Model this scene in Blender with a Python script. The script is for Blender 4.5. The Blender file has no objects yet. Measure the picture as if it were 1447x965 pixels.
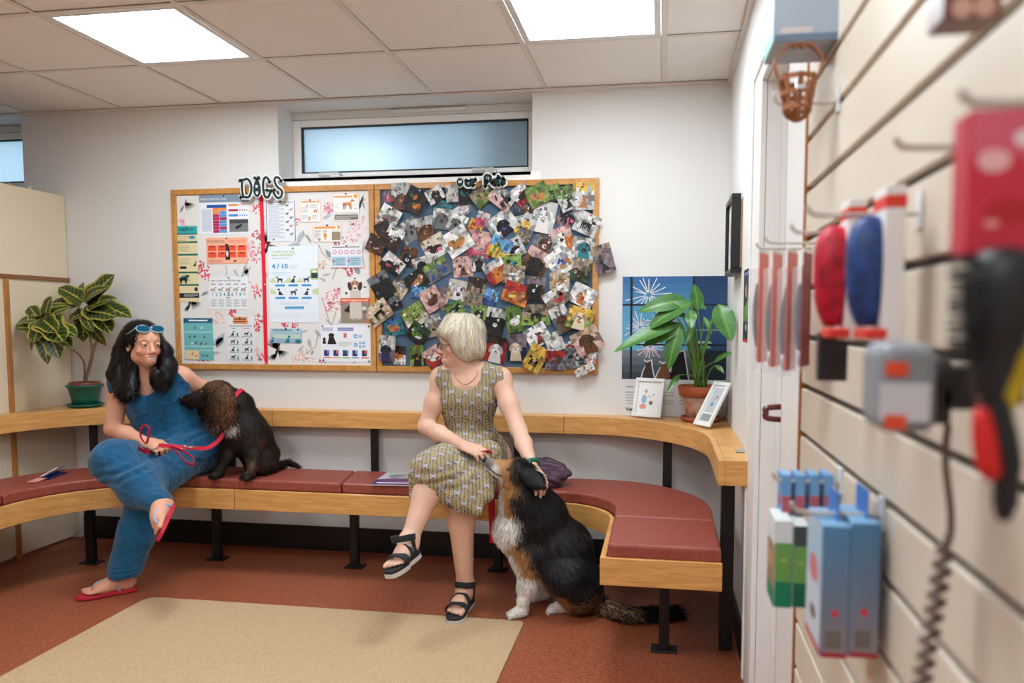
import bpy, bmesh, math, random, mathutils.kdtree
import numpy as np
from mathutils import Vector, Matrix
random.seed(7); RNG = np.random.default_rng(7)
scene = bpy.context.scene
COL = scene.collection
# ---------------------------------------------------------------- camera
W_, H_ = 1447, 965
FPX, YAW, PIT, ROLL = 1053.02, .1559, -.0709, .0013
CX, CY = 770.64, 525.93
CAMZ = 1.29
_F = np.array([-math.sin(YAW)*math.cos(PIT), math.cos(YAW)*math.cos(PIT), math.sin(PIT)])
_r = np.array([math.cos(YAW), math.sin(YAW), 0.]); _u = np.cross(_r, _F)
_R = math.cos(ROLL)*_r + math.sin(ROLL)*_u; _U = -math.sin(ROLL)*_r + math.cos(ROLL)*_u
cam = bpy.data.cameras.new('camera'); camo = bpy.data.objects.new('camera', cam); COL.objects.link(camo)
cam.sensor_width = 36; cam.lens = FPX/W_*36
cam.shift_x = -(CX-W_/2)/W_; cam.shift_y = (CY-H_/2)/W_
m = Matrix.Identity(4)
for i in range(3):
    m[i][0] = _R[i]; m[i][1] = _U[i]; m[i][2] = -_F[i]
m[2][3] = CAMZ
camo.matrix_world = m
cam.clip_start = .05
cam.dof.use_dof = True; cam.dof.focus_distance = 3.35; cam.dof.aperture_fstop = 2.4
scene.camera = camo
# ---------------------------------------------------------------- world (daylight outside the frosted windows)
w = bpy.data.worlds.new('daylight'); scene.world = w; w.use_nodes = True
w.node_tree.nodes['Background'].inputs[0].default_value = (.80, .90, 1, 1)
w.node_tree.nodes['Background'].inputs[1].default_value = 2.1
# ---------------------------------------------------------------- exposure
vs = scene.view_settings
vs.view_transform = 'Standard'; vs.look = 'None'; vs.gamma = 1; vs.use_curve_mapping = False; vs.exposure = 0.0
LIGHT = 24.0            # radiance of the ceiling light diffusers

# ---------------------------------------------------------------- measuring: a pixel of the photograph to a point at a real distance
def _ray(x, y): return _F + _R*(x-CX)/FPX - _U*(y-CY)/FPX
def P(x, y, Y):
    d = _ray(x, y); return np.array([0, 0, CAMZ]) + d*(Y/d[1])
def PZ(x, y, Z):
    d = _ray(x, y); return np.array([0, 0, CAMZ]) + d*((Z-CAMZ)/d[2])
def PX(x, y, X):
    d = _ray(x, y); return np.array([0, 0, CAMZ]) + d*(X/d[0])
def nrm(v):
    v = np.asarray(v, float); return v/np.linalg.norm(v)

# ---------------------------------------------------------------- materials
def lin(c):
    if max(c) > 1.001: c = [q/255 for q in c]
    return tuple((q/12.92 if q <= .04045 else ((q+.055)/1.055)**2.4) for q in c[:3])
MATS = {}
def mat(name, col, rough=.5, spec=.4, metal=0, var=None, bump=None, stretch=None, coat=0, sheen=0, trans=0, alpha=1, sss=0, ior=None):
    """var=(scale, second colour, contrast); bump=(scale, strength); stretch=(x,y,z) for grain"""
    if name in MATS: return MATS[name]
    M = bpy.data.materials.new(name); M.use_nodes = True; nt = M.node_tree
    b = nt.nodes['Principled BSDF']; I = b.inputs
    I['Base Color'].default_value = (*lin(col), 1); I['Roughness'].default_value = rough
    I['Specular IOR Level'].default_value = spec; I['Metallic'].default_value = metal
    I['Coat Weight'].default_value = coat; I['Sheen Weight'].default_value = sheen
    I['Transmission Weight'].default_value = trans; I['Alpha'].default_value = alpha
    if ior: I['IOR'].default_value = ior
    if sss:
        I['Subsurface Weight'].default_value = sss; I['Subsurface Radius'].default_value = (.012, .005, .003); I['Subsurface Scale'].default_value = 1
    if var or bump:
        tc = nt.nodes.new('ShaderNodeTexCoord'); out = tc.outputs['Object']
        geo = nt.nodes.new('ShaderNodeNewGeometry'); out = geo.outputs['Position']
        if stretch:
            mp = nt.nodes.new('ShaderNodeMapping'); mp.inputs['Scale'].default_value = stretch
            nt.links.new(out, mp.inputs[0]); out = mp.outputs[0]
    if var:
        n = nt.nodes.new('ShaderNodeTexNoise'); n.inputs['Scale'].default_value = var[0]; n.inputs['Detail'].default_value = 5
        nt.links.new(out, n.inputs['Vector'])
        r = nt.nodes.new('ShaderNodeValToRGB'); c = var[2] if len(var) > 2 else .2
        r.color_ramp.elements[0].position = .5-c; r.color_ramp.elements[1].position = .5+c
        r.color_ramp.elements[0].color = (*lin(col), 1); r.color_ramp.elements[1].color = (*lin(var[1]), 1)
        nt.links.new(n.outputs['Fac'], r.inputs[0]); nt.links.new(r.outputs[0], I['Base Color'])
    if bump:
        n = nt.nodes.new('ShaderNodeTexNoise'); n.inputs['Scale'].default_value = bump[0]; n.inputs['Detail'].default_value = 4
        nt.links.new(out, n.inputs['Vector'])
        bp = nt.nodes.new('ShaderNodeBump'); bp.inputs['Strength'].default_value = bump[1]; bp.inputs['Distance'].default_value = .01
        nt.links.new(n.outputs['Fac'], bp.inputs['Height']); nt.links.new(bp.outputs[0], I['Normal'])
    MATS[name] = M; return M
def vmat(name, rough=.5, spec=.4, bump=None, sheen=0, coat=0, sss=0, alpha=1):
    """a material whose print or natural colouring is carried by the mesh"""
    M = mat(name, (255, 255, 255), rough, spec, bump=bump, sheen=sheen, coat=coat, sss=sss, alpha=alpha); nt = M.node_tree
    if 'pcol' not in nt.nodes:
        a = nt.nodes.new('ShaderNodeAttribute'); a.name = 'pcol'; a.attribute_name = 'Col'
        nt.links.new(a.outputs['Color'], nt.nodes['Principled BSDF'].inputs['Base Color'])
    return M
def emit(name, col, s):
    M = bpy.data.materials.new(name); M.use_nodes = True; nt = M.node_tree
    nt.nodes.remove(nt.nodes['Principled BSDF']); e = nt.nodes.new('ShaderNodeEmission')
    e.inputs[0].default_value = (*col, 1); e.inputs[1].default_value = s
    nt.links.new(e.outputs[0], nt.nodes['Material Output'].inputs[0]); return M

# ---------------------------------------------------------------- objects
def wm(o):
    b = o.matrix_basis
    return (wm(o.parent) @ o.matrix_parent_inverse @ b) if o.parent else b.copy()
def tag(o, label=None, cat=None, group=None, kind=None):
    if label: o['label'] = label
    if cat: o['category'] = cat
    if group: o['group'] = group
    if kind: o['kind'] = kind
    return o
def thing(name, label, cat, loc, group=None):
    o = bpy.data.objects.new(name, None); COL.objects.link(o); o.location = Vector(loc); o.empty_display_size = .05
    return tag(o, label, cat, group)
def adopt(o, parent):
    if parent is not None:
        o.parent = parent; o.matrix_parent_inverse = wm(parent).inverted()
    return o
def obj(name, mesh, material, parent=None, mw=None, recenter=True):
    if isinstance(mesh, MB): mesh = mesh.mesh(name)
    if material is not None and not mesh.materials: mesh.materials.append(material)
    o = bpy.data.objects.new(name, mesh); COL.objects.link(o)
    if mw is not None: o.matrix_basis = mw
    elif recenter and len(mesh.vertices):
        co = np.empty(len(mesh.vertices)*3, np.float32); mesh.vertices.foreach_get('co', co); co = co.reshape(-1, 3)
        c = (co.min(0)+co.max(0))/2; c[2] = co[:, 2].min(); co -= c
        mesh.vertices.foreach_set('co', co.ravel()); o.location = Vector(c.tolist())
    return adopt(o, parent)
def struct(name, mesh, material, parent=None, label=None):
    o = obj(name, mesh, material, parent, recenter=False)
    if parent is None: o['kind'] = 'structure'
    if label: o['label'] = label
    return o
def pydata(name, V, Fc, cols=None, smooth=False, percorner=None):
    me = bpy.data.meshes.new(name)
    me.from_pydata([tuple(map(float, v)) for v in V], [], [list(map(int, f)) for f in Fc]) if not isinstance(Fc, np.ndarray) else bulk(me, V, Fc)
    if cols is not None:
        a = me.color_attributes.new('Col', 'FLOAT_COLOR', 'POINT' if len(cols) == len(me.vertices) and not percorner else 'CORNER')
        c = np.ones((len(cols), 4), np.float32); c[:, :3] = np.asarray(cols)[:, :3]
        a.data.foreach_set('color', c.ravel())
    if smooth: me.polygons.foreach_set('use_smooth', np.ones(len(me.polygons), bool))
    me.update(); return me
def bulk(me, V, Q):
    Q = np.ascontiguousarray(Q, np.int32); n, k = Q.shape
    me.vertices.add(len(V)); me.vertices.foreach_set('co', np.ascontiguousarray(V, np.float32).ravel())
    me.loops.add(n*k); me.loops.foreach_set('vertex_index', Q.ravel())
    me.polygons.add(n); me.polygons.foreach_set('loop_start', np.arange(0, n*k, k, dtype=np.int32))
    me.update(calc_edges=True)
def frame(fwd, up=(0, 0, 1)):
    """columns: left of a person facing fwd, forward, up"""
    f = nrm(fwd); l = nrm(np.cross(up, f)); u = np.cross(f, l)
    return np.stack([l, f, u], 1)

class MB:
    def __init__(s): s.V = []; s.F = []; s.C = []; s.S = []
    def add(s, V, F, col=None, smooth=False):
        b = len(s.V); s.V += [tuple(v) for v in V]
        for f in F:
            s.F.append([b+i for i in f]); s.C.append(col); s.S.append(smooth)
        return s
    def box(s, c, d, R=None, col=None):
        c = np.array(c, float); d = np.array(d, float)/2
        V = np.array([[x, y, z] for x in (-1, 1) for y in (-1, 1) for z in (-1, 1)])*d
        if R is not None: V = V @ np.array(R).T
        return s.add(V+c, [(0, 1, 3, 2), (4, 6, 7, 5), (0, 4, 5, 1), (2, 3, 7, 6), (0, 2, 6, 4), (1, 5, 7, 3)], col)
    def bx(s, a, b, col=None):
        a = np.array(a, float); b = np.array(b, float); return s.box((a+b)/2, np.abs(b-a), None, col)
    def tube(s, pts, r, seg=8, col=None, closed=False, cap=True, flat=None):
        pts = [np.array(p, float) for p in pts]; n = len(pts); rr = r if hasattr(r, '__len__') else [r]*n
        V = []; F = []; ref = None
        for i, p in enumerate(pts):
            t = pts[(i+1) % n]-pts[i-1] if closed else pts[min(i+1, n-1)]-pts[max(i-1, 0)]
            t = nrm(t) if np.linalg.norm(t) > 1e-9 else np.array([0, 0, 1.])
            if ref is None: ref = np.array([0, 0, 1.]) if abs(t[2]) < .9 else np.array([1., 0, 0])
            a = nrm(np.cross(t, ref)); b = np.cross(a, t); ref = b
            for k in range(seg):
                q = 2*math.pi*k/seg; V.append(p+rr[i]*(a*math.cos(q)+b*math.sin(q)*(flat or 1)))
        for i in range(n if closed else n-1):
            for k in range(seg):
                j = (i+1) % n; F.append((i*seg+k, i*seg+(k+1) % seg, j*seg+(k+1) % seg, j*seg+k))
        if cap and not closed: F.append(tuple(range(seg))[::-1]); F.append(tuple((n-1)*seg+k for k in range(seg)))
        return s.add(V, F, col, True)
    def lathe(s, prof, c, seg=32, col=None, smooth=True, R=None):
        V = []; F = []; n = len(prof)
        for r, z in prof:
            for k in range(seg):
                q = 2*math.pi*k/seg; V.append((r*math.cos(q), r*math.sin(q), z))
        for i in range(n-1):
            for k in range(seg): F.append((i*seg+k, i*seg+(k+1) % seg, (i+1)*seg+(k+1) % seg, (i+1)*seg+k))
        F.append(tuple(range(seg))[::-1]); F.append(tuple((n-1)*seg+k for k in range(seg)))
        V = np.array(V)
        if R is not None: V = V @ np.array(R).T
        return s.add(V+np.array(c), F, col, smooth)
    def ball(s, c, r, R=None, seg=14, col=None):
        r = np.array(r if hasattr(r, '__len__') else (r, r, r), float); V = []; F = []; m = seg//2
        for i in range(m+1):
            a = math.pi*i/m
            for k in range(seg):
                q = 2*math.pi*k/seg; V.append((math.sin(a)*math.cos(q), math.sin(a)*math.sin(q), -math.cos(a)))
        for i in range(m):
            for k in range(seg): F.append((i*seg+k, i*seg+(k+1) % seg, (i+1)*seg+(k+1) % seg, (i+1)*seg+k))
        V = np.array(V)*r
        if R is not None: V = V @ np.array(R).T
        return s.add(V+np.array(c), F, col, True)
    def prism(s, poly, z0, z1, col=None, f=None):
        """poly in plan, extruded z0..z1; f maps (x,y,z) to the world"""
        n = len(poly); V = [(x, y, z0) for x, y in poly]+[(x, y, z1) for x, y in poly]
        if f: V = [f(*v) for v in V]
        F = [tuple(range(n))[::-1], tuple(range(n, 2*n))]+[(i, (i+1) % n, n+(i+1) % n, n+i) for i in range(n)]
        return s.add(V, F, col)
    def ribbon(s, pts, nor, w, t=.0012, col=None):
        """flat strap: path, width direction per point (or one), width, thickness"""
        pts = np.array(pts, float); n = len(pts); nor = np.array(nor, float)
        if nor.ndim == 1: nor = np.tile(nor, (n, 1))
        tg = np.gradient(pts, axis=0); tg /= np.linalg.norm(tg, axis=1)[:, None]+1e-12
        V = []; F = []
        for i in range(n):
            a = nrm(nor[i]-tg[i]*np.dot(nor[i], tg[i])); b = np.cross(tg[i], a)
            for sx, sy in ((-1, -1), (1, -1), (1, 1), (-1, 1)): V.append(pts[i]+a*w/2*sx+b*t/2*sy)
        for i in range(n-1):
            for k in range(4): F.append((i*4+k, i*4+(k+1) % 4, i*4+4+(k+1) % 4, i*4+4+k))
        F += [(3, 2, 1, 0), tuple((n-1)*4+k for k in range(4))]
        return s.add(V, F, col, False)
    def mesh(s, name='m', bevel=0, seg=2):
        me = pydata(name, s.V, s.F)
        if any(s.S): me.polygons.foreach_set('use_smooth', np.array(s.S, bool))
        if any(c is not None for c in s.C):
            a = me.color_attributes.new('Col', 'FLOAT_COLOR', 'CORNER'); c = np.ones((len(me.loops), 4), np.float32); k = 0
            for f, q in zip(s.F, s.C):
                c[k:k+len(f), :3] = lin(q) if q is not None else (1, 1, 1); k += len(f)
            a.data.foreach_set('color', c.ravel())
        b = bmesh.new(); b.from_mesh(me); bmesh.ops.recalc_face_normals(b, faces=b.faces)
        if bevel:
            es = [e for e in b.edges if len(e.link_faces) == 2 and e.calc_face_angle(0) > .5]
            bmesh.ops.bevel(b, geom=es, offset=bevel, segments=seg, profile=.5, affect='EDGES', clamp_overlap=True)
        b.to_mesh(me); b.free(); return me

# smooth curve through points
def spline(pts, n=8, closed=False):
    pts = [np.array(p, float) for p in pts]; out = []; m = len(pts)
    for i in range(m if closed else m-1):
        if closed: p0, p1, p2, p3 = pts[i-1], pts[i], pts[(i+1) % m], pts[(i+2) % m]
        else: p0, p1, p2, p3 = pts[max(i-1, 0)], pts[i], pts[i+1], pts[min(i+2, m-1)]
        for k in range(n):
            t = k/n
            out.append(.5*((2*p1)+(-p0+p2)*t+(2*p0-5*p1+4*p2-p3)*t*t+(-p0+3*p1-3*p2+p3)*t**3))
    if not closed: out.append(pts[-1])
    return out

# lettering as flat polygons
_txt = {}
def textpoly(s, bold=0.):
    key = (s, bold)
    if key not in _txt:
        cu = bpy.data.curves.new('lettering', 'FONT'); cu.body = s; cu.offset = bold; cu.resolution_u = 2; cu.align_x = 'LEFT'
        o = bpy.data.objects.new('lettering', cu); me = bpy.data.meshes.new_from_object(o)
        _txt[key] = ([tuple(v.co) for v in me.vertices], [tuple(p.vertices) for p in me.polygons])
        bpy.data.objects.remove(o); bpy.data.curves.remove(cu); bpy.data.meshes.remove(me)
    return _txt[key]

class Print:
    """a printed sheet w x h metres, origin at its centre, x right, y up, z out of the paper; flat ink shapes in unit coordinates (0..1, y down)"""
    LV = .00012
    def __init__(s, w, h, paper, t=.0005):
        s.w, s.h = w, h; s.m = MB(); s.m.box((0, 0, t/2), (w, h, t), None, paper); s.t = t
    def z(s, L): return s.t+s.LV*L
    def xy(s, u, v): return (u-.5)*s.w, (.5-v)*s.h
    def poly(s, pts, col, L=1):
        s.m.add([(*s.xy(u, v), s.z(L)) for u, v in pts], [tuple(range(len(pts)))], col); return s
    def rect(s, u0, v0, u1, v1, col, L=1): return s.poly([(u0, v0), (u1, v0), (u1, v1), (u0, v1)], col, L)
    def disc(s, u, v, a, b, col, L=2, rot=0, n=12):
        """a,b: radii as fractions of the width"""
        x, y = s.xy(u, v); c, q = math.cos(rot), math.sin(rot); V = []
        for k in range(n):
            e, f = a*s.w*math.cos(2*math.pi*k/n), b*s.w*math.sin(2*math.pi*k/n); V.append((x+e*c-f*q, y+e*q+f*c, s.z(L)))
        s.m.add(V, [tuple(range(n))], col); return s
    def line(s, pts, wd, col, L=2):
        P2 = [np.array(s.xy(u, v)) for u, v in pts]; wd = wd*s.w/2
        for a, b in zip(P2[:-1], P2[1:]):
            d = b-a; d /= np.linalg.norm(d)+1e-9; n = np.array([-d[1], d[0]])*wd
            s.m.add([(*(a+n), s.z(L)), (*(a-n), s.z(L)), (*(b-n), s.z(L)), (*(b+n), s.z(L))], [(0, 1, 2, 3)], col)
        return s
    def text(s, txt, u, v, size, col, L=3, bold=0., fit=None, center=False):
        """baseline left at u,v; size = cap height as a fraction of the height"""
        V, F = textpoly(txt, bold); k = size*s.h/.7; x, y = s.xy(u, v); V = np.array(V) if len(V) else np.zeros((1, 3))
        wd = V[:, 0].max(); kx = k
        if fit: kx = fit*s.w/wd
        if center: x -= wd*kx/2
        s.m.add([(x+q[0]*kx, y+q[1]*k, s.z(L)) for q in V], F, col); return s
    def lines(s, u0, v0, u1, v1, n, col, wd=.004, L=2):
        """rows of copy too small to read"""
        for i in range(n):
            v = v0+(v1-v0)*(i+.5)/n; s.rect(u0, v-wd, u0+(u1-u0)*(1 if i % 3 != 2 else .7), v+wd, col, L)
        return s
def wallmat(c, ang=0, tilt=0, yaw=0):
    """matrix for a sheet on the back wall centred at c, facing the room"""
    return Matrix.Translation(Vector(c)) @ Matrix.Rotation(yaw, 4, 'Z') @ Matrix.Rotation(math.pi/2+tilt, 4, 'X') @ Matrix.Rotation(ang, 4, 'Z')
# ================================================================ the room
XR, YW, ZC = .318, 3.857, 2.463
XL, YB = -5.4, -2.4
PLASTER = mat('painted_plaster', (228, 226, 222), .75, .2, var=(1.3, (224, 221, 216), .3), bump=(60, .03))
PARTM = mat('cream_laminate', (226, 210, 184), .5, .3, var=(2.5, (220, 203, 176), .3))
WHITEP = mat('white_gloss_paint', (236, 234, 230), .35, .4)
UPVC = mat('white_upvc', (238, 236, 232), .35, .4)
DARKSK = mat('black_vinyl_skirting', (30, 26, 25), .4, .4)
def wood(name, c1, c2, ax, scale=9):
    if name in MATS: return MATS[name]
    M = mat(name, c1, .38, .4, coat=.12); nt = M.node_tree; b = nt.nodes['Principled BSDF']
    g = nt.nodes.new('ShaderNodeNewGeometry'); mp = nt.nodes.new('ShaderNodeMapping'); mp.inputs['Scale'].default_value = ax
    n = nt.nodes.new('ShaderNodeTexNoise'); n.inputs['Scale'].default_value = scale; n.inputs['Detail'].default_value = 6; n.inputs['Distortion'].default_value = .6
    r = nt.nodes.new('ShaderNodeValToRGB'); r.color_ramp.elements[0].position = .3; r.color_ramp.elements[1].position = .72
    r.color_ramp.elements[0].color = (*lin(c1), 1); r.color_ramp.elements[1].color = (*lin(c2), 1)
    nt.links.new(g.outputs['Position'], mp.inputs[0]); nt.links.new(mp.outputs[0], n.inputs['Vector']); nt.links.new(n.outputs['Fac'], r.inputs[0]); nt.links.new(r.outputs[0], b.inputs['Base Color'])
    return M
BEECH = wood('beech_wood', (228, 174, 106), (202, 144, 76), (.9, 1.2, 9))
BEECHD = wood('dark_beech_strip', (190, 132, 72), (160, 104, 54), (9, 9, .9))
PINE = wood('pine_board_frame', (206, 150, 82), (182, 122, 58), (2, 4, 2), 14)

# floor: speckled terracotta safety vinyl
def floor_mat():
    M = mat('speckled_vinyl', (98, 50, 34), .42, .35, bump=(420, .05)); nt = M.node_tree; b = nt.nodes['Principled BSDF']
    g = nt.nodes.new('ShaderNodeNewGeometry')
    v = nt.nodes.new('ShaderNodeTexVoronoi'); v.inputs['Scale'].default_value = 150
    nt.links.new(g.outputs['Position'], v.inputs['Vector'])
    r = nt.nodes.new('ShaderNodeValToRGB'); r.color_ramp.elements[0].position = .12; r.color_ramp.elements[1].position = .22
    r.color_ramp.elements[0].color = (*lin((206, 156, 120)), 1); r.color_ramp.elements[1].color = (*lin((156, 86, 57)), 1)
    n = nt.nodes.new('ShaderNodeTexNoise'); n.inputs['Scale'].default_value = 70; n.inputs['Detail'].default_value = 4
    nt.links.new(g.outputs['Position'], n.inputs['Vector'])
    r2 = nt.nodes.new('ShaderNodeValToRGB'); r2.color_ramp.elements[0].position = .4; r2.color_ramp.elements[1].position = .62
    r2.color_ramp.elements[0].color = (.78, .72, .70, 1); r2.color_ramp.elements[1].color = (1.12, 1.08, 1.05, 1)
    mx = nt.nodes.new('ShaderNodeMix'); mx.data_type = 'RGBA'; mx.blend_type = 'MULTIPLY'; mx.inputs[0].default_value = 1
    nt.links.new(v.outputs['Distance'], r.inputs[0]); nt.links.new(n.outputs['Fac'], r2.inputs[0])
    nt.links.new(r.outputs[0], mx.inputs[6]); nt.links.new(r2.outputs[0], mx.inputs[7]); nt.links.new(mx.outputs[2], b.inputs['Base Color'])
    return M
struct('floor', MB().bx((XL, YB, -.05), (XR+.5, YW+.1, 0)), floor_mat())

# back wall with two recessed windows
WX = [(-2.08, -.676), (-5.08, -3.66)]; WZ0 = 2.032; YG = 4.05
wb = MB(); wb.bx((XL-.1, YW, 0), (XR+.1, YW+.3, WZ0))
for a, b in ((-.676, XR+.1), (-3.66, -2.08), (XL-.1, -5.08)): wb.bx((a, YW, WZ0), (b, YW+.3, ZC+.1))
for a, b in WX:
    wb.bx((a, YW, ZC-.012), (b, YW+.3, ZC+.1)); wb.bx((a, YG-.01, 2.405), (b, YG+.1, ZC))
struct('wall_back', wb, PLASTER)
# right wall with the door opening
YD1 = PX(1079, 400, XR)[1]; YD0 = PX(1119, 400, XR)[1]; ZD = PX(1072, 143, XR)[2]
wr = MB(); wr.bx((XR, YD1, 0), (XR+.14, YW+.1, ZC+.1)); wr.bx((XR, YB, 0), (XR+.14, YD0, ZC+.1)); wr.bx((XR, YD0, ZD), (XR+.14, YD1, ZC+.1))
struct('wall_right', wr, PLASTER)
struct('wall_left', MB().bx((XL-.1, YB, 0), (XL, YW+.1, ZC+.1)), PLASTER)
struct('wall_front', MB().bx((XL-.1, YB-.1, 0), (XR+.6, YB, ZC+.1)), PLASTER)
# skirtings
struct('baseboard_back', MB().bx((-3.36, YW-.012, 0), (XR, YW, .135)).mesh(bevel=.004), DARKSK)
struct('baseboard_right', MB().bx((XR-.014, PX(1068, 400, XR)[1], 0), (XR, YW-.012, .12)).mesh(bevel=.004), DARKSK)

# windows
def frosted():
    M = bpy.data.materials.new('frosted_glass'); M.use_nodes = True; nt = M.node_tree; nt.nodes.remove(nt.nodes['Principled BSDF'])
    t = nt.nodes.new('ShaderNodeBsdfTranslucent'); t.inputs[0].default_value = (.72, .84, .9, 1)
    g = nt.nodes.new('ShaderNodeBsdfGlossy'); g.inputs[0].default_value = (.9, .95, 1, 1); g.inputs[1].default_value = .35
    x = nt.nodes.new('ShaderNodeMixShader'); x.inputs[0].default_value = .12
    nt.links.new(t.outputs[0], x.inputs[1]); nt.links.new(g.outputs[0], x.inputs[2]); nt.links.new(x.outputs[0], nt.nodes['Material Output'].inputs[0]); return M
FROST = frosted(); GASKET = mat('black_gasket', (25, 26, 28), .5); HANDLE = mat('grey_handle_metal', (190, 188, 182), .4, .5, .3)
for wi, (a, b) in enumerate(WX):
    z0, z1 = 2.053, 2.405; r = MB()
    fr = MB(); t = .05
    fr.bx((a, YG-.03, z0), (a+t, YG+.03, z1)).bx((b-t, YG-.03, z0), (b, YG+.03, z1)).bx((a+t, YG-.03, z1-t+.012), (b-t, YG+.03, z1)).bx((a+t, YG-.03, z0), (b-t, YG+.03, z0+t+.007))
    root = struct('window_%d' % (wi+1), fr.mesh(bevel=.004), UPVC)
    q = .008
    ga = MB(); x0, x1, y0, y1 = a+t, b-t, z0+t+.007, z1-t+.012
    for p in ((x0, y0, x1, y0+q), (x0, y1-q, x1, y1), (x0, y0, x0+q, y1), (x1-q, y0, x1, y1)): ga.bx((p[0], YG-.024, p[1]), (p[2], YG-.006, p[3]))
    struct('gasket', ga, GASKET, root)
    struct('pane', MB().bx((x0, YG-.004, y0), (x1, YG+.004, y1)), FROST, root)
    struct('sill', MB().bx((a, YW-.022, WZ0-.004), (b, YG+.03, WZ0+.02)).bx((a-.03, YW-.022, WZ0-.03), (b+.05, YW-.001, WZ0+.02)).mesh(bevel=.004), UPVC, root)
    struct('header_panel', MB().bx((a, YG-.022, 2.408), (b, YG-.011, ZC-.014)), PLASTER, root)
    xv = (a+b)/2
    struct('trickle_vent', MB().bx((xv-.12, YG-.038, 2.424), (xv+.31, YG-.022, 2.44)).mesh(bevel=.004), UPVC, root)
    for fx in (.17, .8):
        c = a+(b-a)*fx
        struct('window_latch', MB().bx((c-.075, YG-.06, z0+.034), (c+.045, YG-.03, z0+.056)).bx((c+.0, YG-.075, z0+.012), (c+.06, YG-.03, z0+.046)).mesh(bevel=.004), HANDLE, root)
# what the daylight falls on outside: a paved yard and an unseen block added to dim the pane's right end
YARD = mat('pale_render', (176, 180, 182), .9)
struct('ground_outside', MB().bx((-9, YW+.3, 1.55), (4, 9, 1.6)), YARD)
struct('shade_block_outside', MB().bx((-1.05, YG+.22, 1.6), (3.2, 5.2, 3.6)), mat('dark_shade_block', (92, 102, 108), .9))

# ceiling: grid of tiles in tee bars
CX0, PITCH = -.6085, .6
xs = [CX0+PITCH*c for c in range(-8, 2)]; ys = [YW-.6315-PITCH*k for k in range(0, 11)]
cl = struct('ceiling', MB().bx((XL-.1, YB-.1, ZC+.05), (XR+.5, YW+.3, ZC+.15)), PLASTER)
TILE = mat('mineral_tile', (245, 242, 238), .9, .1, var=(3, (241, 237, 232), .3), bump=(220, .06)); TEE = mat('tee_bar', (228, 222, 213), .5, .3)
colx = [XL]+xs+[XR]; rowy = [YW]+ys; rowy[-1] = YB
LIGHTS = {(c, k) for c in (-3, 0) for k in (1, 4, 7)}     # column starts, row indices that hold a light instead of a tile
tmesh = {}
for i in range(len(colx)-1):
    for k in range(len(rowy)-1):
        c = i-9
        if (c, k) in LIGHTS: continue
        x0, x1, y1, y0 = colx[i], colx[i+1], rowy[k], rowy[k+1]; key = (round(x1-x0, 3), round(y1-y0, 3))
        if key not in tmesh:
            tmesh[key] = MB().box((0, 0, .008), (key[0]-.022, key[1]-.022, .016)).mesh('ceiling_tile', bevel=.002, seg=1); tmesh[key].materials.append(TILE)
        o = obj('ceiling_tile', tmesh[key], None, None, mw=Matrix.Translation(((x0+x1)/2, (y0+y1)/2, ZC+.002+random.uniform(0, .002)))); adopt(o, cl)
for x in xs: struct('grid_bar', MB().bx((x-.012, YB, ZC-.001), (x+.012, YW, ZC+.001)).bx((x-.002, YB, ZC), (x+.002, YW, ZC+.05)), TEE, cl)
for y in ys[:-1]: struct('grid_bar', MB().bx((XL, y-.012, ZC-.0013), (XR, y+.012, ZC+.0007)).bx((XL, y-.002, ZC), (XR, y+.002, ZC+.05)), TEE, cl)
struct('edge_trim', MB().bx((XL, YW-.02, ZC-.012), (XR, YW, ZC-.001)), TEE, cl)
struct('edge_trim', MB().bx((XR-.02, YB, ZC-.012), (XR, YW-.02, ZC-.001)), TEE, cl)
DIFF = emit('lit_diffuser', (.89, .985, 1.055), LIGHT); LFRAME = mat('light_frame', (225, 226, 228), .4)
lab = {(-3, 1): 'square white ceiling light panel at upper left, glowing above the seated woman in blue', (0, 1): 'square white ceiling light panel at top centre right, cut by the photo edge'}
for c, k in sorted(LIGHTS):
    x0, y1 = CX0+PITCH*c, rowy[k]; x1, y0 = x0+PITCH, y1-PITCH
    t = thing('ceiling_light', lab.get((c, k), 'square white ceiling light panel out of view of the photo'), 'ceiling light', ((x0+x1)/2, (y0+y1)/2, ZC-.002), 'ceiling light panels')
    fm = MB(); e = .014
    for p in ((x0+e, y0+e, x1-e, y0+.04), (x0+e, y1-.04, x1-e, y1-e), (x0+e, y0+.04, x0+.04, y1-.04), (x1-.04, y0+.04, x1-e, y1-.04)): fm.bx((p[0], p[1], ZC-.001), (p[2], p[3], ZC+.018))
    obj('frame', fm, LFRAME, t); obj('diffuser', MB().bx((x0+.04, y0+.04, ZC+.006), (x1-.04, y1-.04, ZC+.014)), DIFF, t)

# door in the right wall, seen almost edge on
ar = MB(); YA = PX(1068, 400, XR)[1]; ZA = ZD+.07
ar.bx((XR-.018, YD1, 0), (XR, YA, ZD+.001)); ar.bx((XR-.018, YD0-.02, ZD), (XR, YA, ZA)); ar.bx((XR-.024, YA-.02, 0), (XR-.001, YA+.004, ZA)); ar.bx((XR-.024, YD0-.02, ZA-.022), (XR-.001, YA+.004, ZA+.004))
d1 = struct('door_1', ar.mesh(bevel=.003), WHITEP)
XD = P(1117, 400, YD1)[0]
struct('jamb', MB().bx((XR, YD1-.004, 0), (XD+.06, YD1+.02, ZD)).bx((XR, YD0, ZD-.004), (XD+.06, YD1, ZD+.02)).bx(((XR+XD)/2+.004, YD1-.016, 0), (XD+.06, YD1-.004, ZD)).bx(((XR+XD)/2+.004, YD0, ZD-.018), (XD+.06, YD1, ZD-.004)), WHITEP, d1)
struct('leaf', MB().bx((XD+.006, YD0, .005), (XD+.05, YD1-.016, ZD-.006)), WHITEP, d1)
HB = mat('oxblood_handle', (96, 30, 26), .15, .6, coat=.6); ph = P(1112, 577, YD0+.05)
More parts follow.
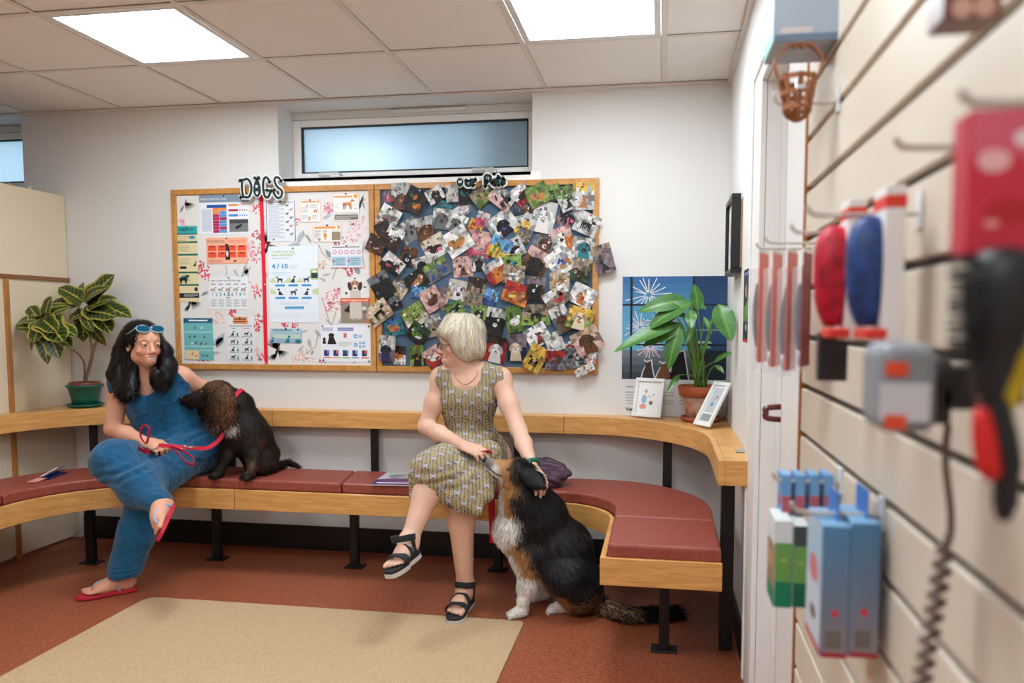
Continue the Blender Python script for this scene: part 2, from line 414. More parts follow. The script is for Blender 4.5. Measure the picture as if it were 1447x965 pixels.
struct('door_handle', MB().tube(spline([(XD+.006, YD0+.05, ph[2]-.03), (ph[0]-.04, YD0+.05, ph[2]-.028), (ph[0]-.052, YD0+.05, ph[2]-.012), (ph[0]-.04, YD0+.05, ph[2]+.002), (XD+.006, YD0+.05, ph[2]+.006)], 6), .008, 10), HB, d1)
# trim strip between door and slatted panel
YS = PX(1136, 400, .30)[1]
struct('trim_1', MB().bx((XR-.02, YS+.012, 0), (XR, YD0-.012, ZC-.012)), WHITEP)
LIP = mat('orange_wood_lipping', (176, 110, 56), .5, var=(30, (150, 88, 40), .3))
struct('trim_2', MB().bx((XR-.021, YS-.001, 0), (XR, YS+.012, ZC-.012)), LIP)
struct('trim_3', MB().bx((XR-.019, YD0-.012, 0), (XR, YD0, ZC-.012)), LIP)

# tan inset mat
mx0, mx1, my1 = PZ(207, 846, 0)[0], PZ(741, 880, 0)[0], PZ(480, 862, 0)[1]
pl = []
for cx_, cy_, a0 in ((mx1-.03, my1-.03, 0), (mx0+.05, my1-.05, 90), (mx0+.03, 1.0, 180), (mx1-.03, 1.0, 270)):
    rr = .05 if a0 == 90 else .03
    for q in range(5): a = math.radians(a0+q*22.5); pl.append((cx_+rr*math.cos(a), cy_+rr*math.sin(a)))
tag(obj('floor_mat', MB().prism(pl, .0005, .006).mesh(bevel=.002, seg=1), mat('tan_coir', (202, 174, 138), .85, .2, var=(260, (182, 152, 116), .12), bump=(300, .25))), 'tan rectangular mat with rounded corners lying on the red-brown floor', 'mat')

# cream partition at the left
XP = -3.40; zt = P(93, 277, YW)[2]; zr = PX(50, 394, XP)[2]; yp = PX(12, 500, XP)[1]
t = thing('partition_screen', 'cream partition panel with wooden rail and upright, at left behind the potted croton', 'partition', (XP-.02, 2.4, 0))
obj('upper_panel', MB().bx((XP-.03, .9, zr), (XP, YW-.004, zt)).mesh(bevel=.002), PARTM, t)
def rounded(y0, y1, z0, z1, r):
    out = [(y0, z0)]
    for q in range(7): a = math.radians(-90+15*q); out.append((y1-r+r*math.cos(a), z0+r+r*math.sin(a)))
    return out+[(y1, z1), (y0, z1)]
for y0, y1 in ((.9, yp), (yp, YW-.006)):
    obj('lower_panel', MB().prism(rounded(y0+.002, y1-.002, .02, zr, .05), XP-.03, XP, f=lambda a, b, c: (c, a, b)), PARTM, t)
obj('rail', MB().bx((XP-.034, .9, zr-.006), (XP+.014, YW-.004, zr+.016)).mesh(bevel=.003), wood('brown_rail', (150, 100, 62), (128, 82, 48), (9, .8, 9)), t)
obj('upright_strip', MB().bx((XP, yp-.014, 0), (XP+.012, yp+.014, zr-.006)).mesh(bevel=.002), BEECHD, t)
# ================================================================ curved bench and shelf
ZF0, ZF1, ZQ, ZS0, ZS1 = .34, .44, .49, .705, .795
Y0L = 1.75
def arc(cx, cy, r, a0, a1, n=14):
    return [(cx+r*math.cos(math.radians(a0+(a1-a0)*i/n)), cy+r*math.sin(math.radians(a0+(a1-a0)*i/n))) for i in range(n+1)]
def front(d):           # pieces of the front edge, d further into the bench
    return dict(L=[(-2.94-d, Y0L), (-2.94-d, 2.925)], A=arc(-2.49, 2.925, .45+d, 180, 90), M=[(-2.49, 3.375+d), (-.467, 3.375+d)],
                B=arc(-.467, 3.12, .255+d, 90, 0), R=[(-.212+d, 3.12), (-.212+d, 2.61)])
BK = dict(L=[(-3.30, Y0L), (-3.30, 3.04)], A=arc(-2.63, 3.04, .668, 180, 90), M=[(-2.63, 3.706), (-.304, 3.70)], B=arc(-.304, 3.18, .52, 90, 0), R=[(.216, 3.18), (.216, 2.61)])
BLACKM = mat('black_painted_steel', (22, 22, 23), .45, .4)
VINYL = mat('oxblood_vinyl', (160, 82, 68), .40, .45, var=(55, (136, 62, 52), .25), bump=(140, .12))
def wallofpath(path, th, z0, z1):
    """a board of thickness th standing along a plan path, thickness to its left-hand inner side"""
    p = np.array(path, float); t = np.gradient(p, axis=0); t /= np.linalg.norm(t, axis=1)[:, None]; n = np.stack([-t[:, 1], t[:, 0]], 1)
    q = p+n*th; return MB().prism([tuple(a) for a in p]+[tuple(a) for a in q[::-1]], z0, z1)
def dens(a, b, n=2): return [(a[0]+(b[0]-a[0])*i/n, a[1]+(b[1]-a[1])*i/n) for i in range(n+1)]
f0 = front(0)
bench = thing('curved_bench', 'long U-shaped waiting bench with wooden fascia, oxblood vinyl pads and black steel legs', 'bench', (-1.4, 3.5, 0))
g = .0012
for path in (f0['L']+f0['A'][1:]+[(-2.10-g, 3.375)], dens((-2.10+g, 3.375), (-.6-g, 3.375)), [(-.6+g, 3.375)]+f0['B']+[(-.212, 2.632)]):
    obj('fascia_board', wallofpath(path, .02, ZF0, ZF1).mesh(bevel=.002, seg=1), BEECH, bench)
obj('end_board', MB().bx((-.212, 2.61, ZF0), (.216, 2.63, ZF1)).mesh(bevel=.002, seg=1), BEECH, bench)
fi = front(.021); basep = fi['L']+fi['A'][1:]+fi['M']+fi['B'][1:]+[(-.191, 2.632)]; bb = BK['L']+BK['A'][1:]+BK['M']+BK['B'][1:]+[(.214, 2.632)]
obj('seat_base', MB().prism(basep+bb[::-1], ZF1-.03, ZF1-.006), mat('dark_ply', (60, 44, 34), .7), bench)
fc = front(.024)
def pad(fp, bp): obj('seat_pad', MB().prism(fp+bp[::-1], ZF1-.006, ZQ).mesh(bevel=.013, seg=3), VINYL, bench)
e = .0015
pad([(fc['L'][0][0], Y0L), (fc['L'][0][0], 2.925-e)], [(-3.30, Y0L), (-3.30, 3.02-e)])
pad([(fc['A'][0][0], 2.925+e)]+fc['A'][1:]+[(-2.42-e, fc['M'][0][1])], [(-3.30, 3.02+e)]+BK['A']+[(-2.42-e, 3.706)])
pad(dens((-2.42+e, fc['M'][0][1]), (-1.545-e, fc['M'][0][1])), dens((-2.42+e, 3.706), (-1.60-e, 3.704)))
pad(dens((-1.545+e, fc['M'][0][1]), (-.56-e, fc['M'][0][1])), dens((-1.60+e, 3.704), (-.46-e, 3.70)))
pad([(-.56+e, fc['M'][0][1])]+fc['B']+[(-.188, 3.01+e)], [(-.46+e, 3.70)]+BK['B']+[(.214, 3.0+e)])
pad([(-.188, 3.01-e), (-.186, 2.622)], [(.214, 3.0-e), (.213, 2.622)])
def leg(x, y, ux, uy, up=True, w=.04):
    obj('leg', MB().bx((x-w/2, y-w/2, .008), (x+w/2, y+w/2, ZF1-.03)).mesh(bevel=.003, seg=1), BLACKM, bench)
    obj('foot_plate', MB().bx((x-.05, y-.035, 0), (x+.05, y+.035, .008)).mesh(bevel=.002, seg=1), BLACKM, bench)
    d = np.array([ux-x, uy-y]); L = np.linalg.norm(d)
    if L > .02: obj('cross_bar', MB().tube([(x, y, ZF1-.048), (ux, uy, ZF1-.048)], .017, 4), BLACKM, bench)
legs = [(PZ(130, 795, 0), P(121, 630, 3.70)), (PZ(308, 790, 0), P(316, 630, 3.735)), (PZ(502, 801, 0), P(522, 640, 3.735)), (PZ(704, 806, 0), P(728, 640, 3.735)), (PZ(938, 918, 0), PX(1027, 740, .26))]
for i, (a, b) in enumerate(legs): leg(a[0], a[1], b[0], b[1])
leg(-3.1, 2.35, -3.33, 2.35)
shelf = thing('backrest_shelf', 'curved wooden backrest shelf on black uprights running round the walls above the bench', 'shelf', (-1.4, 3.8, ZS0))
SL = [(-3.31, Y0L), (-3.31, 3.19)]+arc(-2.74, 3.19, .57, 180, 90)[1:]; SRt = arc(-.41, 3.15, .61, 90, 0)+[(.2, 2.66)]
xw0, xw1, yw = XP+.002, XR-.002, YW-.002
def shelfpiece(fp, bp):
    p = np.array(fp, float); t = np.gradient(p, axis=0); t /= np.linalg.norm(t, axis=1)[:, None]; q = p+np.stack([-t[:, 1], t[:, 0]], 1)*.0242
    obj('shelf_board', MB().prism([tuple(a) for a in q]+bp[::-1], ZS1-.03, ZS1-.0004), BEECH, shelf)
    obj('front_board', wallofpath(fp, .024, ZS0, ZS1).mesh(bevel=.002, seg=1), BEECH, shelf)
shelfpiece(SL+[(-2.1-g, 3.76)], [(xw0+.001, Y0L), (xw0+.001, yw), (-2.1-g, yw)])
shelfpiece(dens((-2.1+g, 3.76), (-.495-g, 3.76)), dens((-2.1+g, yw), (-.495-g, yw)))
shelfpiece([(-.495+g, 3.76)]+SRt, [(-.495+g, yw), (xw1, yw), (xw1, 2.66)])
obj('end_block', MB().bx((.2245, 2.66, ZS0), (xw1, 2.684, ZS1-.0302)).mesh(bevel=.002, seg=1), BEECH, shelf)
for x, y in [(P(121, 630, 3.62)[0], 3.62), (P(316, 630, 3.735)[0], 3.735), (P(522, 640, 3.735)[0], 3.735), (P(728, 640, 3.735)[0], 3.735)]:
    yy = y+.06 if x < -2.9 else y+.075
    obj('upright', MB().bx((x-.02, yy-.011, ZF1-.08), (x+.02, yy+.011, ZS1-.036)).mesh(bevel=.002, seg=1), BLACKM, shelf)
u = P(943, 660, 3.65); obj('upright', MB().bx((u[0]-.022, 3.639, ZF1-.08), (u[0]+.022, 3.661, ZS1-.036)).mesh(bevel=.002, seg=1), BLACKM, shelf)
u = PX(1027, 740, .255); obj('upright', MB().bx((.232, u[1]-.02, 0), (.282, u[1]+.02, ZS1-.036)).mesh(bevel=.002, seg=1), BLACKM, shelf)
# ================================================================ notice boards
BX0, BX1, BU = -2.7138, -.3286, .4985; BZ1, BZ0 = .7155+1.29, -.2818+1.29; bxm = BX0+(BX1-BX0)*BU; BY = YW-.018
CORK = mat('slate_paper', (82, 104, 126), .8, .2, var=(30, (74, 94, 116), .3))
def board(name, x0, x1, label, backm):
    t = thing(name, label, 'notice board', ((x0+x1)/2, YW-.01, BZ0)); f = .03
    obj('backing', MB().bx((x0+f, BY, BZ0+f), (x1-f, YW-.001, BZ1-f)), backm, t)
    for p in ((x0, BZ0, x1, BZ0+f), (x0, BZ1-f, x1, BZ1), (x0, BZ0+f, x0+f, BZ1-f), (x1-f, BZ0+f, x1, BZ1-f)):
        obj('frame_bar', MB().bx((p[0], BY-.012, p[1]), (p[2], YW-.001, p[3])).mesh(bevel=.002, seg=1), PINE, t)
    return t
PRN = vmat('printed_paper', .45, .35)
bd1 = board('dogs_notice_board', BX0, bxm-.002, 'wood-framed notice board with floral paper and dog health posters, left of the pet photos', mat('white_paper', (228, 226, 222), .7))
bd2 = board('pets_notice_board', bxm+.002, BX1, 'wood-framed slate blue notice board crowded with pet snapshots', CORK)
def bpx(x, y, Y=None): return P(x, y, BY if Y is None else Y)
# floral wallpaper print, one sheet as wide as the board
fw, fh = bxm-BX0-.064, BZ1-BZ0-.062; fcx, fcz = (BX0+bxm)/2-.001, (BZ0+BZ1)/2
fl = Print(fw, fh, (226, 224, 221)); RF = random.Random(3)
def fuv(x, y): p = bpx(x, y); return (p[0]-fcx)/fw+.5, .5-(p[2]-fcz)/fh
def inb(u, v): return .015 < u < .985 and .015 < v < .985
def flower(x, y, r, col, n=20, dark=None):
    for i in range(n):
        a = RF.uniform(0, 6.28); q = r*math.sqrt(RF.random()); u, v = fuv(x+q*math.cos(a), y+q*math.sin(a))
        if inb(u, v): fl.disc(u, v, RF.uniform(.004, .009), .0032, RF.choice([col, dark or col, tuple(min(255, c+28) for c in col)]), 1+i % 3, RF.uniform(0, 3.1), 7)
def leafp(x0, y0, x1, y1, w, col, L=1):
    a = np.array(fuv(x0, y0)); b = np.array(fuv(x1, y1)); d = b-a; n = np.array([-d[1], d[0]])*w; pts = [a+d*t+n*s for t, s in ((0, 0), (.3, .8), (.6, .8), (1, 0), (.65, -.6), (.3, -.7))]
    if all(inb(*p) for p in pts): fl.poly(pts, col, L)
def bird(x, y, s=1):
    for k in range(7):
        a = math.radians(200+k*11); leafp(x, y, x+s*22*math.cos(a), y+s*20*math.sin(a)-4, .10, (168, 168, 164) if k % 2 else (126, 126, 124), 2)
    for k in range(7):
        a = math.radians(10+k*11); leafp(x, y+1, x+s*18*math.cos(a), y+s*17*math.sin(a)*.8+2, .10, (176, 176, 170) if k % 2 else (140, 138, 134), 2)
    for k in range(5):
        a = math.radians(105+k*10); leafp(x-1, y+5, x-3+s*14*math.cos(a), y+5+s*13*math.sin(a), .14, (120, 120, 118), 3)
    leafp(x-4, y+9, x+2, y-8, .11, (44, 48, 48), 4); leafp(x-1, y-2, x+3, y-10, .2, (26, 28, 30), 5); leafp(x+1, y+2, x+3, y-4, .2, (206, 118, 84), 5)
pink, pal, blu, dkr, pch = (222, 116, 140), (228, 168, 176), (178, 184, 192), (208, 58, 86), (230, 184, 168)
for a in [(253, 318, 10, pink), (248, 335, 7, pal), (364, 330, 8, dkr), (358, 352, 12, pink), (362, 362, 9, pink), (352, 345, 8, pal), (364, 295, 7, dkr), (287, 381, 10, dkr), (292, 390, 8, dkr), (284, 375, 6, dkr),
          (362, 412, 9, dkr), (303, 445, 12, pch), (310, 450, 9, pch), (248, 465, 9, pal), (254, 475, 6, pal), (366, 450, 7, dkr), (364, 462, 6, dkr), (364, 495, 8, pal), (369, 505, 6, pink), (279, 513, 5, dkr), (290, 513, 6, dkr), (329, 442, 5, dkr),
          (466, 292, 8, pink), (463, 297, 6, pink), (476, 270, 5, pink), (504, 322, 14, pal), (510, 315, 12, pal), (500, 332, 10, pal), (480, 343, 9, (170, 90, 104)), (495, 385, 5, dkr), (488, 375, 6, dkr), (470, 420, 10, pink), (474, 430, 11, pink), (466, 434, 8, pink), (478, 412, 6, pink), (455, 374, 6, pch), (422, 507, 10, pch), (430, 500, 8, pch), (436, 510, 8, pch),
          (415, 458, 6, dkr), (403, 457, 5, dkr), (377, 385, 6, pal), (376, 345, 5, dkr), (418, 312, 6, pink), (525, 510, 5, dkr), (526, 385, 6, dkr), (455, 513, 5, dkr), (498, 515, 5, dkr), (248, 300, 5, pal), (339, 366, 3, pal), (245, 350, 4, dkr)]: flower(*a)
for x0, y0, x1, y1, w in [(380, 275, 405, 268, .18), (385, 280, 390, 262, .18), (395, 284, 420, 275, .15), (405, 284, 400, 265, .2), (425, 270, 432, 283, .2), (455, 310, 470, 302, .2), (430, 325, 420, 346, .2), (426, 345, 405, 348, .2), (433, 330, 440, 345, .15), (345, 375, 352, 392, .2), (330, 380, 338, 392, .15), (340, 392, 356, 376, .15), (336, 400, 356, 398, .16), (295, 412, 284, 418, .25), (316, 476, 305, 492, .3), (300, 490, 318, 470, .2), (312, 498, 296, 500, .2), (250, 490, 260, 505, .2),
                          (468, 365, 460, 352, .25), (455, 390, 468, 386, .2), (462, 398, 450, 392, .2), (508, 340, 520, 352, .25), (515, 366, 522, 380, .2), (508, 388, 500, 374, .3), (478, 458, 488, 444, .2), (460, 450, 470, 460, .12), (436, 478, 440, 494, .2), (430, 488, 420, 498, .15), (445, 465, 455, 478, .2), (425, 470, 436, 466, .2), (443, 495, 440, 502, .25), (346, 296, 356, 300, .15), (352, 280, 340, 278, .15), (375, 500, 384, 510, .2), (510, 290, 520, 300, .2), (290, 275, 275, 280, .2)]: leafp(x0, y0, x1, y1, w, blu if w < .24 else (142, 150, 158), 1)
def branch(pts, wd=.004, col=(164, 150, 136)):
    q = [fuv(*p) for p in pts]
    if all(inb(*p) for p in q): fl.line(q, wd, col, 1)
for b in ([(319, 375), (321, 385), (319, 392)], [(302, 452), (312, 480), (320, 512)], [(515, 340), (512, 360), (516, 380)], [(450, 345), (456, 358), (472, 372)], [(470, 395), (475, 380), (495, 372)], [(475, 460), (470, 470), (455, 420)], [(450, 470), (446, 490), (432, 500)], [(342, 390), (352, 365)], [(460, 270), (452, 285)], [(440, 340), (428, 330)], [(475, 440), (468, 462)]): branch(b)
for x, y in ((261, 285), (393, 494), (512, 283), (270, 425), (380, 345)): bird(x, y, .9)
fo = obj('floral_paper', fl.m.mesh('floral_paper'), PRN, bd1, mw=wallmat((fcx, BY-.0008, fcz))); fo['label'] = 'floral wallpaper with pink blossom and small birds'

PINC = [mat('pin_black', (28, 28, 30), .3), mat('pin_red', (214, 40, 40), .3), mat('pin_yellow', (226, 186, 40), .3), mat('pin_white', (236, 236, 232), .3), mat('pin_green', (30, 160, 110), .3)]
def pin(parent, c, k=0): obj('pin', MB().lathe([(.0045, 0), (.0045, .002), (.003, .005), (.0012, .006)], c, 8, R=[[1, 0, 0], [0, 0, -1], [0, 1, 0]]), PINC[k], parent)
def poster(name, x0, y0, x1, y1, paper, label, pins=1, cat='poster', tiltp=0):
    a = bpx(x0, y0, BY-.004); b = bpx(x1, y1, BY-.004); s = Print(abs(b[0]-a[0]), abs(a[2]-b[2]), paper); s.c = ((a[0]+b[0])/2, BY-.0032, (a[2]+b[2])/2); s.name = name; s.label = label; s.pins = pins; s.cat = cat; s.ang = tiltp
    return s
def stick(s):
    o = obj(s.name, s.m.mesh(s.name), PRN, None, mw=wallmat(s.c, s.ang)); tag(o, s.label, s.cat, 'posters on the dogs notice board')
    for i in range(s.pins):
        u = .5 if s.pins == 1 else (.04, .96, .04, .96)[i]; v = .03 if i < 2 else .97
        pin(o, (s.c[0]+(u-.5)*s.w, s.c[1]-.0006, s.c[2]+(.5-v)*s.h), 0)
    return o
def C(cx, cy): return 230+cx/3.329, 240+cy/3.329
def po(name, a, b, c, d, paper, label, **k): x0, y0 = C(a, b); x1, y1 = C(c, d); return poster(name, x0, y0, x1, y1, paper, label, **k)
def dogp(s, u, v, k, col, L=3, flip=1, sit=False):
    """small printed dog, k = size as a fraction of the sheet width"""
    r = s.w/s.h
    X = lambda q: u+flip*q*k
    Yv = lambda q: v-q*k*r
    if sit:
        s.poly([(X(-.35), Yv(0)), (X(.3), Yv(0)), (X(.25), Yv(.55)), (X(.1), Yv(.75)), (X(-.3), Yv(.3))], col, L); s.disc(X(.22), Yv(.9), k*.2, k*.16, col, L+1); s.poly([(X(.3), Yv(.95)), (X(.55), Yv(.85)), (X(.3), Yv(.75))], col, L+1); s.poly([(X(-.3), Yv(0)), (X(-.65), Yv(.1)), (X(-.3), Yv(.2))], col, L)
    else:
        s.poly([(X(-.45), Yv(.35)), (X(.35), Yv(.35)), (X(.42), Yv(.7)), (X(-.45), Yv(.62))], col, L)
        for q in (-.42, -.26, .2, .33): s.poly([(X(q), Yv(0)), (X(q+.1), Yv(0)), (X(q+.12), Yv(.45)), (X(q-.02), Yv(.45))], col, L)
        s.disc(X(.5), Yv(.82), k*.17, k*.13, col, L+1); s.poly([(X(.55), Yv(.88)), (X(.8), Yv(.76)), (X(.52), Yv(.72))], col, L+1); s.poly([(X(-.45), Yv(.6)), (X(-.7), Yv(.85)), (X(-.4), Yv(.5))], col, L)
GR = (150, 155, 165)
s = po('product_poster', 170, 120, 408, 300, (232, 234, 240), 'white landscape product selection poster with grey header and coloured table, upper left')
s.rect(0, 0, 1, .19, (128, 146, 162)).text('PRODUCT SELECTION - DOGS', .03, .13, .05, (240, 240, 240), bold=.01, fit=.52); s.rect(.15, .25, .55, .33, (30, 84, 160))
for i in range(8):
    s.rect(.27, .33+i*.08, .4, .405+i*.08, (232, 140, 70) if i < 2 else (176, 36, 88), 2); s.rect(.405, .33+i*.08, .55, .405+i*.08, ((232, 140, 70), (84, 150, 210), (84, 150, 210), (176, 36, 88), (84, 150, 210), (84, 150, 210), (176, 36, 88), (84, 150, 210))[i], 2)
s.rect(.04, .36, .25, .93, (206, 210, 222))
for i, c in enumerate(((234, 150, 84), (176, 36, 88), (60, 130, 200))):
    s.rect(.59, .24+i*.13, .78, .295+i*.13, c)
    for q in range(4): s.disc(.82+q*.045, .27+i*.13, .013, .013, c, 2)
s.rect(.6, .63, .98, .95, (120, 122, 124)).rect(.6, .63, .98, .73, (70, 72, 74), 2); s.disc(.78, .82, .07, .025, (24, 24, 24), 3, .4).disc(.84, .77, .02, .016, (24, 24, 24), 4); stick(s)
s = po('infographic_poster', 65, 265, 172, 620, (226, 212, 168), 'tall narrow cream and teal infographic poster at the far left edge of the notice board')
s.rect(0, 0, 1, .1, (52, 168, 170)).text('OBESITY IN', .12, .06, .03, (20, 60, 70), bold=.03, fit=.7).rect(0, .1, 1, .115, (30, 100, 96), 2).disc(.74, .15, .16, .08, (60, 150, 190))
for v in (.2, .365, .6, .765): s.rect(0, v, 1, v+.025, (28, 110, 100))
for v in (.13, .25, .42, .64): s.lines(.08, v, .6, v+.09, 4, (150, 140, 110), .003)
dogp(s, .84, .53, .2, (30, 34, 36), sit=True); dogp(s, .24, .76, .42, (28, 42, 44), flip=1); s.disc(.3, .69, .2, .12, (50, 150, 140), 2); s.rect(.1, .53, .42, .565, (40, 44, 44)); s.disc(.86, .835, .09, .09, (30, 50, 84)); s.rect(0, .885, 1, .95, (36, 44, 54)).lines(.25, .89, .95, .94, 3, (190, 190, 190), .003); stick(s)
s = po('foods_poster', 203, 320, 400, 440, (240, 176, 146), 'salmon poster of foods dogs should not eat with red boxes and a dog')
s.text('FOODS THAT DOGS', .03, .2, .11, (90, 50, 44), fit=.42).text('SHOULD NOT EAT', .55, .2, .11, (236, 92, 70), fit=.4)
for i in range(4):
    for j in range(2): s.rect(.04+i*.24, .3+j*.25, .245+i*.24, .51+j*.25, (236, 84, 54)); s.rect(.09+i*.24, .32+j*.25, .2+i*.24, .36+j*.25, (110, 40, 36), 2)
s.poly([(.46, .85), (.58, .85), (.56, .35), (.48, .35)], (40, 40, 42), 3).disc(.51, .62, .03, .07, (220, 214, 206), 4).disc(.5, .3, .045, .035, (34, 34, 36), 4).disc(.69, .9, .04, .02, (40, 36, 36), 3); s.lines(.05, .86, .4, .95, 2, (190, 110, 90), .01); stick(s)
s = po('body_condition_poster', 218, 505, 405, 655, (232, 234, 236), 'white body condition score chart with five dogs and numbers one to nine')
s.text('Body Condition Score (BCS) for dogs', .05, .13, .05, (60, 64, 70), bold=.01, fit=.75)
for i in range(5):
    s.disc(.1+i*.195, .22, .07, .012, (110, 116, 122)); dogp(s, .09+i*.195, .46, .12, ((150, 152, 154), (150, 150, 150), (170, 130, 116), (150, 150, 152), (140, 142, 144))[i])
    s.lines(.03+i*.195, .68, .18+i*.195, .93, 8, GR, .006)
for i, q in enumerate('123456789'): s.text(q, .05+i*.102, .585, .1 if q != '5' else .13, ((150, 152, 154), (30, 150, 140), (30, 140, 150), (20, 130, 150), (20, 60, 90), (20, 130, 150), (30, 150, 120), (30, 160, 110), (160, 160, 160))[i], bold=.02)
s.text('Ideal', .42, .66, .055, (40, 110, 150), bold=.02); stick(s)
s = po('teal_care_poster', 97, 697, 240, 895, (112, 186, 188), 'teal cartoon poster with blue header and cream corner, lower left of the notice board')
s.rect(0, 0, 1, .115, (24, 92, 130)).rect(.18,.04,.83,.075,(230,240,244),2)
for v in (.32, .66, .76): s.rect(0, v, 1, v+.025, (170, 214, 214))
s.rect(.03, .77, .5, .985, (236, 208, 164), 2)
for u, v, c in ((.38, .25, (60, 40, 44)), (.62, .26, (226, 230, 230)), (.2, .47, (60, 44, 60)), (.37, .47, (30, 40, 60)), (.7, .47, (60, 40, 44)), (.4, .62, (50, 40, 44)), (.28, .63, (226, 230, 230)), (.58, .63, (44, 44, 54)), (.74, .63, (116, 78, 48)), (.28, .88, (176, 110, 90)), (.4, .93, (206, 130, 104)), (.62, .92, (90, 80, 120)), (.76, .93, (50, 60, 84))): dogp(s, u, v, .09, c, sit=(c[0] % 4 == 0))
stick(s)
s = po('training_poster', 298, 690, 433, 905, (228, 230, 232), 'white sheet of eight black dog and owner pictures under an orange brush stroke')
s.poly([(.22, .0), (.78, .01), (.76, .06), (.8, .1), (.76, .17), (.26, .16), (.22, .1), (.26, .06)], (228, 148, 100)); s.lines(.28, .03, .72, .14, 2, (90, 60, 44), .012); s.rect(.1, .2, .92, .215, (70, 74, 80)); s.rect(.2, .25, .34, .265, (50, 120, 180)).rect(.62, .25, .84, .265, (200, 80, 80))
for i in range(2):
    for j in range(4): dogp(s, .22+i*.5, .42+j*.17, .15, (30, 32, 36), sit=(i+j) % 2 == 0); s.poly([(.36+i*.5, .42+j*.17), (.42+i*.5, .42+j*.17), (.4+i*.5, .33+j*.17)], (44, 46, 50), 2); s.lines(.06+i*.48, .425+j*.17, .46+i*.48, .46+j*.17, 2, GR, .005)
stick(s)
s = po('breed_list_poster', 485, 145, 625, 335, (226, 230, 236), 'pale text list poster with a column of tiny dogs, right of the red ribbon')
s.rect(0, 0, .018, .5, (150, 40, 70), 2).rect(0, .5, .018, 1, (30, 120, 110), 2).rect(.982, 0, 1, .45, (150, 40, 70), 2).rect(.982, .45, 1, 1, (20, 120, 104), 2); s.rect(.08, .04, .92, .055, (90, 94, 100)); s.lines(.06, .09, .62, .93, 26, (176, 184, 194), .006)
for j in range(8): dogp(s, .86 if j % 2 else .72, .16+j*.1, .1, ((80, 60, 44), (190, 120, 50), (60, 58, 56), (70, 50, 40))[j % 4])
s.disc(.1, .95, .025, .025, (220, 170, 170)).disc(.24, .95, .03, .025, (30, 90, 100)); stick(s)
OB = (232, 156, 90)
def orange_sheet(s):
    s.rect(0, 0, 1, .012, OB).rect(0, .988, 1, 1, OB).rect(0, 0, .012, 1, OB).rect(.988, 0, 1, 1, OB)
s = po('orange_tips_poster', 645, 140, 742, 245, (240, 236, 230), 'small orange-bordered tip sheet with a giraffe-like puppy, second row of the board top'); orange_sheet(s)
s.rect(.06, .07, .8, .14, OB).disc(.9, .1, .055, .055, (226, 150, 50)); s.lines(.06, .3, .42, .6, 6, GR, .008).lines(.5, .2, .88, .4, 4, GR, .008).lines(.06, .68, .4, .88, 4, GR, .008).lines(.55, .68, .9, .88, 4, GR, .008); s.disc(.36, .28, .06, .055, (236, 180, 140)); dogp(s, .76, .6, .2, (222, 130, 70)); s.disc(.46, .86, .05, .08, (222, 160, 70), 3).disc(.44, .79, .06, .035, (214, 150, 60), 4); stick(s)
s = po('dog_diagram_poster', 800, 110, 925, 240, (240, 236, 232), 'orange-bordered sheet with a standing orange dog diagram over a grey panel'); orange_sheet(s)
s.rect(.05, .1, .75, .16, OB).disc(.87, .12, .075, .075, (230, 160, 50)); dogp(s, .55, .58, .38, (226, 154, 104)); s.rect(.05, .68, .95, .95, (110, 102, 100)).rect(.05, .68, .95, .77, (214, 210, 206), 2).lines(.09, .8, .92, .92, 3, (190, 186, 182), .01)
for u, v in ((.15, .4), (.15, .5), (.72, .3), (.85, .4), (.85, .55)): s.rect(u-.06, v, u+.06, v+.014, GR)
stick(s)
s = po('puppy_advice_poster', 705, 260, 842, 338, (238, 232, 226), 'landscape orange-bordered sheet with a small cartoon puppy and a brown block'); orange_sheet(s)
s.rect(.06, .09, .78, .22, OB).disc(.9, .14, .05, .05, (226, 150, 50)); s.lines(.05, .3, .28, .8, 7, GR, .016).lines(.34, .3, .5, .5, 3, GR, .016); s.disc(.43, .62, .06, .08, (222, 150, 80)).disc(.43, .8, .03, .04, (222, 150, 80)).disc(.22, .86, .055, .045, (190, 150, 110)); s.rect(.66, .28, .96, .9, (150, 134, 112)).rect(.66, .28, .96, .42, (226, 222, 214), 2); stick(s)
s = po('arthritis_poster', 497, 360, 735, 718, (228, 236, 244), 'large pale poster asking if your dog could have arthritis, with 4 / 10 in blue')
s.text('Could your dog', .06, .085, .034, (184, 208, 150), bold=.025, fit=.48).text('have arthritis?', .06, .13, .034, (184, 208, 150), bold=.025, fit=.45).text('4 / 10', .06, .29, .06, (40, 150, 206), bold=.03, fit=.33); s.rect(.06, .155, .45, .162, (150, 190, 220)).rect(.06, .345, .45, .352, (160, 200, 226)).rect(.06, .37, .35, .376, (160, 200, 226)).lines(.42, .24, .6, .3, 3, (200, 214, 226), .004)
s.poly([(.02, .475), (.02, .44), (.09, .41), (.16, .475)], (200, 214, 160)).poly([(.28, .475), (.42, .405), (.54, .475)], (200, 214, 160)).poly([(.54, .475), (.64, .41), (.7, .475)], (200, 214, 160)).poly([(.84, .4), (.84, .3), (1, .29), (1, .44), (.86, .44)], (176, 206, 130)).rect(.86, .35, .99, .42, (50, 60, 72), 2).disc(.93, .335, .05, .025, (236, 240, 240), 2).poly([(.02, .62), (.02, .56), (.1, .57), (.14, .62)], (200, 216, 160)).poly([(.88, .62), (.88, .57), (1, .545), (1, .64)], (200, 216, 160))
for i in range(3):
    for j in range(2):
        dogp(s, .22+i*.27, .475+j*.165, .12, (44, 62, 76), sit=(i+j) % 2 == 1, flip=-1 if i == 0 else 1); s.rect(.12+i*.27, .5+j*.165, .32+i*.27, .525+j*.165, (40, 150, 206))
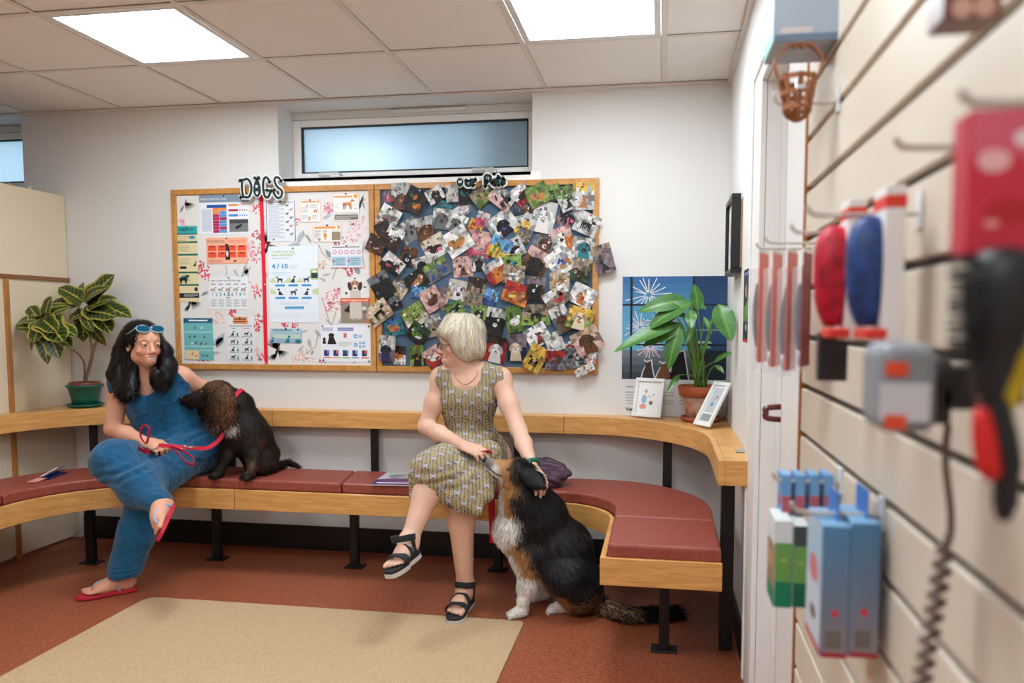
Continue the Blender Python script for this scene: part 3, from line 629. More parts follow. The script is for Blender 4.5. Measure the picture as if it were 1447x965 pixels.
s.rect(.31, .79, .7, .825, (40, 150, 206)).text('Speak to your vet today!', .33, .817, .014, (240, 244, 248), fit=.35); s.lines(.2, .73, .8, .77, 3, (190, 204, 216), .002).lines(.06, .87, .94, .96, 4, (206, 216, 226), .002); stick(s)
s = po('dental_poster', 790, 355, 940, 462, (230, 230, 234), 'white sheet with five pink circles above two pale blue boxes')
s.rect(.04, .07, .92, .1, (70, 74, 80))
for i in range(5): s.disc(.12+i*.19, .3, .065, .065, (196, 110, 134)).disc(.12+i*.19, .3, .045, .045, (234, 226, 228), 3)
s.rect(.03, .5, .48, .9, (166, 202, 214)).rect(.51, .5, .97, .9, (166, 202, 214))
for u in (.09, .57): s.disc(u, .68, .045, .045, (190, 120, 150), 3); s.lines(u+.07, .56, u+.34, .86, 4, (110, 150, 170), .014, 3)
s.rect(0, .97, 1, 1, (176, 50, 80)); stick(s)
s = po('beagle_poster', 835, 505, 975, 720, (228, 228, 226), 'poster with a tricolour beagle, an orange banner and brown lower half')
s.rect(0, .54, 1, 1, (150, 134, 118)).rect(0, .455, 1, .55, (226, 96, 60), 5).text("what's bugging your pet?", .04, .52, .04, (246, 236, 230), 6, bold=.02, fit=.9)
s.poly([(.34, .2), (.68, .2), (.74, .9), (.3, .9)], (206, 198, 188), 2).poly([(.1, .74), (.3, .6), (.3, .78)], (36, 32, 32), 2).disc(.5, .17, .18, .15, (186, 140, 110), 3).disc(.32, .2, .07, .15, (72, 50, 42), 4, .2).disc(.68, .2, .07, .15, (72, 50, 42), 4, -.2).disc(.5, .23, .07, .1, (232, 226, 220), 4).disc(.5, .24, .045, .035, (26, 24, 24), 5).disc(.43, .14, .025, .025, (30, 20, 18), 5).disc(.57, .14, .025, .025, (30, 20, 18), 5).disc(.42, .9, .09, .04, (196, 188, 178), 3).disc(.62, .9, .09, .04, (196, 188, 178), 3).disc(.8, .68, .09, .06, (214, 206, 198), 3).disc(.2, .35, .045, .04, (50, 46, 44), 3).disc(.84, .22, .05, .025, (60, 58, 60), 3); s.poly([(.84, 1), (.84, .95), (1, .88), (1, 1)], (214, 130, 80), 2); stick(s)
s = po('teal_banner_poster', 505, 745, 655, 815, (160, 194, 208), 'small wide blue-grey sheet with teal dog silhouettes below the arthritis poster')
s.rect(0, 0, 1, .25, (176, 206, 216)).lines(.08, .06, .7, .22, 2, (70, 100, 130), .02).rect(.08, .42, .95, .68, (190, 214, 190)).rect(.0, .72, 1, 1, (150, 176, 196)); dogp(s, .06, .97, .15, (20, 116, 130), sit=True); dogp(s, .55, .97, .2, (24, 124, 136), sit=True); s.disc(.88, .88, .1, .06, (24, 120, 130)).disc(.88, .1, .03, .03, (40, 70, 110)); stick(s)
s = po('labrador_chart_poster', 742, 730, 980, 905, (232, 236, 242), 'white chart with two black labradors, blue drop icons and five product packs', pins=4)
s.lines(.03,.06,.25,.16,2,(150,160,190),.015).lines(.34,.06,.66,.16,2,(120,120,176),.02)
s.poly([(.13, .52), (.32, .52), (.26, .32), (.17, .32)], (28, 26, 28), 2).disc(.215, .28, .06, .045, (34, 30, 32), 3).disc(.215, .31, .035, .02, (60, 52, 52), 4).poly([(.03, .51), (.11, .51), (.09, .4), (.05, .4)], (34, 30, 32), 2).disc(.07, .38, .03, .03, (40, 34, 36), 3); s.rect(.46, .22, .52, .34, (200, 110, 110)).lines(.36, .44, .62, .58, 3, GR, .006)
for u, v, r in ((.7, .3, .04), (.79, .3, .028), (.7, .53, .038), (.79, .48, .026), (.86, .48, .026), (.79, .58, .026), (.86, .58, .026)): s.disc(u, v, r, r, (50, 140, 200)).disc(u, v, r*.4, r*.5, (236, 240, 244), 3)
for i in range(5): s.rect(.06+i*.19, .68, .16+i*.19, .84, (30, 60, 120)).rect(.12+i*.19, .68, .17+i*.19, .78, ((150, 120, 170), (190, 130, 110), (40, 140, 160), (130, 170, 210), (220, 90, 60))[i], 2); s.rect(.04+i*.19, .87, .2+i*.19, .9, ((226, 90, 70), (228, 170, 90), (120, 180, 110), (110, 140, 200), (226, 70, 60))[i])
s.disc(.05, .95, .02, .02, (50, 150, 190)); stick(s)
# red ribbon
a = bpx(369, 275, BY-.004); b = bpx(376, 514, BY-.004)
rb = MB().ribbon([(a[0], BY-.0035, a[2]), ((a[0]+b[0])/2+.003, BY-.004, (a[2]+b[2])/2), (b[0], BY-.0035, b[2])], (1, 0, 0), .022, .0012)
o = tag(obj('red_ribbon', rb, mat('red_ribbon_cloth', (226, 22, 50), .6)), 'vertical red ribbon pinned down the middle of the floral notice board', 'ribbon')
for y in (402, 512): q = bpx(374.5, y, BY-.005); pin(o, q, 3)

# cut-out lettering signs along the top rail
def stroke(mb, pts, w, col, y, n=5, taper=False):
    q = np.array(spline(pts, n)); mb.tube([(p[0], y, p[1]) for p in q], w, 6, col, flat=None)
def sign(name, label, x0, y0, x1, y1, strokes, fills, wd):
    a = bpx(x0, y0, BY-.02); b = bpx(x1, y1, BY-.02); t = thing(name, label, 'sign', ((a[0]+b[0])/2, BY-.02, b[2]))
    X = lambda u: a[0]+(b[0]-a[0])*u
    Z = lambda v: a[2]+(b[2]-a[2])*v
    wht, blk = mat('sign_white_card', (232, 234, 232), .6), mat('sign_black_ink', (18, 40, 42), .6)
    k = b[0]-a[0]; i = 0
    for st in strokes:
        for pr, m_, off, nm in ((wd*2.1, wht, -.0365, 'white_outline'), (wd, blk, -.039, 'black_letter')):
            q = spline([(X(u), Z(v)) for u, v in st], 6); V = MB(); i += 1
            pts = np.array([(p[0], BY+off-.00002*i, p[1]) for p in q])
            V.ribbon(pts, np.stack([-np.gradient(pts[:, 2]), 0*pts[:, 0], np.gradient(pts[:, 0])], 1), pr*k, .002)
            for e_ in (pts[0], pts[-1]): V.lathe([(pr*k/2, 0), (pr*k/2, .002)], e_+np.array([0, .001, 0]), 10, R=[[1, 0, 0], [0, 0, -1], [0, 1, 0]])
            obj(nm, V, m_, t)
    for u, v, ru, rv, w in fills:
        n = 20; i += 1; pl = [(X(u)+ru*k*math.cos(6.2832*j/n), Z(v)+rv*k*math.sin(6.2832*j/n)*(1 if not w == 2 else (1.0 if math.sin(6.2832*j/n) < 0 else 1.5))) for j in range(n)]
        if w != 1: obj('white_outline', MB().prism([(X(u)+(p-X(u))*1.22, Z(v)+(q-Z(v))*1.16) for p, q in pl], BY-.0365-.00002*i, BY-.0345, f=lambda x, z, y: (x, y, z)), wht, t)
        obj('white_paw' if w == 1 else 'black_letter', MB().prism(pl, BY-.0415-.00002*i if w == 1 else BY-.0395, BY-.0375, f=lambda x, z, y: (x, y, z)), wht if w == 1 else blk, t)
    return t
sign('dogs_letter_sign', 'black and white DOGS lettering with bones and paw prints above the floral notice board', 340, 251, 403, 281.5,
     [[(.08, .12), (.07, .5), (.09, .88)], [(.02, .16), (.1, .14), (.2, .1), (.27, .3), (.28, .6), (.22, .88), (.1, .88), (.02, .9)],
      [(.7, .28), (.66, .1), (.6, .06), (.56, .2), (.55, .5), (.58, .85), (.65, .92), (.7, .75), (.7, .62)], [(.62, .6), (.74, .66)],
      [(.96, .25), (.9, .08), (.82, .1), (.82, .3), (.88, .5), (.97, .66), (.95, .9), (.86, .95), (.79, .75), (.8, .58)], [(.36, .04), (.41, .14)], [(.46, .04), (.41, .14)]],
     [(.41, .6, .085, .14, 2), (.405, .45, .022, .022, 1), (.385, .40, .009, .009, 1), (.405, .385, .009, .009, 1), (.428, .40, .009, .009, 1), (.41, .74, .022, .022, 1), (.39, .68, .009, .009, 1), (.412, .665, .009, .009, 1), (.434, .68, .009, .009, 1), (.65, .42, .02, .02, 0), (.88, .75, .02, .02, 0)], .048)
sign('our_pets_letter_sign', 'small black Our Pets lettering above the pet photo board', 645, 249.5, 714, 264.5,
     [[(.22, .35), (.22, .75), (.27, .85), (.31, .75), (.32, .35)], [(.36, .88), (.36, .4), (.42, .38)], [(.61, .98), (.61, .1), (.7, .08), (.72, .3), (.69, .5), (.63, .55)], [(.76, .65), (.83, .6), (.8, .42), (.75, .6), (.78, .85), (.83, .82)], [(.88, .9), (.87, .1)], [(.85, .3), (.91, .28)], [(.99, .35), (.95, .38), (.96, .55), (1.0, .65), (.98, .8), (.94, .8)]],
     [(.09, .55, .068, .09, 0), (.075, .5, .014, .03, 1), (.11, .5, .014, .03, 1)], .056)
# ================================================================ pet snapshots
K = dict(k=(30, 28, 28), g=(110, 112, 116), l=(196, 194, 190), w=(226, 224, 220), b=(96, 60, 38), d=(58, 40, 32), t=(176, 122, 76), o=(206, 116, 50), y=(212, 172, 70), n=(92, 120, 52), e=(128, 152, 72), f=(46, 70, 44), s=(190, 168, 140), p=(206, 164, 156), q=(214, 90, 120), r=(170, 44, 40), u=(60, 90, 150), c=(110, 170, 220), a=(40, 120, 130), v=(120, 104, 110), m=(150, 134, 112), h=(220, 204, 176), z=(30, 40, 70))
# x, y, w, h, angle, upper ground, lower ground, subject, second colour, kind, what it shows
SNAPS = '''548 276 12 18 10 gvqw head|small pale dog in a pink jumper
567 278 25 37 0 lbbt head|wrinkled chocolate puppy face in the top left corner
588 284 30 34 -28 kdno scene|dark shelf with a green plant and orange edge
616 276 24 20 30 wwkt head|black and tan dog on white
640 274 17 23 3 llpl scene|pale fluffy coat close up
657 276 16 26 0 kkfa scene|dark doorway with green light
627 285 28 24 -20 kaab lie|black puppy on a teal blanket
683 277 30 24 38 mnet sit|brown dog sitting in a green field
551 307 30 28 -30 wlgr lie|family and dogs on pale ground
543 324 22 20 25 kddb head|very dark brown dog face
533 346 26 24 -25 dbdp lie|dark puppy curled up over the left rail
579 326 28 30 30 llgk head|grey dog on a pale blanket
557 338 25 32 -28 wddp stand|brown dog reaching up on a dark floor
602 326 28 38 12 lbbt head|brown long eared spaniel
627 310 30 28 -8 lggb head|speckled grey spaniel pair
655 297 24 16 30 lgwl lie|fluffy white animal asleep
647 315 24 26 -30 wlgk head|grey kitten beside a beagle pup
672 320 20 18 -25 yoor scene|orange and yellow toys
682 310 18 20 -20 lqqr scene|bright pink flower
677 345 32 36 -10 pqpg lie|grey toy mouse on a pink blanket
577 363 24 28 -15 bbkw head|black and white rat dog on brown carpet
556 374 32 24 -40 wkkq lie|black cat by a hot pink throw
615 349 34 30 28 hwkq lie|two black dogs in pink scarves
647 341 38 34 32 wwto lie|golden puppy cuddled on a tartan rug
598 374 28 22 15 lgkk head|black dog in a car seat
617 382 38 26 30 egun scene|crowd with dogs outdoors
654 377 27 28 5 ppbk sit|boxer puppy on a pale pink floor
676 372 18 22 0 gwkb head|small dog in a white hood
710 281 34 24 -38 lpkk scene|three small birds on pale sand
738 276 22 26 35 wrkk lie|black dog lying on white steps
783 273 18 22 10 efgn scene|grey tree trunk
761 276 30 28 25 neto lie|golden retriever lying on grass
801 281 24 32 25 nlkz sit|black dog sitting on a gravel path
825 278 29 36 0 ylto sit|tan dog sitting by a road under yellow hay
743 299 30 24 5 gzbw head|brown and white spaniel with a child in navy
740 317 28 24 10 lyyz scene|child in a yellow coat
799 312 26 22 -38 kvkq scene|christmas tinsel in green and red
822 303 20 18 20 lglw head|pale grey pony
830 317 32 28 -25 llkg stand|grey lurcher standing on shingle
710 317 39 30 35 wlku head|black dog with a blue lead on shingle
769 307 31 42 -12 llwm head|white and fawn dog close up
741 332 20 18 -25 gmgg scene|grey pebbles
727 351 27 26 25 llkw lie|black and white collies in snow
707 351 30 30 -25 cyyn scene|blue sky over a yellow field
771 345 34 28 -25 vgbw head|brown and white cat in a grey throw
794 335 28 26 15 plwk head|pale bulldog on a sofa
806 348 12 28 10 ooro scene|strip of orange fabric
825 351 30 28 -8 llak head|black dog with a person in a teal jumper
724 369 26 17 5 eeaf scene|green glass bowl
702 384 30 30 30 wrot head|brown cat in a wooden chair
757 372 35 38 -30 pbkd head|big black spaniel face over two people
727 388 30 25 -5 mmwu stand|white dog in a blue coat on leaves
793 369 36 34 35 wwut scene|baby with a blue and white toy
822 382 25 31 -12 mfdk stand|small dog on a dark rocky bank
853 366 26 38 15 mvkg sit|black horse in woodland overhanging the right rail
541 404 30 36 30 gkkk head|curly coated black dog
565 407 24 24 -35 gslm scene|stony garden wall
589 397 32 26 35 kktw lie|beagle on a dark sofa
592 413 22 16 -5 cuuc scene|bright blue bag
626 421 16 30 -20 vpvl scene|pale mauve wall
611 423 28 32 30 ppbd lie|brown dog silhouette on peach
647 410 28 28 -12 lswk head|white terrier and black terrier
672 413 26 40 -12 dmgl stand|shaggy grey dog in a doorway
560 428 16 18 20 gkkw head|little black and white dog
537 442 36 28 35 hsks stand|black collie running in straw overhanging the left rail
587 446 34 30 32 eheb stand|brown dog in a leafy garden
642 436 28 18 22 nekl lie|dog stretched out by a hedge
614 460 24 30 15 lgmk head|brindle mastiff face
558 462 28 24 10 uatr lie|reddish pet curled by a blue toy
592 471 30 26 -35 fknw lie|black dog in deep shade
677 442 22 20 0 eekw head|black and white puppy on a lawn
565 502 18 26 -3 dwow lie|ginger and white cat on red boards
549 492 24 36 -3 lvzb head|brown dog wearing a blue coat
590 502 20 29 0 nekt head|black and tan dog on bright green grass
615 503 28 26 33 prwb lie|white puppies on a pink mat
694 420 20 22 -20 cuub scene|blue garden chair frame
730 415 36 28 -20 roty lie|ginger cat curled in a red basket
758 408 25 32 -6 vdkw head|collie puppies on a blue towel
791 397 27 22 0 sstw lie|sandy terrier on the beach
788 420 36 24 30 wmbr scene|brown hedge bank with a bird
824 418 34 28 -28 wwor sit|ginger cat sitting against white
700 455 28 38 -12 lkkw head|black and white spaniel face
727 451 24 36 12 nnws lie|white dog rolling on green grass
758 445 38 28 0 meke stand|dark dog standing in a sunny field
794 451 24 36 25 lgbd head|liver spaniel on grey stones
821 450 34 30 -15 yeht head|cream dog in a yellow bush
760 474 32 28 30 wwbr sit|red brown dog on a plain white card
784 483 24 26 20 llwl lie|white long haired cat
701 494 30 36 -12 drwl head|white pony ears beside a red hedge
731 491 27 36 0 vzhw head|cream labrador on a navy leather sofa
758 506 26 36 -30 yyks stand|dark dog on a sandy track hanging below the rail
786 509 28 26 0 rgbu lie|dogs in the back of a red car
807 488 15 12 20 wrrw scene|red poinsettia card
816 505 30 28 5 gglk scene|grey yard with two dark dogs
836 505 15 18 -15 wppw scene|pink scrap of paper
831 481 38 32 28 spbb head|sleeping brown puppy held in a hand overhanging the right rail
827 522 27 11 25 wwow scene|white card with orange print in the bottom right corner'''
RS = random.Random(11); placed = []
def jit(c, a=16): q = RS.uniform(-a, a); return tuple(max(0, min(255, v+q+RS.uniform(-5, 5))) for v in c)
for ln in SNAPS.split('\n'):
    nums, desc = ln.split('|'); x, y, pw, phh, ang, cols, kind = nums.split(); x, y, pw, phh, ang = map(float, (x, y, pw, phh, ang)); pw *= 1.04; phh *= 1.04
    A, B, S_, D_ = [tuple(.95*(c*.98+.02*sum(K[q])/3) for c in K[q]) for q in cols]; sc = 3.84/FPX*1.015; s = Print(pw*sc, phh*sc, jit(A, 6), .0003)
    hz = RS.uniform(.3, .6); nx, ny = 7, 6; gx = [[(i+(RS.uniform(-.35, .35) if 0 < i < nx else 0))/nx for i in range(nx+1)] for j in range(ny+1)]; gy = [[(j+(RS.uniform(-.35, .35) if 0 < j < ny else 0))/ny for i in range(nx+1)] for j in range(ny+1)]
    for j in range(ny):
        for i in range(nx):
            v = (j+.5)/ny+RS.uniform(-.12, .12); q = A if v < hz else B; mu = RS.choice((.62, .8, .92, 1, 1, 1.1)); q = tuple(c*mu for c in q); s.poly([(gx[j][i], gy[j][i]), (gx[j][i+1], gy[j][i+1]), (gx[j+1][i+1], gy[j+1][i+1]), (gx[j+1][i], gy[j+1][i])], jit(q, 14), 1)
    for i in range(4):
        u, v = RS.uniform(.1, .9), RS.uniform(.1, .9); r1 = RS.uniform(.03, .1); q = RS.choice((A, B, B, K['d'])); s.disc(u, v, min(r1, u*.95, (1-u)*.95), min(r1*.6, .9*v*s.h/s.w, .9*(1-v)*s.h/s.w), jit(q, 30), 2, 0, 7)
    asp = s.w/s.h
    if kind == 'head':
        cu, cv = .5+RS.uniform(-.08, .08), .52+RS.uniform(-.05, .08); R = .25*min(1, 1/asp)
        s.poly([(cu-R*1.1, 1), (cu+R*1.3, 1), (cu+R*.8, cv), (cu-R*.8, cv)], jit(S_, 10), 3); s.disc(cu, cv, R, R*1.12, jit(S_, 8), 4)
        for e in (-1, 1): s.disc(cu+e*R*.95, cv-R*.1*asp, R*.32, R*.75, jit(tuple(c*.75 for c in S_), 8), 5, e*.35); s.disc(cu+e*R*.4, cv-R*.25*asp, R*.13, R*.12, (18, 14, 12), 6, 0, 8)
        s.disc(cu, cv+R*.45*asp, R*.45, R*.42, jit(D_, 10), 5); s.disc(cu, cv+R*.3*asp, R*.18, R*.13, (20, 16, 16), 6, 0, 8); s.disc(cu+R*.5, cv-R*.6*asp, R*.25, R*.3, jit(D_, 14), 5, .4)
    elif kind == 'lie':
        q = RS.choice((-1, 1)); s.disc(.5, .6, .3, .17/max(asp, .8), jit(S_, 8), 3, RS.uniform(-.3, .3)); s.disc(.5+q*.24, .45, .13, .12, jit(S_, 12), 4); s.disc(.5+q*.3, .5, .06, .045, jit(D_, 12), 5); s.disc(.5-q*.1, .68, .16, .06, jit(D_, 20), 4, .3); s.disc(.5+q*.2, .42, .02, .02, (20, 16, 14), 5, 0, 6); s.disc(.5+q*.14, .46, .05, .09, jit(tuple(c*.7 for c in S_), 6), 5, q*.3)
    elif kind == 'stand': dogp(s, .5, .82, .5*min(1, 1.2/asp), jit(S_, 6), 3, RS.choice((-1, 1))); s.disc(.5, .62, .09, .05, jit(D_, 16), 5)
    elif kind == 'sit': dogp(s, .5, .92, .52*min(1, 1/asp), jit(S_, 6), 3, RS.choice((-1, 1)), True); s.disc(.53, .62, .08, .1, jit(D_, 12), 5)
    else:
        for i in range(7): s.disc(RS.uniform(.2, .8), RS.uniform(.25, .8), RS.uniform(.05, .16), RS.uniform(.04, .1), jit(RS.choice((S_, D_)), 22), 3+i % 3, RS.uniform(0, 3), 9)
    if kind != 'scene':
        for mu in (.55, .7, .85, 1.1, 1.2, .75): s.disc(.5+RS.gauss(0, .10), .58+RS.gauss(0, .10), RS.uniform(.025, .07), RS.uniform(.02, .05), jit(tuple(c*mu for c in S_), 10), 7, RS.uniform(0, 3), 7)
    c = bpx(x, y); rad = math.hypot(pw, phh)/2*.92
    lv = 0
    for (qx, qy, qr, ql) in placed:
        if math.hypot(qx-x, qy-y) < (rad+qr)*.82: lv = max(lv, ql+1)
    ca, sa = abs(math.cos(math.radians(ang))), abs(math.sin(math.radians(ang))); ex_, ey_ = (pw*ca+phh*sa)/2, (pw*sa+phh*ca)/2; over = x+ex_ > 836 or x-ex_ < 540 or y+ey_ > 517 or y-ey_ < 264
    placed.append((x, y, rad, lv)); d_ = .002+.00125*lv+(.013 if over else 0)
    o = obj('snapshot', s.m.mesh('snapshot'), PRN, None, mw=wallmat((c[0], BY-d_, c[2]), math.radians(ang)))
    tag(o, 'snapshot: '+desc+', on the slate board', 'photo', 'pet snapshots pinned to the slate board')
    if lv > 0 or kind != 'scene':
        u = Matrix.Rotation(math.radians(ang), 2) @ Vector((0, s.h*.44)); pin(o, (c[0]+u.x, BY-d_-.0012, c[2]+u.y), RS.choice((0, 0, 0, 1, 1, 2, 3, 4)))
# ================================================================ body modelling: blended volumes turned into one continuous surface
class SDF:
    def __init__(s, lo, hi, v):
        s.lo = np.array(lo, float); s.v = v; s.n = np.ceil((np.array(hi)-s.lo)/v).astype(int)+1
        s.f = np.full(tuple(s.n), 1.0, np.float32)
    def _grid(s, lo, hi, m):
        a = np.clip(np.floor((np.array(lo)-m-s.lo)/s.v).astype(int), 0, s.n); b = np.clip(np.ceil((np.array(hi)+m-s.lo)/s.v).astype(int)+1, 0, s.n)
        if np.any(b <= a): return None, None
        g = [(np.arange(a[i], b[i])*s.v+s.lo[i]).astype(np.float32) for i in range(3)]
        return tuple(slice(a[i], b[i]) for i in range(3)), (g[0][:, None, None], g[1][None, :, None], g[2][None, None, :])
    def _comb(s, sl, d, k, op):
        a = s.f[sl]
        if op == 'u':
            h = np.maximum(k-np.abs(a-d), 0)/k if k > 0 else 0; s.f[sl] = np.minimum(a, d)-h*h*k*.25
        elif op == 'i':
            s.f[sl] = np.maximum(a, d)
        else:
            d = -d; h = np.maximum(k-np.abs(a-d), 0)/k if k > 0 else 0; s.f[sl] = np.maximum(a, d)+h*h*k*.25
        return s
    def rc(s, a, b, ra, rb=None, k=.02, flat=None, op='u'):
        """tapered capsule; flat=(axis, factor) squeezes it along an axis"""
        a = np.array(a, float); b = np.array(b, float); rb = ra if rb is None else rb; R = max(ra, rb)
        st = 1.0
        if flat is not None: ax = nrm(flat[0]); st = flat[1]; R = R*max(1, st)
        sl, g = s._grid(np.minimum(a, b)-R, np.maximum(a, b)+R, k+2.5*s.v)
        if sl is None: return s
        ba = b-a; q = [g[i]-np.float32(a[i]) for i in range(3)]
        if flat is not None:
            w = q[0]*ax[0]+q[1]*ax[1]+q[2]*ax[2]; e = 1/st-1; q = [q[i]+w*ax[i]*e for i in range(3)]; ba = ba+ax*np.dot(ba, ax)*e
        L2 = max(np.dot(ba, ba), 1e-12); t = np.clip((q[0]*ba[0]+q[1]*ba[1]+q[2]*ba[2])/L2, 0, 1)
        d = np.sqrt((q[0]-t*ba[0])**2+(q[1]-t*ba[1])**2+(q[2]-t*ba[2])**2)-(ra+(rb-ra)*t)
        return s._comb(sl, (d*min(1, st)).astype(np.float32), k, op)
    def chain(s, pts, rs, k=.02, flat=None):
        for i in range(len(pts)-1): s.rc(pts[i], pts[i+1], rs[i], rs[i+1], k, flat)
        return s
    def el(s, c, r, R=None, k=.02, op='u'):
        c = np.array(c, float); r = np.array(r if hasattr(r, '__len__') else (r,)*3, float); R = np.eye(3) if R is None else np.array(R)
        ext = np.sqrt(((R*r)**2).sum(1)); sl, g = s._grid(c-ext, c+ext, k+2.5*s.v)
        if sl is None: return s
        q = [g[i]-np.float32(c[i]) for i in range(3)]
        l = [(q[0]*R[0, j]+q[1]*R[1, j]+q[2]*R[2, j]) for j in range(3)]
        k0 = np.sqrt(sum((l[j]/r[j])**2 for j in range(3))); k1 = np.sqrt(sum((l[j]/r[j]**2)**2 for j in range(3)))+1e-6
        return s._comb(sl, (k0*(k0-1)/k1).astype(np.float32), k, op)
    def cut(s, p, n):
        """remove everything on the side n points to"""
        n = nrm(n); g = [(np.arange(s.n[i])*s.v+s.lo[i]).astype(np.float32) for i in range(3)]
        d = (g[0][:, None, None]-p[0])*n[0]+(g[1][None, :, None]-p[1])*n[1]+(g[2][None, None, :]-p[2])*n[2]
        s.f = np.maximum(s.f, d.astype(np.float32)); return s
    def surf(s):
        F = s.f; S = F < 0; nx, ny, nz = F.shape; cnt = np.zeros((nx-1, ny-1, nz-1), np.uint8)
        OFF = [(i, j, k) for i in (0, 1) for j in (0, 1) for k in (0, 1)]
        for i, j, k in OFF: cnt += S[i:nx-1+i, j:ny-1+j, k:nz-1+k]
        mk = (cnt > 0) & (cnt < 8); I = np.argwhere(mk); vid = np.full(mk.shape, -1, np.int32); vid[mk] = np.arange(len(I))
        vals = np.stack([F[I[:, 0]+i, I[:, 1]+j, I[:, 2]+k] for i, j, k in OFF], 1); acc = np.zeros((len(I), 3)); n = np.zeros(len(I)); O = np.array(OFF, float)
        for a in range(8):
            for b in range(a+1, 8):
                if np.abs(O[a]-O[b]).sum() != 1: continue
                c = (vals[:, a] < 0) != (vals[:, b] < 0); t = np.where(c, vals[:, a]/(vals[:, a]-vals[:, b]+1e-12), 0); acc += np.where(c[:, None], O[a]+t[:, None]*(O[b]-O[a]), 0); n += c
        V = s.lo+(I+acc/n[:, None])*s.v; Q = []
        def emitq(E, off, cells):
            idx = np.argwhere(E)+np.array(off); q = np.stack([vid[idx[:, 0]+c[0], idx[:, 1]+c[1], idx[:, 2]+c[2]] for c in cells], 1)
            ins = S[idx[:, 0], idx[:, 1], idx[:, 2]]; q[~ins] = q[~ins][:, ::-1]; Q.append(q)
        emitq(S[:-1, 1:-1, 1:-1] != S[1:, 1:-1, 1:-1], (0, 1, 1), ((0, -1, -1), (0, 0, -1), (0, 0, 0), (0, -1, 0)))
        emitq(S[1:-1, :-1, 1:-1] != S[1:-1, 1:, 1:-1], (1, 0, 1), ((-1, 0, -1), (-1, 0, 0), (0, 0, 0), (0, 0, -1)))
        emitq(S[1:-1, 1:-1, :-1] != S[1:-1, 1:-1, 1:], (1, 1, 0), ((-1, -1, 0), (0, -1, 0), (0, 0, 0), (-1, 0, 0)))
        Q = np.concatenate(Q); Q = Q[(Q >= 0).all(1)]
        # keep the largest connected piece only
        lab = np.arange(len(V))
        while True:
            mn = lab[Q].min(1); new = lab.copy()
            for c in range(4): np.minimum.at(new, Q[:, c], mn)
            new = new[new]
            if (new == lab).all(): break
            lab = new
        u, cn = np.unique(lab, return_counts=True); keep = lab == u[cn.argmax()]; rm = np.cumsum(keep)-1; Q = rm[Q[keep[Q[:, 0]]]]; V = V[keep]
        return V, Q.astype(np.int32)
def normals(V, Q):
    fn = np.cross(V[Q[:, 2]]-V[Q[:, 0]], V[Q[:, 3]]-V[Q[:, 1]]); N = np.zeros_like(V)
    for c in range(4): np.add.at(N, Q[:, c], fn)
    return N/(np.linalg.norm(N, axis=1)[:, None]+1e-12)
def smoothV(V, Q, it=2, lam=.5):
    for _ in range(it):
        A = np.zeros_like(V); n = np.zeros(len(V))
        for a, b in ((0, 1), (1, 2), (2, 3), (3, 0)):
            np.add.at(A, Q[:, a], V[Q[:, b]]); np.add.at(n, Q[:, a], 1); np.add.at(A, Q[:, b], V[Q[:, a]]); np.add.at(n, Q[:, b], 1)
        V = V+lam*(A/n[:, None]-V)
    return V
def wnoise(V, f, seed=0, n=6, warp=.5):
    """cheap smooth noise from warped sines"""
    r = np.random.default_rng(seed); o = np.zeros(len(V)); Pn = V*f
    for i in range(n):
        d = r.normal(size=3); d /= np.linalg.norm(d); e = r.normal(size=3); e /= np.linalg.norm(e)
        o += np.sin(Pn@d*(1+.35*i)+r.uniform(0, 6.28)+warp*2*np.sin(Pn@e*.8+r.uniform(0, 6.28)))/(1+.25*i)
    return o/n*1.4
def mixc(a, b, t): t = np.clip(t, 0, 1)[:, None]; return np.asarray(a)*(1-t)+np.asarray(b)*t
def near(V, p, r, soft=None):
    d = np.linalg.norm(V-np.asarray(p), axis=1); s_ = soft or r*.35; return np.clip((r-d)/s_+.5, 0, 1)
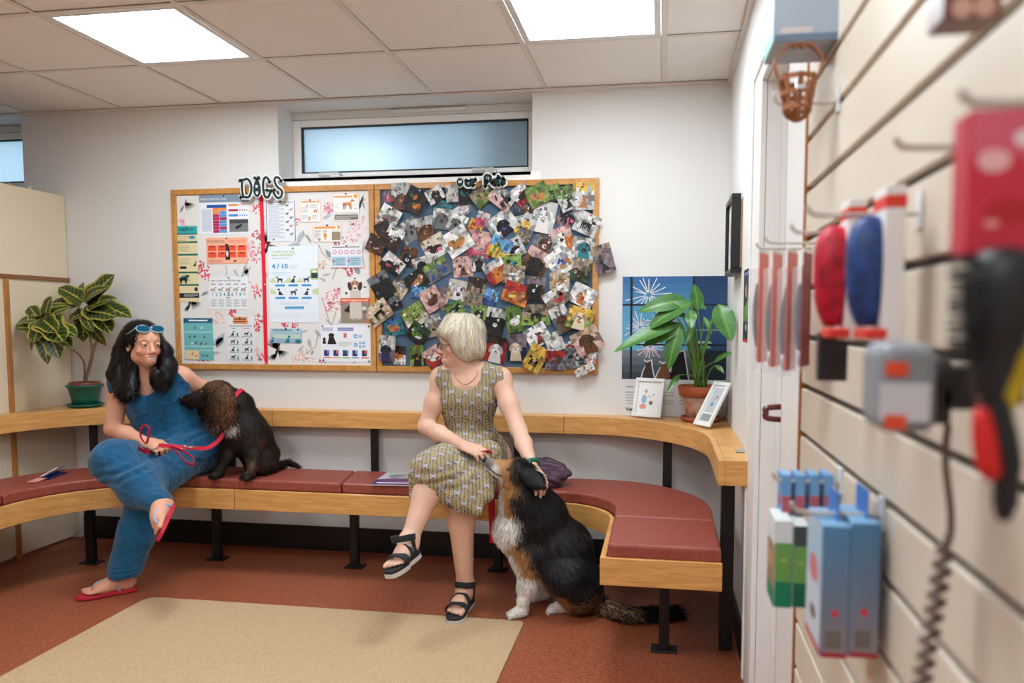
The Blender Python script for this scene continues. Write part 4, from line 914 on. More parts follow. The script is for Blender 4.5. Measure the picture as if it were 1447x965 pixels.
def strands(name, V, N, n, flow, length, width, color, material, parent, lift=.25, nseg=3, wave=0, wf=3, hug=.3, mask=None, seed=1, sink=.003, label=None, cling=None):
    """ribbons of hair rooted on a surface; cling=(low, high): keep them lying that far above the surface, else they grow freely"""
    r = np.random.default_rng(seed); idx = np.arange(len(V)) if mask is None else np.flatnonzero(mask)
    idx = r.choice(idx, n, replace=len(idx) < n); p = V[idx]+r.normal(size=(n, 3))*.0015; nn = N[idx]
    def tang(q, nv, jit):
        f = flow(q)+jit; f = f-nv*(f*nv).sum(1)[:, None]; return f/(np.linalg.norm(f, axis=1)[:, None]+1e-9)
    jit = r.normal(size=(n, 3))*(.22 if cling is None else .12); fl = tang(p, nn, jit)
    d = fl+nn*lift; d /= np.linalg.norm(d, axis=1)[:, None]; L = (length(p) if callable(length) else np.full(n, length))*r.uniform(.65, 1.2, n)
    w = width*r.uniform(.6, 1.3, n); ph = r.uniform(0, 6.28, n); c = color(p, r); VV = []; CC = []; sh = r.uniform(.7, 1.0, n)[:, None]
    if cling is None: p = p-nn*sink
    else:
        kd = mathutils.kdtree.KDTree(len(V))
        for i, q in enumerate(V): kd.insert(q, i)
        kd.balance(); off = r.uniform(*cling, n)
    for i in range(nseg+1):
        t = i/nseg
        if cling is not None:
            j = np.array([kd.find(q)[1] for q in p]); nn = N[j]; h = ((p-V[j])*nn).sum(1); p = p-nn*(h-off)[:, None]; d = tang(p, nn, jit)
        side = np.cross(d, nn); side /= np.linalg.norm(side, axis=1)[:, None]+1e-9
        ww = (w*(1-t**2.2)**.6*.5)[:, None]
        o = side*(wave*np.sin(ph+wf*t*3)*(t if cling is None else .4+.6*t))[:, None]+nn*(wave*.4*np.cos(ph+wf*t*3)*t)[:, None]
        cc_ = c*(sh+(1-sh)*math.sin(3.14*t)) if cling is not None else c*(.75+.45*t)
        if i < nseg: VV += [p+o-side*ww, p+o+side*ww]; CC += [cc_, cc_]
        else: VV += [p+o]; CC += [cc_]
        if cling is None: d = d-nn*(hug/nseg); d[:, 2] -= .12/nseg; d /= np.linalg.norm(d, axis=1)[:, None]
        p = p+d*(L/nseg)[:, None]
    A = np.concatenate(VV); Cc = np.concatenate(CC); i0 = np.arange(n); F4 = []
    for i in range(nseg-1): F4.append(np.stack([i0+2*i*n, i0+(2*i+1)*n, i0+(2*i+3)*n, i0+(2*i+2)*n], 1))
    F3 = np.stack([i0+2*(nseg-1)*n, i0+(2*nseg-1)*n, i0+2*nseg*n], 1); F4 = np.concatenate(F4) if F4 else np.zeros((0, 4), int)
    me = bpy.data.meshes.new(name); nl = len(F4)*4+len(F3)*3
    me.vertices.add(len(A)); me.vertices.foreach_set('co', A.astype(np.float32).ravel()); me.loops.add(nl); me.loops.foreach_set('vertex_index', np.concatenate([F4.ravel(), F3.ravel()]).astype(np.int32))
    me.polygons.add(len(F4)+len(F3)); me.polygons.foreach_set('loop_start', np.concatenate([np.arange(len(F4))*4, len(F4)*4+np.arange(len(F3))*3]).astype(np.int32)); me.update(calc_edges=True)
    a = me.color_attributes.new('Col', 'FLOAT_COLOR', 'POINT'); cc = np.ones((len(A), 4), np.float32); cc[:, :3] = Cc; a.data.foreach_set('color', cc.ravel())
    me.polygons.foreach_set('use_smooth', np.ones(len(me.polygons), bool))
    o = obj(name, me, material, parent, recenter=False); o['kind'] = 'stuff'
    if label: o['label'] = label
    return o
def polyd(V, pts):
    """distance of every vertex to a polyline"""
    best = np.full(len(V), 9.); pts = np.asarray(pts)
    for a, b in zip(pts[:-1], pts[1:]):
        ba = b-a; t = np.clip(((V-a)@ba)/(ba@ba), 0, 1); best = np.minimum(best, np.linalg.norm(V-a-t[:, None]*ba, axis=1))
    return best
L3 = lambda c: np.array(lin(c))

def hand(S, w, d, n, right, curl=(.5, .5, .5, .5), L=1.0, thumb=.5, k=.006, spread=1.0):
    """w wrist, d pointing direction, n direction the palm faces; returns fingertip positions"""
    d = nrm(d); n = nrm(np.array(n)-d*np.dot(n, d)); t = np.cross(d, n)*(1 if right else -1); w = np.array(w, float)
    S.rc(w-d*.01, w+d*.05*L, .022*L, .030*L, .012, (n, .55)); S.rc(w+d*.03*L+t*.012*L, w+d*.078*L+t*.016*L, .022*L, .021*L, .01, (n, .55)); S.rc(w+d*.03*L-t*.010*L, w+d*.072*L-t*.018*L, .022*L, .02*L, .01, (n, .55))
    tips = []
    for i, (o, b, ln, r) in enumerate(((.030, .083, .068, .0092), (.0105, .089, .076, .0094), (-.0095, .086, .070, .0090), (-.0285, .077, .054, .0080))):
        p = w+d*b*L+t*o*L*spread; a = 0; prev = p-d*.015*L; r0 = r*L
        dd = nrm(d+t*o*3*(spread-.6))
        for j, fr in enumerate((.45, .31, .24)):
            a += curl[i]*(.9, 1.1, .8)[j]; e = dd*math.cos(a)+n*math.sin(a); q = p+e*ln*fr*L; S.rc(prev if j == 0 else p, q, r0, r0*.9, k); prev = p; p = q; r0 *= .9
        tips.append(p)
    b = w+d*.022*L+t*.022*L+n*.006; e = nrm(d*.62+t*.68+n*thumb*.6); q = b+e*.043*L; S.rc(w+d*.01+t*.008, b, .017*L, .016*L, .012); S.rc(b, q, .0145*L, .0115*L, .01); e2 = nrm(d*.9+t*.25*(1-thumb)+n*thumb); S.rc(q, q+e2*.03*L, .0115*L, .0085*L, k); tips.append(q+e2*.03*L)
    return tips
def foot(S, heel, toe, up, right, k=.012):
    heel = np.array(heel, float); toe = np.array(toe, float); d = nrm(toe-heel); L = np.linalg.norm(toe-heel); u = nrm(np.array(up)-d*np.dot(up, d)); m = np.cross(d, u)*(-1 if right else 1)   # m: towards the big toe
    h = heel+d*.028+u*.03; ball = heel+d*(L-.075)+u*.020
    S.rc(h, h+d*.03, .029, .030, k); S.rc(h+u*.012, ball, .030, .020, .03, None); S.rc(ball+m*.018-d*.01, ball-m*.022-d*.025, .0185, .0165, .02); S.rc(h, ball-m*.018, .024, .016, .02)
    for i, (o, ln, r) in enumerate(((.030, .075, .0125), (.011, .072, .0092), (-.005, .066, .0085), (-.019, .058, .008), (-.031, .048, .0075))):
        b = ball+m*o*1.05-d*.008-u*.004; S.rc(b, b+d*(ln-.008-r*.4)-u*(.006), r, r*.92, .006)
    return dict(h=h, d=d, u=u, m=m, L=L, ball=ball, heel=heel)
def headprims(S, O, R, smile=0.3, female=True, age=0):
    """head in its own frame: x to the person's left, y forward, z up, eyes at z=0"""
    T = lambda x, y, z: O+R@np.array([x, y, z])
    E = lambda c, r, k=.02, op='u': S.el(T(*c), r, R, k, op)
    E((0, -.018, .034), (.070, .090, .080), .02); E((0, .022, -.022), (.051, .066, .078), .03); E((0, .058, -.092), (.018, .018, .017), .03)
    E((0, .052, .040), (.048, .036, .035), .03)
    for e in (-1, 1):
        E((e*.037, .058, -.030), (.019+.003*smile, .019, .018), .02); E((e*.038, .012, -.060), (.016, .030, .022), .03)
        E((e*.0315, .094, .002), (.0165, .010, .0095), .010, 's'); E((e*.0315, .0765, .001), (.0135, .0125, .010), .004); E((e*.032, .083, .0095), (.0145, .005, .0035), .005)
        E((e*.0705, -.008, -.006), (.0085, .017, .029), .008); E((e*.074, -.003, -.006), (.004, .009, .018), .006, 's')
        S.rc(T(e*.012, .086, .023), T(e*.045, .070, .022), .0055, .004, .012)
        E((e*.0105, .093, -.036), (.0075, .009, .0065), .006)
    S.rc(T(0, .085, .010), T(0, .103, -.029), .0065, .0105, .010); E((0, .082, -.075), (.026, .014, .02), .02)
    return T
# ================================================================ woman in the blue jumpsuit
SKIN = vmat('skin', .48, .35, sss=.06)
HAIRM = vmat('hair_strands', .45, .35)
sk1 = L3((222, 164, 136))
w1 = thing('person', 'smiling woman in a sleeveless blue jumpsuit sitting cross-legged beside the brown spaniel', 'person', (-2.45, 3.4, 0))
lo1 = (-2.98, 2.70, 0); hi1 = (-1.88, 3.86, 1.32)
pel = np.array([-2.475, 3.53, .595]); nk = P(208, 537, 3.44); shR = P(168, 545, 3.39); shL = P(255, 534, 3.52); ch = (nk*.55+pel*.45)+np.array([.0, .01, 0])
elR = P(160, 606, 3.36); wrR = P(205, 625, 3.235); elL = P(288, 549, 3.63); wrL = P(330, 592, 3.675)
FT = nrm((.42, -.9, .02)); TR = frame(FT, nrm(nk-pel)); lft = TR[:, 0]
hipR = pel-lft*.085+np.array([0, -.02, -.01]); hipL = pel+lft*.085+np.array([0, -.02, -.01])
knR = P(162, 652, 3.10); anR = P(231, 716, 2.99); knL = P(213, 682, 3.15)
hL = PZ(190, 829, .02); tL = PZ(111, 842, .02); anL = hL+np.array([-.015, -.03, .085])
hR = P(241, 717, 3.0); tR = P(223, 757, 2.83)
HO1 = P(203, 487, 3.37); HR1 = frame((.86, -.50, -.02), (-.05, .05, 1))
S = SDF(lo1, hi1, .0030)
T1 = headprims(S, HO1, HR1, 1)
mc1 = [T1(-.0265, .079, -.0570), T1(-.015, .0895, -.0625), T1(0, .0935, -.0655), T1(.015, .0895, -.0625), T1(.0265, .079, -.0570)]
for i, (ra, rb_) in enumerate(((.002, .0078), (.0078, .0092), (.0092, .0078), (.0078, .002))): S.rc(mc1[i]+HR1@np.array([0, .005, -.003]), mc1[i+1]+HR1@np.array([0, .005, -.003]), ra, rb_, .002, None, 's')
upl = [p+HR1@np.array([0, .003, z_]) for p, z_ in zip(mc1, (0, .0058, .0066, .0058, 0))]; lwl = [p+HR1@np.array([0, .002, z_]) for p, z_ in zip(mc1, (0, -.0112, -.0140, -.0112, 0))]
S.chain(upl, [.0020, .0027, .0030, .0027, .0020], .003); S.chain(lwl, [.0020, .0036, .0044, .0036, .0020], .003)
S.rc(T1(0, -.022, -.05), nk, .047, .050, .03); S.rc(T1(0, -.012, -.07), nk+FT*.01, .032, .044, .02)
S.rc(nk, nk-(nk-pel)*.1, .055, .08, .03)
S.rc(shR-lft*.0, shL, .052, .052, .05); S.el(ch+(nk-pel)*.22, (.135, .088, .13), TR, .05); S.rc(ch, pel, .10, .12, .05); S.rc(hipR, hipL, .115, .115, .04)
S.rc(nk-lft*.05, shR, .036, .048, .04); S.rc(nk+lft*.05, shL, .036, .048, .04)
S.chain([shR, elR], [.050, .040], .03); S.chain([elR, (elR*.6+wrR*.4), wrR], [.039, .041, .026], .02)
S.chain([shL, elL], [.052, .041], .03); S.chain([elL, wrL], [.040, .027], .02)
hand(S, wrR, P(240, 633, 3.21)-wrR, (.1, .45, -.85), True, (.75, .85, .9, .9), .95, .7)
hand(S, wrL, (.75, .1, -.6), (-.3, -.9, -.2), False, (.25, .25, .25, .3), .95, .3)
S.chain([hipL, knL, anL], [.085, .055, .036], .03); S.chain([hipR, knR, anR], [.085, .055, .036], .03)
fL = foot(S, hL, tL, (0, 0, 1), False); S.rc(anL, fL['h'], .036, .03, .02); S.rc(anL, fL['ball']-fL['d']*.04+fL['u']*.012, .034, .024, .03)
fR = foot(S, hR, tR, (-.78, -.1, .55), True); S.rc(anR, fR['h'], .036, .03, .02); S.rc(anR, fR['ball']-fR['d']*.04+fR['u']*.012, .034, .024, .03)
V, Q = S.surf(); V = smoothV(V, Q, 1, .4)
col = np.tile(sk1, (len(V), 1)); col *= (1+.04*wnoise(V, 40, 2))[:, None]
l = (V-HO1)@HR1; hd = np.linalg.norm(l, axis=1) < .16
def tint1(col, l, m_, c, t): return np.where((m_ & hd)[:, None], mixc(col, L3(c), t), col)
for e in (-1, 1): col = tint1(col, l, np.ones(len(V), bool), (206, 120, 104), .4*near(l, (e*.042, .068, -.032), .026, .02))
dl = np.minimum(polyd(V, upl)*1.25, polyd(V, lwl)); col = mixc(col, L3((190, 94, 90)), np.clip((.0058-dl)/.003, 0, 1)*.8); col = mixc(col, L3((96, 36, 34)), np.clip((.0075-polyd(V, [q+HR1@np.array([0, -.004, -.003]) for q in mc1]))/.002, 0, 1)*np.clip((.0215-np.abs(l[:, 0]))/.002, 0, 1))
for f_ in (fL, fR): col = mixc(col, L3((222, 150, 130)), .35*near(V, f_['ball']+f_['d']*.05, .05))
obj('body', pydata('body', V, Q, col, True), SKIN, w1)
# face details
EYEW, EYED, TEETH = mat('eye_white', (232, 228, 222), .2), mat('eye_dark', (40, 26, 20), .15), mat('teeth', (236, 232, 222), .3)
def eyes(T, R, w_, open_=1.0, iris=(60, 40, 26), lash=(40, 26, 24)):
    im = mat('iris_%d_%d_%d' % iris, iris, .15)
    for e in (-1, 1):
        o = obj('eye', MB().ball(T(e*.0315, .0815, .0005), (.0122, .0085, .0062*open_), R, 12), EYEW, w_)
        obj('iris', MB().ball(T(e*.0305, .0888, .0005), (.0056, .0022, .0052*open_), R, 10), im, o)
        obj('eyelashes', MB().tube([T(e*.0205, .0872, .001), T(e*.0265, .0905, .0048*open_+.0005), T(e*.034, .090, .0052*open_+.0005), T(e*.044, .083, .001)], .0012, 5), mat('lash_%d' % lash[0], lash, .6), w_)
eyes(T1, HR1, w1, .72)
obj('teeth', MB().ribbon(spline([p+HR1@np.array([0, -.001, .0004]) for p in (T1(-.019, .0855, -.0605), mc1[1], mc1[2], mc1[3], T1(.019, .0855, -.0605))], 5), HR1[:, 2], .0095, .004), TEETH, w1)
for e in (-1, 1): obj('eyebrow', MB().tube(spline([T1(e*.013, .0895, .0195), T1(e*.031, .0855, .0265), T1(e*.047, .071, .0215)], 5), [.0014]+[.0028]*7+[.0020, .0014, .0008], 6, flat=.7), mat('dark_brow', (64, 42, 34), .7), w1)
# jumpsuit
S = SDF((-2.98, 2.78, .02), (-2.05, 3.78, 1.12), .0042)
S.el(ch+(nk-pel)*.20, (.158, .104, .16), TR, .04); S.rc(ch-lft*.045, ch+lft*.03, .115, .115, .06, (FT, .9)); S.rc(pel+(nk-pel)*.28-lft*.045, pel+(nk-pel)*.28+lft*.065, .108, .116, .05, (FT, .95)); S.rc(pel+lft*.04, pel+lft*.10, .12, .10, .05)
for e in (-1, 1): S.el(ch+(nk-pel)*.20+FT*.065+lft*e*.06, (.062, .055, .06), TR, .04)
S.rc(shR, shL, .062, .062, .04); S.rc(nk-lft*.05, shR, .044, .058, .04); S.rc(nk+lft*.05, shL, .044, .058, .04); S.rc(nk-(nk-pel)*.12, ch+(nk-pel)*.2, .10, .12, .04, (FT, .85))
S.rc(hipR, hipL, .132, .132, .05); S.rc(pel-lft*.02+FT*.03, pel+lft*.02+FT*.03, .13, .13, .05)
# neckline and armholes
S.rc(nk+(nk-pel)*.3, nk+FT*.02, .085, .060, .008, None, 's'); S.el(nk-(nk-pel)*.05+FT*.085, (.05, .075, .052), TR, .008, 's')
S.rc(shR-lft*.075+(nk-pel)*.05, elR-lft*.02, .062, .066, .008, None, 's'); S.rc(shL+lft*.055+(nk-pel)*.03, elL+lft*.05, .070, .066, .008, None, 's'); S.rc(shL+lft*.05, shL+lft*.012-(nk-pel)*.14, .05, .03, .008, None, 's')
midL = knL*.45+anL*.55
S.rc(hipL, knL, .115, .092, .05); S.chain([knL, midL, anL+np.array([0, -.01, .015])], [.092, .080, .076], .04)
S.rc(hipR, knR, .120, .098, .05); S.chain([knR, knR*.5+anR*.5+np.array([0, .01, -.02]), anR+nrm(knR-anR)*.03], [.098, .086, .058], .04)
S.cut(fL['h']+np.array([0, 0, .035]), (0, 0, -1)); 
V, Q = S.surf(); N = normals(V, Q)
sh = nrm(anR-knR); a_ = (V-knR)@sh
fold = .0075*np.abs(wnoise(V*np.array([1, 1, .55]), 30, 5, 6, 1.2))**.8+.0030*wnoise(V, 85, 9, 5, 1.2)+.0012*wnoise(V, 190, 19, 5, .9)
wst = np.exp(-((((V-pel)@nrm(nk-pel))-.10)/.05)**2); fold += .0055*wst*np.sin(((V-pel)@nrm(nk-pel))*150+5*wnoise(V, 20, 4))
hem = np.exp(-((V[:, 2]-.13)/.02)**2)*((V[:, 2] < .2)); fold += .003*hem*np.sin(V[:, 2]*300)
V = V+N*(fold-.0035)[:, None]
lc = 1+.16*wnoise(V, 60, 12)+.14*wnoise(V*np.array([1, 1, .3]), 220, 3)+.08*wnoise(V, 400, 33); col = L3((20, 84, 122))*np.clip(lc, .6, 1.4)[:, None]
JEAN = vmat('blue_linen', .8, .2, bump=(700, .25), sheen=.25)
js = obj('jumpsuit', pydata('jumpsuit', V, Q, col, True), JEAN, w1)
def proud(p0, dirn, Vm=None):
    """furthest cloth surface point along dirn near the line through p0"""
    Vm = V if Vm is None else Vm; q = Vm-p0; a = q@dirn; r = np.linalg.norm(q-a[:, None]*dirn, axis=1); m_ = r < .008
    return p0+dirn*(a[m_].max() if m_.any() else 0)
up_ = nrm(nk-pel); plk = []
for i in range(7): plk.append(proud(nk-(nk-pel)*(.18+.075*i)-lft*.0, FT)+FT*.0015)
obj('placket', MB().ribbon(spline(plk, 4), lft, .022, .002), JEAN_D if 'JEAN_D' in globals() else mat('blue_linen_trim', (20, 78, 112), .8, bump=(700, .25)), js)
for i in (1, 3, 5): obj('button', MB().lathe([(.006, 0), (.006, .0025), (.004, .0028)], plk[i]+FT*.001, 12, R=frame(FT, up_)[:, [0, 2, 1]]), mat('button_blue', (40, 78, 110), .3), js)
for e in (-1, 1):
    pk = [proud(nk-(nk-pel)*(.38)+lft*e*(.035+.016*i), FT)+FT*.0012 for i in range(5)]; obj('pocket_seam', MB().tube(spline(pk, 3), .0017, 5), mat('blue_linen_trim', (20, 78, 112), .8), js)
# sandals: red soles, pale blue straps
REDS, BLUS = mat('red_foam_sole', (196, 36, 60), .6), mat('pale_blue_strap', (150, 172, 206), .45)
def sole_outline(L):
    pts = [(-.012, 0), (.0, .026), (.05, .031), (.11, .030), (L-.07, .040), (L-.03, .041), (L+.003, .028), (L+.012, .004), (L+.008, -.02), (L-.03, -.036), (L-.08, -.038), (.11, -.028), (.05, -.030), (.0, -.025)]
    return [tuple(p) for p in spline(pts, 4, True)]
def flipflop(f, off):
    h, d, u, m_ = f['heel']-f['u']*off, f['d'], f['u'], f['m']
    fn = lambda a, b, c: h+d*a+m_*b+u*c
    s_ = obj('sandal', MB().prism(sole_outline(f['L']), -.016, 0, f=fn).mesh(bevel=.002, seg=1), REDS, w1); s_['label'] = 'red foam flip-flop with pale blue strap'
    tz = fn(f['L']-.045, .016, .001)
    for e in (1, -1):
        pts = spline([tz, fn(f['L']-.062, .016*1+.002*e, .034), fn(f['L']-.105, .022*e+.004, .049), fn(f['L']-.15, .036*e, .030), fn(f['L']-.165, .038*e, .0)], 6); obj('strap', MB().tube(pts, .0058, 8, flat=.6), BLUS, s_)
flipflop(fL, .0); flipflop(fR, .0)
# hair
S = SDF((-2.9, 3.1, .85), (-2.2, 3.7, 1.34), .0045)
S.el(T1(0, -.026, .040), (.080, .098, .082), HR1, .02); S.rc(T1(0, -.07, .0), T1(0, -.075, -.11), .075, .08, .03)
S.chain([T1(-.062, -.03, .03), P(175, 497, 3.40), P(171, 528, 3.37), P(176, 552, 3.33)], [.035, .042, .050, .040], .025); S.chain([P(188, 530, 3.36), P(186, 550, 3.31)], [.03, .03], .02)
S.chain([T1(.062, -.02, .03), P(230, 496, 3.40), P(234, 520, 3.40), P(232, 538, 3.37)], [.032, .034, .044, .036], .025); S.rc(P(221, 528, 3.33), P(222, 541, 3.33), .027, .024, .02)
S.el(T1(0, .072, -.036), (.058, .078, .096), HR1, .012, 's'); S.el(T1(0, .088, .030), (.052, .05, .044), HR1, .012, 's'); S.rc(nk+FT*.03, T1(0, .06, -.1), .045, .05, .012, None, 's')
V, Q = S.surf(); V = smoothV(V, Q, 2); N = normals(V, Q)
V = V+N*(.006*wnoise(V, 60, 21, 6, 1.4)*(np.clip((T1(0, 0, .03)[2]-V[:, 2])/.06, .1, 1)))[:, None]; N = normals(V, Q)
hb = L3((20, 16, 16)); hr = obj('hair', pydata('hair', V, Q, np.tile(hb, (len(V), 1)), True), HAIRM, w1)
def flow1(p): d = (p-T1(0, -.02, .13)); d[:, 2] -= .22; return d/np.linalg.norm(d, axis=1)[:, None]
strands('hair_strands', V, N, 5200, flow1, lambda p: .06+.07*np.clip((T1(0, 0, .05)[2]-p[:, 2])/.1, 0, 1), .0032, lambda p, r: hb*(.25+2.4*r.random((len(p), 1))**3), HAIRM, hr, nseg=9, wave=.007, wf=3.6, seed=3, cling=(.0005, .010))
strands('hair_ends', V, N, 900, lambda p: np.tile(np.array([0, -.15, -1.]), (len(p), 1)), .06, .0034, lambda p, r: hb*(.25+2.4*r.random((len(p), 1))**3), HAIRM, hr, lift=.15, nseg=7, wave=.008, wf=4, hug=.1, seed=33, mask=V[:, 2] < nk[2]+.03)
# sunglasses pushed up on her head
sg = thing('sunglasses', 'sunglasses with teal mirrored lenses pushed up on the dark-haired woman\'s head', 'sunglasses', T1(0, .07, .085))
GF = mat('pale_sunglass_frame', (150, 176, 186), .3); GL = mat('teal_mirror_lens', (16, 96, 132), .08, .8, .5)
gR = frame(HR1@np.array([0, .80, .60]), HR1@np.array([0, -.6, .8]))
for e in (-1, 1):
    c = T1(e*.034, .078, .083); loop = [c+gR@np.array([.032*math.cos(a), -.004*abs(math.cos(a)), .023*math.sin(a)*(1 if math.sin(a) < 0 else .85)]) for a in np.linspace(0, 6.2832, 20)[:-1]]
    obj('rim', MB().tube(loop, .003, 6, closed=True), GF, sg); obj('lens', MB().prism([(.030*math.cos(a), .020*math.sin(a)) for a in np.linspace(0, 6.2832, 20)[:-1]], -.002, .001, f=lambda x, z, y, c=c: c+gR@np.array([x, y, z])), GL, sg)
    obj('temple', MB().tube(spline([c+gR@np.array([e*.032, -.002, .006]), T1(e*.078, .035, .062), T1(e*.083, -.02, .045), T1(e*.08, -.05, .02)], 5), .0026, 6), GF, sg)
obj('bridge', MB().tube([T1(-.007, .084, .086), T1(0, .087, .089), T1(.007, .084, .086)], .003, 6), GF, sg)
# ================================================================ woman in the leaf-print dress
w2 = thing('person', 'grey-haired woman in glasses and a leaf-print dress, sitting with legs crossed and stroking the collie', 'person', (-.92, 3.4, 0))
sk2 = L3((226, 182, 158))
nk = P(660, 524, 3.46); pel = np.array([-.93, 3.55, .60]); FT = nrm((.16, -.98, 0)); TR = frame(FT, nrm(nk-pel)); lft = TR[:, 0]; ch = nk*.55+pel*.45
shR = P(626, 535, 3.44); shL = P(706, 536, 3.49); elR = P(602, 603, 3.41); wrR = P(655, 630, 3.19); elL = P(733, 608, 3.37); wrL = P(752, 659, 3.18)
hipR = pel-lft*.09; hipL = pel+lft*.09
knT = P(614, 668, 3.06); anT = P(578, 764, 2.90); knB = P(647, 688, 3.13)
tB = PZ(639, 872, .032); hB = tB+np.array([.012, .228, 0]); anB = hB+np.array([-.004, -.045, .075])
hT = P(586, 778, 2.92); tT = P(551, 806, 2.74)
HO2 = P(650, 484, 3.42); HR2 = frame((-.86, -.50, -.10), (0, 0, 1))
S = SDF((-1.28, 2.66, 0), (-.36, 3.76, 1.36), .0030)
T2 = headprims(S, HO2, HR2, .4)
mc2 = [T2(-.025, .075, -.0580), T2(-.012, .0875, -.0645), T2(0, .0915, -.0670), T2(.012, .0875, -.0645), T2(.025, .075, -.0580)]
upl = [p+HR2@np.array([0, 0, .0038*(1-.75*abs(i-2)/2)]) for i, p in enumerate(mc2)]; lwl = [p+HR2@np.array([0, 0, -.0048*(1-.75*abs(i-2)/2)]) for i, p in enumerate(mc2)]
S.chain(upl, [.0022, .0036, .0040, .0036, .0022], .004); S.chain(lwl, [.0022, .0042, .0050, .0042, .0022], .004); S.chain(mc2, [.001]*5, .002)
for i in range(4): S.rc(mc2[i]+HR2@np.array([0, .007, 0]), mc2[i+1]+HR2@np.array([0, .007, 0]), .0022, .0022, .002, None, 's')
S.rc(T2(0, -.02, -.05), nk, .048, .052, .03); S.rc(T2(0, .01, -.08), nk+FT*.012, .036, .046, .03)
S.rc(nk, nk-(nk-pel)*.1, .055, .085, .03); S.rc(shR, shL, .052, .052, .05); S.el(ch+(nk-pel)*.22, (.135, .09, .13), TR, .05); S.rc(ch, pel, .10, .12, .05); S.rc(hipR, hipL, .11, .11, .04)
S.rc(nk-lft*.05, shR, .036, .048, .04); S.rc(nk+lft*.05, shL, .036, .048, .04)
S.chain([shR, shR*.5+elR*.5, elR], [.047, .044, .037], .03); S.chain([elR, elR*.62+wrR*.38, wrR], [.037, .038, .025], .02)
S.chain([shL, shL*.5+elL*.5, elL], [.047, .045, .038], .03); S.chain([elL, elL*.62+wrL*.38, wrL], [.037, .037, .025], .02)
hand(S, wrR, P(690, 641, 3.13)-wrR, (.05, .35, -.93), True, (.35, .4, .45, .5), .93, .4)
tips2 = hand(S, wrL, P(772, 693, 3.095)-wrL, (-.6, .6, -.5), False, (.30, .36, .42, .48), .95, .4, spread=1.15)
S.chain([hipL, knT], [.085, .062], .04); S.chain([knT, knT*.68+anT*.32, anT], [.058, .056, .034], .03); S.chain([hipR, knB], [.085, .062], .04); S.chain([knB, knB*.66+anB*.34+np.array([0, .012, 0]), anB], [.058, .058, .035], .03)
fB = foot(S, hB, tB, (0, 0, 1), True); S.rc(anB, fB['h'], .036, .03, .02); S.rc(anB, fB['ball']-fB['d']*.04+fB['u']*.012, .034, .024, .03)
fT = foot(S, hT, tT, (-.25, -.30, .92), False); S.rc(anT, fT['h'], .036, .03, .02); S.rc(anT, fT['ball']-fT['d']*.04+fT['u']*.012, .034, .024, .03)
V, Q = S.surf(); V = smoothV(V, Q, 1, .4); bodyV2 = V
col = np.tile(sk2, (len(V), 1)); col *= (1+.06*wnoise(V, 45, 2)+.03*wnoise(V, 120, 7))[:, None]
l = (V-HO2)@HR2; hd = np.linalg.norm(l, axis=1) < .16
for e in (-1, 1): col = np.where(hd[:, None], mixc(col, L3((212, 128, 116)), .32*near(l, (e*.042, .068, -.032), .026, .02)), col)
dl = np.minimum(polyd(V, upl), polyd(V, lwl)); col = mixc(col, L3((198, 116, 108)), np.clip((.0065-dl)/.003, 0, 1)*.7); col = mixc(col, L3((110, 50, 46)), np.clip((.0032-polyd(V, [q+HR2@np.array([0, .003, 0]) for q in mc2]))/.002, 0, 1)*.8)
for c_ in (wrR, knT, knB, anB): col = mixc(col, L3((214, 150, 132)), .3*near(V, c_, .09))
obj('body', pydata('body', V, Q, col, True), SKIN, w2)
eyes(T2, HR2, w2, .85, (86, 96, 104), (110, 84, 74))
for e in (-1, 1): obj('eyebrow', MB().tube([T2(e*.014, .088, .0215), T2(e*.03, .0835, .0255), T2(e*.046, .072, .022)], .0022, 5, flat=.6), mat('grey_brow', (150, 128, 112), .7), w2)
